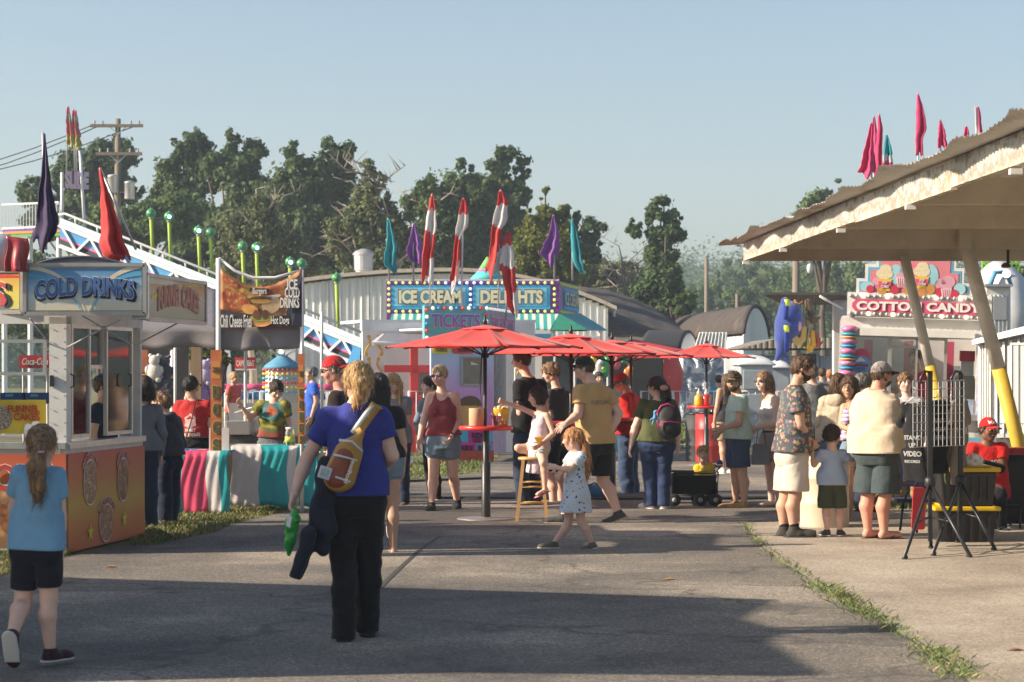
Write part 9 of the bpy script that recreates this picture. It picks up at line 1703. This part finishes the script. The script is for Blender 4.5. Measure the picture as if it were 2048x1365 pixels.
q=P(1079,880,23.75);mb=MB();mb.prism([q+Vector((-.06,0,.02)),q+Vector((.05,0,.03)),q+Vector((.0,0,-.06))],(0,.03,0));t=thing('fries_carton','small orange paper cone in the girl\'s lap','carton',q);mb.build('cone',mat('cone_orange',(.68,.30,.03)),t,world=True,bevel=.004);mb=MB();mb.bar(q+Vector((-.05,.015,.025)),q+Vector((.045,.015,.034)),.02,.01);mb.build('filling',mat('fries',(.65,.48,.15)),t,world=True)
# 9 black tee young man
D9=person('tall young man in a black T-shirt and dark jeans looking left',1052,1010,1.88,228,dict(head=(1042,722,.02),neck=(1056,754),pel=(1055,880),shL=(1038,772,-.12),shR=(1080,772,.12),elL=(1040,826,-.14),wrL=(1052,868,-.10)),wt=1.06,skin='light',hy=262,top=dict(m=c_blk,hem=.47,loose=.7),bot=dict(m=c_navy,kind='pants',loose=.012),hair=dict(k='short',m=H_br,g=.06),shoes=dict(m=K('boot',(.12,.07,.045))))
# 10 grey tee young man
D10=person('young man with curly hair and a charcoal tee, head down, facing left',1108,1003,1.80,235,dict(head=(1102,746,.0),neck=(1114,776),pel=(1112,885),shL=(1098,790,-.12),shR=(1134,792,.1),elL=(1102,838,-.12),wrL=(1104,872,-.08)),wt=.98,skin='light',hy=268,hpit=14,top=dict(m=K('charcoal',(.045,.045,.05)),hem=.42,loose=.8),bot=dict(m=c_blk,kind='shorts'),hair=dict(k='curly',m=H_lb,g=.07),shoes=sh_wh)
# 11 tan man
D11=person('man in a black cap and tan T-shirt striding left past the stool',1178,1046,1.80,214,dict(head=(1168,737,.0),neck=(1186,766),pel=(1190,890),shL=(1160,782,-.14),shR=(1216,790,.10),elL=(1156,830,-.18),wrL=(1134,846,-.28),elR=(1238,828,.05),wrR=(1217,872,-.02),hipL=(1180,892),hipR=(1204,892),knL=(1150,962,-.12),knR=(1206,962,.06),anL=(1128,1032,-.05),anR=(1236,1026,.02),fyL=268,fyR=262,fpR=22),wt=1.12,skin='light',vox=.011,hy=262,top=dict(m=K('tan',(.52,.335,.145),bs=8),hem=.475,loose=.8,fold=.007),bot=dict(m=K('blackshort',(.016,.016,.018)),kind='shorts',loose=.03),hair=dict(k='crew',m=H_br,g=.02),hat=dict(m=K('capblack',(.014,.014,.017))),glasses=M_lens,shoes=dict(m=K('shoe_grey',(.06,.06,.062)),sm=mat('sole_tan',(.35,.28,.2))),curl=(.5,.9),beard=None)
decal(D11['top'],'PORTLAND',D11['T'](.72),-D11['fr'][0],(0,0,1),D11['fr'][1],.07,mat('ink_fadebr',(.22,.16,.10)),D11['root'],bold=.005,fit=.26)
# 12 floral girl
D12=person('little girl with a copper ponytail in a floral dress walking left',1140,1098,1.12,262,dict(head=(1146,879,.0),neck=(1154,906),pel=(1152,985),shL=(1162,914,-.09),shR=(1146,912,.08),elL=(1138,940,-.14),wrL=(1116,936,-.10),elR=(1124,942,.0),wrR=(1118,950,-.08),hipL=(1156,985,-.05),hipR=(1144,985,.05),knL=(1163,1046,-.04),knR=(1136,1046,.04),anL=(1184,1088,-.02),anR=(1108,1086,.03),fyL=255,fyR=268,fpL=14),kid=1,hh=.205,vox=.011,skin='light',hy=250,hpit=6,top=dict(m=c_dress,name='dress',sleeve='short',hem=.30,loose=.5,flare=.045,g=.012,flat=1),hair=dict(k='pony',m=H_red,g=.05,path=[(1160,872,-.02),(1170,890,-.03),(1174,920,-.04),(1172,950,-.04),(1170,966,-.04)],rs=[.12,.16,.20,.13,.04]),shoes=dict(m=K('shoe_olive',(.12,.11,.08))))
# 13 red shirt man
D13=person('stooping man in a red shirt and red cap behind the man in tan',1252,990,1.74,250,dict(head=(1242,766,.0),neck=(1258,786),pel=(1258,885),shL=(1250,800,-.15),shR=(1276,806,.1),elL=(1258,842,-.2),wrL=(1232,858,-.25)),wt=1.2,belly=.3,skin='red',hy=262,hpit=25,top=dict(m=K('red',(.50,.02,.02)),hem=.46,sleeve='long'),bot=dict(m=c_jean,kind='pants',loose=.02),hair=dict(k='crew',m=H_gr,g=.02),hat=dict(m=K('capred2',(.48,.03,.025)),bm=c_blk),shoes=sh_blk,glasses=M_lens)
# 14 backpack woman
D14=person('heavy-set woman in an olive tee and jeans with a dark ponytail, seen from behind',1312,1018,1.60,172,dict(head=(1313,774,.0),neck=(1318,800),pel=(1313,890),shL=(1288,812),shR=(1344,812),elL=(1270,856,0),wrL=(1262,890,-.03),hipL=(1297,890),hipR=(1329,890),knL=(1300,950),knR=(1327,950),anL=(1301,1006),anR=(1327,1006),fyL=215,fyR=165),wt=1.38,fem=1,skin='pale',hy=228,top=dict(m=K('olive',(.085,.10,.04)),hem=.50,loose=.5),bot=dict(m=K('jeans2',(.03,.05,.12)),kind='pants',loose=.012,flare=.01),hair=dict(k='pony',m=H_dk,g=.05,path=[(1322,766,-.05),(1330,778,-.06),(1332,795,-.08),(1330,812,-.08)],rs=[.14,.24,.26,.10]),shoes=sh_wh,glasses=M_lens)
mb=MB();q=P(1328,776,26.1-.14);mb.ball(q,.05,10,8,(1,1,.7));mb.build('scrunchie',mat('scrunchie',(.50,.28,.25)),D14['root'],True,world=True)
c=P(1337,842,25.75);t=thing('backpack','black backpack with hot pink piping on the woman in olive','backpack',P(1337,880,25.75));F_=Field(c-Vector((.3,.25,.35)),c+Vector((.3,.25,.35)),.011);e3=((1,0,0),(0,1,0),(0,0,1));F_.ell(c,e3,(.155,.12,.225),0);F_.ell(c+Vector((.01,-.05,-.08)),e3,(.14,.10,.13),.02);F_.wob(.005,24,2);v,f=F_.mesh();bp=mk('body',v,f,mat('pack_black',(.014,.014,.016),rough=.6),t,True)
M_pk=mat('piping_pink',(.72,.05,.18),rough=.5)
for pts in ([(1316,822),(1322,812),(1336,808),(1350,814)],[(1318,858),(1322,846),(1340,843),(1360,846)],[(1316,822),(1313,840),(1318,860)]): mb=MB();mb.tube([P(x,y,25.60) for x,y in pts],.008,6);mb.build('piping',M_pk,bp,True,world=True)
mb=MB();mb.tube([P(1330,812,25.72),P(1326,796,25.85),P(1330,790,26.0)],.018,6);mb.build('shoulder_strap',mat('strap_blk',(.02,.02,.02)),bp,True,world=True)
q=P(1310,835,25.55);t=thing('keychain_toy','little light blue plush charm clipped to the backpack','charm',q);F_=Field(q-Vector((.1,.06,.14)),q+Vector((.1,.06,.14)),.007);F_.cone(q,q+Vector((0,0,.03)),.022,.018,.01);F_.cone(q+Vector((0,0,.06)),q+Vector((.015,0,.07)),.02,.018,.01)
for (dx,dz) in ((-.05,-.03),(.04,-.05),(-.03,-.08),(.05,.02)): F_.cone(q,q+Vector((dx,0,dz)),.012,.010,.008)
v,f=F_.mesh();mk('body',v,f,mat('charm_blue',(.12,.34,.60),rough=.8),t,True)
# 15 toddler
D15=person('curly blond toddler in a yellow shirt sitting in the wagon',1406,1016,.86,-5,dict(head=(1406,909,-.05),neck=(1408,929,0),pel=(1408,966,.0),shL=(1420,934),shR=(1395,934),elL=(1425,948),elR=(1391,948),wrL=(1419,957,-.04),wrR=(1396,957,-.04),hipL=(1412,968,0),hipR=(1402,968,.04),knL=(1384,968,.02),knR=(1384,968,.1),anL=(1364,974,.02),anR=(1364,974,.1)),kid=1,hh=.19,Y0=26.75,skin='light',hn=False,top=dict(m=K('yellow',(.66,.50,.03)),hem=.25,loose=.6),bot=dict(m=c_navy,kind='shorts'),hair=dict(k='curly',m=H_st,g=.05))
decal(D15['top'],'CUBS',D15['T'](.62),D15['fr'][0],(0,0,1),-D15['fr'][1],.05,M_black_ink,D15['root'],bold=.03,fit=.12)
# 16 mint man
D16=person('bearded man in a green cap and mint T-shirt gesturing beside the wagon',1478,1015,1.69,288,dict(head=(1468,764,.0),neck=(1477,789),pel=(1475,882),shL=(1484,801,-.16),shR=(1468,799,.14),elL=(1478,846,-.20),wrL=(1450,856,-.26),elR=(1458,846,.12),wrR=(1438,866,.0),hipL=(1480,884,-.07),hipR=(1468,884,.07),knL=(1484,948,-.07),knR=(1470,948,.07),anL=(1488,1005,-.07),anR=(1470,1005,.07)),wt=1.06,skin='tan',hy=332,top=dict(m=K('mint',(.44,.56,.47)),hem=.485,loose=.7),bot=dict(m=K('slate',(.045,.065,.12)),kind='shorts',len=.80,loose=.02),hair=dict(k='short',m=H_br,g=.03),hat=dict(m=K('capolive',(.085,.085,.04))),beard=H_br,shoes=dict(m=K('shoe_tan',(.42,.25,.11)),sm=mat('sole_tan2',(.45,.33,.2))),curl=(.2,.3))
D17=person('woman with long brown hair half hidden behind the man in mint',1456,948,1.66,200,dict(head=(1454,764,.0)),fem=1,skin='tan',vox=.016,top=dict(m=K('dkgrey',(.03,.03,.035)),hem=.5,sleeve='tank'),bot=dict(m=K('khaki',(.30,.22,.14)),kind='shorts'),hair=dict(k='long',m=H_br,g=.06,len=.30),shoes=sh_wh)
# 18 white tank woman
D18=person('woman in a white tank top, taupe skirt and sunglasses carrying a grey handbag',1545,1012,1.63,302,dict(head=(1528,764,.0),neck=(1542,790),pel=(1546,882),shL=(1552,800,-.14),shR=(1532,798,.12),elL=(1552,846,-.16),wrL=(1510,857,-.24),elR=(1524,846,.1),wrR=(1508,862,-.02),knL=(1552,950,-.06),knR=(1540,950,.06),anL=(1556,1002,-.06),anR=(1542,1002,.06)),wt=1.08,fem=1,skin='pale',hy=308,top=dict(m=c_white,sleeve='tank',neck='scoop',hem=.60,loose=.1,g=.008),bot=dict(m=K('taupe',(.36,.30,.26)),kind='shorts',len=.52,g=.02,loose=.03,waist=.585,name='skirt'),hair=dict(k='long',m=H_lb,g=.06,len=.16),glasses=M_lens,shoes=dict(kind='sandal',m=K('sandal_pink2',(.30,.16,.15))))
F_=Field(D18['pel']-Vector((.25,.25,.1)),D18['pel']+Vector((.25,.25,.3)),.012);F_.ell(D18['T'](.26),D18['fr'],(.17,.125,.075),0);v,f=F_.mesh();mk('belt_panel',v,f,c_blk,D18['root'],True)
q=P(1520,908,26.3);t=thing('handbag','grey leather handbag hanging from the woman\'s arm','bag',P(1520,932,26.3));mb=MB();a=P(1504,930,26.25);b=P(1540,888,26.25);mb.hexa([a,Vector((b.x,a.y,a.z)),Vector((b.x,a.y+.12,a.z)),a+Vector((0,.12,0)),Vector((a.x+.02,a.y+.03,b.z)),Vector((b.x-.02,a.y+.03,b.z)),Vector((b.x-.02,a.y+.09,b.z)),Vector((a.x+.02,a.y+.09,b.z))]);mb.build('body',mat('leather_grey',(.12,.12,.125),rough=.45),t,world=True,bevel=.012)
for dy in (.03,.09): mb=MB();mb.tube([P(1512,890,26.25+dy),P(1516,862,26.28+dy),P(1526,858,26.3+dy),P(1532,890,26.25+dy)],.007,6);mb.build('handle',MATS['leather_grey'],t,True,world=True)
# 19 hawaiian man
D19=person('bearded man in a dark flowered shirt and pale shorts facing right',1592,1076,1.81,76,dict(head=(1606,738,.0),neck=(1590,772),pel=(1586,912),shR=(1596,796,-.16),shL=(1580,794,.16),elR=(1600,852,-.20),wrR=(1622,882,-.10),elL=(1590,852,.18),wrL=(1608,886,.15),hipR=(1592,914,-.08),hipL=(1578,914,.08),knR=(1590,994,-.08),knL=(1572,994,.08),anR=(1588,1058,-.08),anL=(1568,1058,.08),fyR=92,fyL=88),wt=1.10,skin='tan',vox=.011,hy=84,hpit=8,top=dict(m=c_haw,hem=.465,loose=.9,sleeve='short',sw=1.2,g=.02,fold=.008,flare=.02,neck='crew'),bot=dict(m=K('stone',(.55,.50,.43),bs=8),kind='shorts',len=.86,loose=.035,g=.018),hair=dict(k='short',m=H_br,g=.055),beard=H_dk,socks=dict(m=c_blk,l=.18),shoes=dict(m=K('shoe_olv',(.055,.052,.045)),sm=mat('sole_dk',(.03,.03,.028)),s=1.1),curl=(.7,.9))
# 20 boy
D20=person('small boy in a pale blue tee and olive shorts holding hands with the men',1666,1076,1.11,186,dict(head=(1664,873,.0),neck=(1664,900),pel=(1663,965),shL=(1643,910),shR=(1686,910),elL=(1628,930,.0),wrL=(1624,906,-.02),elR=(1704,930,0),wrR=(1720,926,.02),hipL=(1652,968),hipR=(1676,968),knL=(1652,1025),knR=(1678,1025),anL=(1654,1062),anR=(1680,1062),fyL=200,fyR=160),kid=1,hh=.21,vox=.011,skin='light',hy=150,hpit=4,top=dict(m=K('paleblue',(.40,.48,.60),bs=9),hem=.47,loose=.8,g=.014),bot=dict(m=K('olv2',(.06,.075,.04)),kind='shorts',len=.84,loose=.022,g=.012),hair=dict(k='short',m=H_dk,g=.06),shoes=dict(m=K('shoe_d2',(.07,.055,.05))))
# 21 big man
D21=person('big man in a sleeveless cream shirt, grey cap and cargo shorts',1757,1080,1.78,146,dict(head=(1764,750,.0),neck=(1752,780),pel=(1756,910),shL=(1722,800,.08),shR=(1786,802,-.08),elR=(1800,852,-.10),wrR=(1812,872,.10),elL=(1716,858,.25),wrL=(1726,880,.30),hipL=(1740,912),hipR=(1772,912),knL=(1736,992),knR=(1770,994,-.05),anL=(1736,1060,.05),anR=(1768,1062,-.06),fyL=118,fyR=112),wt=1.42,lw=.86,belly=.9,skin='red',vox=.011,hy=112,top=dict(m=K('cream',(.64,.53,.39),bs=7),sleeve='wide',hem=.475,loose=1,g=.022,fold=.008),bot=dict(m=K('cargo',(.055,.075,.08),bs=9),kind='shorts',len=.92,loose=.05,g=.018),hair=dict(k='crew',m=H_br,g=.012),hat=dict(m=K('capgrey',(.30,.27,.27)),bm=c_blk),beard=H_br,glasses=M_lens,shoes=dict(kind='sandal',m=K('flip',(.035,.035,.03))))
mb=MB();q=D21['knR'].lerp(D21['hipR'],.35)+Vector((.10,-.06,0));mb.box(q,(.10,.05,.15));mb.build('cargo_pocket',MATS['cloth_cargo'],D21['root'],world=True,bevel=.015)
# 22.. around the barrel
D22=person('young woman in a purple striped top looking over, hands at her chest',1702,1038,1.60,-14,dict(head=(1699,776,.0),neck=(1706,802),pel=(1714,900),shL=(1728,815),shR=(1688,815),elR=(1682,850,-.02),wrR=(1694,858,-.18),elL=(1732,850,0),wrL=(1708,862,-.2)),fem=1,skin='olive',hy=-24,top=dict(m=c_strp,sleeve='none',neck='scoop',hem=.55,loose=.1),bot=dict(m=c_jeanl,kind='short'),hair=dict(k='long',m=H_br,g=.08,len=.10),shoes=dict(kind='sandal',m=c_blk))
D23=person('woman in a hooded cream jacket standing with her back turned',1668,1012,1.58,160,dict(head=(1678,768,.0),neck=(1674,795),pel=(1668,885),shL=(1650,806),shR=(1694,806)),fem=1,wt=1.15,skin='olive',hy=150,top=dict(m=K('creamjacket',(.50,.42,.31),var=.25,vs=9),hem=.50,sleeve='long',loose=.8,g=.03,hood=1),bot=dict(m=K('bluejean',(.10,.17,.28)),kind='pants'),hair=dict(k='long',m=H_br,g=.07,len=.02),shoes=sh_blk)
D24=person('grey haired person standing between the jacket woman and the big man',1730,1024,1.64,100,dict(head=(1728,768,.0),neck=(1724,798)),skin='tan',top=dict(m=c_blk,hem=.5),bot=dict(m=c_navy,kind='pants'),hair=dict(k='short',m=H_gr,g=.07),shoes=sh_blk)
D25=person('man in a grey shirt standing behind the flowered shirt man',1626,1000,1.76,182,dict(head=(1622,748,.0)),wt=1.15,skin='light',top=dict(m=K('grey3',(.15,.16,.17)),hem=.46,loose=.8),bot=dict(m=c_navy,kind='pants'),hair=dict(k='crew',m=H_gr),shoes=sh_blk)
D26=person('teenage boy with tousled hair in a pale printed tee staring at the camera',1814,1002,1.68,-6,dict(head=(1811,766,.0),neck=(1814,794),pel=(1816,890),shL=(1838,804),shR=(1792,806)),wt=.95,skin='pale',hy=2,top=dict(m=K('palegrey',(.48,.45,.48)),hem=.45,loose=.8),bot=dict(m=K('khaki2',(.40,.28,.17)),kind='pants'),hair=dict(k='curly',m=H_lb,g=.06),shoes=dict(kind='sandal',m=c_blk))
# seated man in red
D27=person('seated man in a red cap and red shirt behind the bins, looking right',1976,1060,1.68,10,dict(head=(1977,860,.0),neck=(1974,886,.03),pel=(1982,985,.1),shL=(2002,900,.03),shR=(1944,900,.03),elL=(2004,938,-.06),wrL=(1966,926,-.16),elR=(1930,930,-.05),wrR=(1950,935,-.20),hipL=(1992,990,.05),hipR=(1970,990,.05),knL=(1998,992,-.34),knR=(1966,992,-.34),anL=(2000,1052,-.30),anR=(1964,1052,-.30)),Y0=22.9,wt=1.1,skin='brown',hy=24,top=dict(m=K('redtee',(.58,.018,.015)),hem=.17,loose=.6),bot=dict(m=c_blk,kind='pants'),hair=dict(k='crew',m=H_bk,g=.01),hat=dict(m=K('capred3',(.55,.015,.02)),text='MWI',tm=M_white_ink),shoes=sh_blk)
decal(D27['top'],'LEGSON',D27['T'](.68),D27['fr'][0],(0,0,1),-D27['fr'][1],.08,M_white_ink,D27['root'],bold=.02,fit=.24)
F_=Field(D27['elL']-Vector((.2,.2,.2)),D27['elL']+Vector((.2,.2,.2)),.01);F_.cone(D27['elL'].lerp(D27['wrL'],.05),D27['wrL'],.05,.038,0);v,f=F_.mesh();mk('arm_sleeve',v,f,c_blk,D27['root'],True)
t=thing('camp_chair','black camp chair under the seated man in red','chair',(D27['pel'].x,D27['pel'].y,0));c=Vector((D27['pel'].x,D27['pel'].y,0));zz=D27['pel'].z-.12
mb=MB();mb.bx(c.x-.25,c.x+.25,c.y-.3,c.y+.15,zz-.03,zz);mb.build('seat',c_blk,t,world=True);mb=MB();mb.bx(c.x-.25,c.x+.25,c.y+.17,c.y+.19,zz,zz+.42);mb.build('backrest',c_blk,t,world=True)
for sx in (-.24,.24):
 for y in (-.28,.16): mb=MB();mb.tube([(c.x+sx,c.y+y,0),(c.x+sx,c.y+y,zz+(.4 if y>0 else 0))],.013,6);mb.build('leg',M_pole,t,world=True)
# vendors
D28=person('vendor in a hot pink tee leaning inside the candy stand window',1836,985,1.70,-20,dict(head=(1830,716,.0),neck=(1836,742,.0),pel=(1845,850,0),shL=(1858,752),shR=(1812,756),elR=(1796,778,-.05),wrR=(1778,792,-.2)),Y0=31.0,fem=0,skin='olive',hy=-25,top=dict(m=K('hotpink',(.62,.05,.10)),hem=.5),bot=dict(m=c_blk,kind='pants'),hair=dict(k='bun',m=H_dk,g=.04),shoes=sh_blk)
D29=person('woman in a tie-dye shirt cooking behind the striped table',545,1004,1.62,-18,dict(head=(553,781,-.02),neck=(547,804,0),pel=(543,895,0),shL=(570,812),shR=(520,812),elR=(500,838,-.05),wrR=(485,816,-.12),elL=(578,850,0),wrL=(574,880,-.12)),Y0=27.2,fem=1,wt=1.1,skin='light',hy=18,hpit=28,top=dict(m=c_tie,hem=.50,loose=.7),bot=dict(m=K('heather',(.12,.13,.14),var=.4,vs=30),kind='shorts'),hair=dict(k='bun',m=H_dk,g=.04),shoes=sh_blk)
D30=person('vendor in a black cap and printed red shirt seen from behind the left table',388,1012,1.68,170,dict(head=(382,773,.0),neck=(386,800,0),pel=(390,898,0),shL=(360,812),shR=(416,812)),Y0=26.6,wt=1.2,skin='tan',hy=160,top=dict(m=K('dkred',(.36,.02,.022)),hem=.50,loose=.7),bot=dict(m=c_blk,kind='pants'),hair=dict(k='crew',m=H_bk),hat=dict(m=c_blk),shoes=sh_blk)
decal(D30['top'],'FAMILY\nAMUSEMENTS',D30['T'](.42),-D30['fr'][0],(0,0,1),D30['fr'][1],.055,M_white_ink,D30['root'],bold=.02,fit=.24)
ang=np.linspace(0,2*PI,13)[:-1];decal(D30['top'],'',D30['T'](.62),-D30['fr'][0],(0,0,1),D30['fr'][1],.1,mat('ink_pinkw',(.55,.35,.33)),D30['root'],name='emblem',verts=([(0,0,0)]+[((.085 if i % 2 else .065)*math.cos(a),(.10 if i % 2 else .08)*math.sin(a),0) for i,a in enumerate(ang)],[(0,1+i,1+(i+1)%12) for i in range(12)]))
mb=MB();T_30=D30['T'];mb.tube([T_30(.95,-.04,-.07),T_30(.6,-.01,-.105),T_30(.3,.03,-.11),T_30(.1,.07,-.10)],.008,6);t=thing('crossbody_bag','small black bag slung across the red shirted vendor','bag',T_30(.05,.08,-.12));mb.build('strap',M_black,t,True,world=True);mb=MB();mb.box(T_30(.02,.08,-.10),(.15,.06,.11));mb.build('pouch',M_black,t,world=True,bevel=.01)
D31=person('boy with curly hair in a charcoal hoodie and jeans, eating, facing left',333,1048,1.46,238,dict(head=(322,806,.0),neck=(332,832),pel=(338,925),shL=(318,842,-.12),shR=(350,845,.1),elL=(318,872,-.22),wrL=(300,836,-.20),hipL=(328,925),hipR=(346,925),knL=(328,985),knR=(344,985),anL=(330,1040),anR=(340,1038)),kid=0,wt=1.08,hh=.225,skin='light',hy=262,top=dict(m=K('hoodie',(.045,.046,.055)),hem=.50,sleeve='long',loose=.8,g=.03,hood=1),bot=dict(m=K('dkjean',(.016,.022,.045)),kind='pants',loose=.02),hair=dict(k='curly',m=H_lb,g=.04),shoes=sh_blk)
D32=person('person in a grey long sleeved top and jeans at the stand corner',284,1056,1.62,205,dict(head=(288,776,0),neck=(286,806)),skin='light',fem=1,top=dict(m=K('greyls',(.16,.17,.19)),hem=.50,sleeve='long'),bot=dict(m=c_navy,kind='pants'),hair=dict(k='long',m=H_dk,len=.05),shoes=sh_blk)
# far people
for (lb,px_,h,yaw,Y_,tc,bc,hm,fem,hk) in (('far woman in a coral shirt beyond the fryer',468,1.60,60,45,K('coral',(.60,.12,.10)),c_navy,H_bl,1,'bun'),('far man in a bright blue shirt beyond the tent pole',624,1.72,285,38,K('brightblue',(.03,.10,.48)),c_blk,H_gr,0,'crew'),('far man in a dark cap and grey shirt beyond the barrel group',1644,1.70,170,46,K('far_grey',(.13,.15,.16)),c_navy,H_br,0,'crew'),('far person with reddish hair beside the dark capped man',1660,1.66,160,48,K('far_navy',(.05,.06,.10)),c_navy,H_red,0,'short'),('far child in a pale top beyond the grey shirt man',1641,1.35,150,40,K('far_white',(.50,.45,.46)),c_blk,H_dk,0,'short'),('far person in a teal shirt behind the barricades',1438,1.50,180,52,K('far_teal',(.05,.30,.38)),c_blk,H_bk,0,'short'),('attendant in an orange vest inside the toy stall',1198,1.60,10,43.2,K('vest',(.60,.20,.03)),c_navy,H_bk,0,'short')):
 person(lb,px_,0,h,yaw,{},Y0=Y_,vox=.02,fem=fem,skin='tan',top=dict(m=tc,hem=.48),bot=dict(m=bc,kind='pants'),hair=dict(k=hk,m=hm),shoes=sh_blk,face=False,hn=True)
person('attendant in a navy shirt inside the drinks stand',208,0,1.60,80,{},Y0=21.4,vox=.016,skin='light',top=dict(m=c_navy,hem=.48),bot=dict(m=c_blk,kind='pants'),hair=dict(k='crew',m=H_br),hat=dict(m=K('capblue',(.04,.12,.35))),shoes=sh_blk)
# ---------------------------------------------------------------- air
def haze():
 mb=MB();mb.bx(-520,620,-60,700,-1,60)
 m=bpy.data.materials.new('haze');m.use_nodes=True;nt=m.node_tree;nt.nodes.remove(nt.nodes['Principled BSDF']);v=_n(nt,'ShaderNodeVolumePrincipled');v.inputs['Color'].default_value=(.72,.86,1,1);v.inputs['Density'].default_value=.0008;v.inputs['Anisotropy'].default_value=.2
 nt.links.new(v.outputs[0],nt.nodes['Material Output'].inputs['Volume']);o=mb.build('haze',m);tag(o,'thin pale summer haze over the fairground','haze',kind='stuff')
haze()
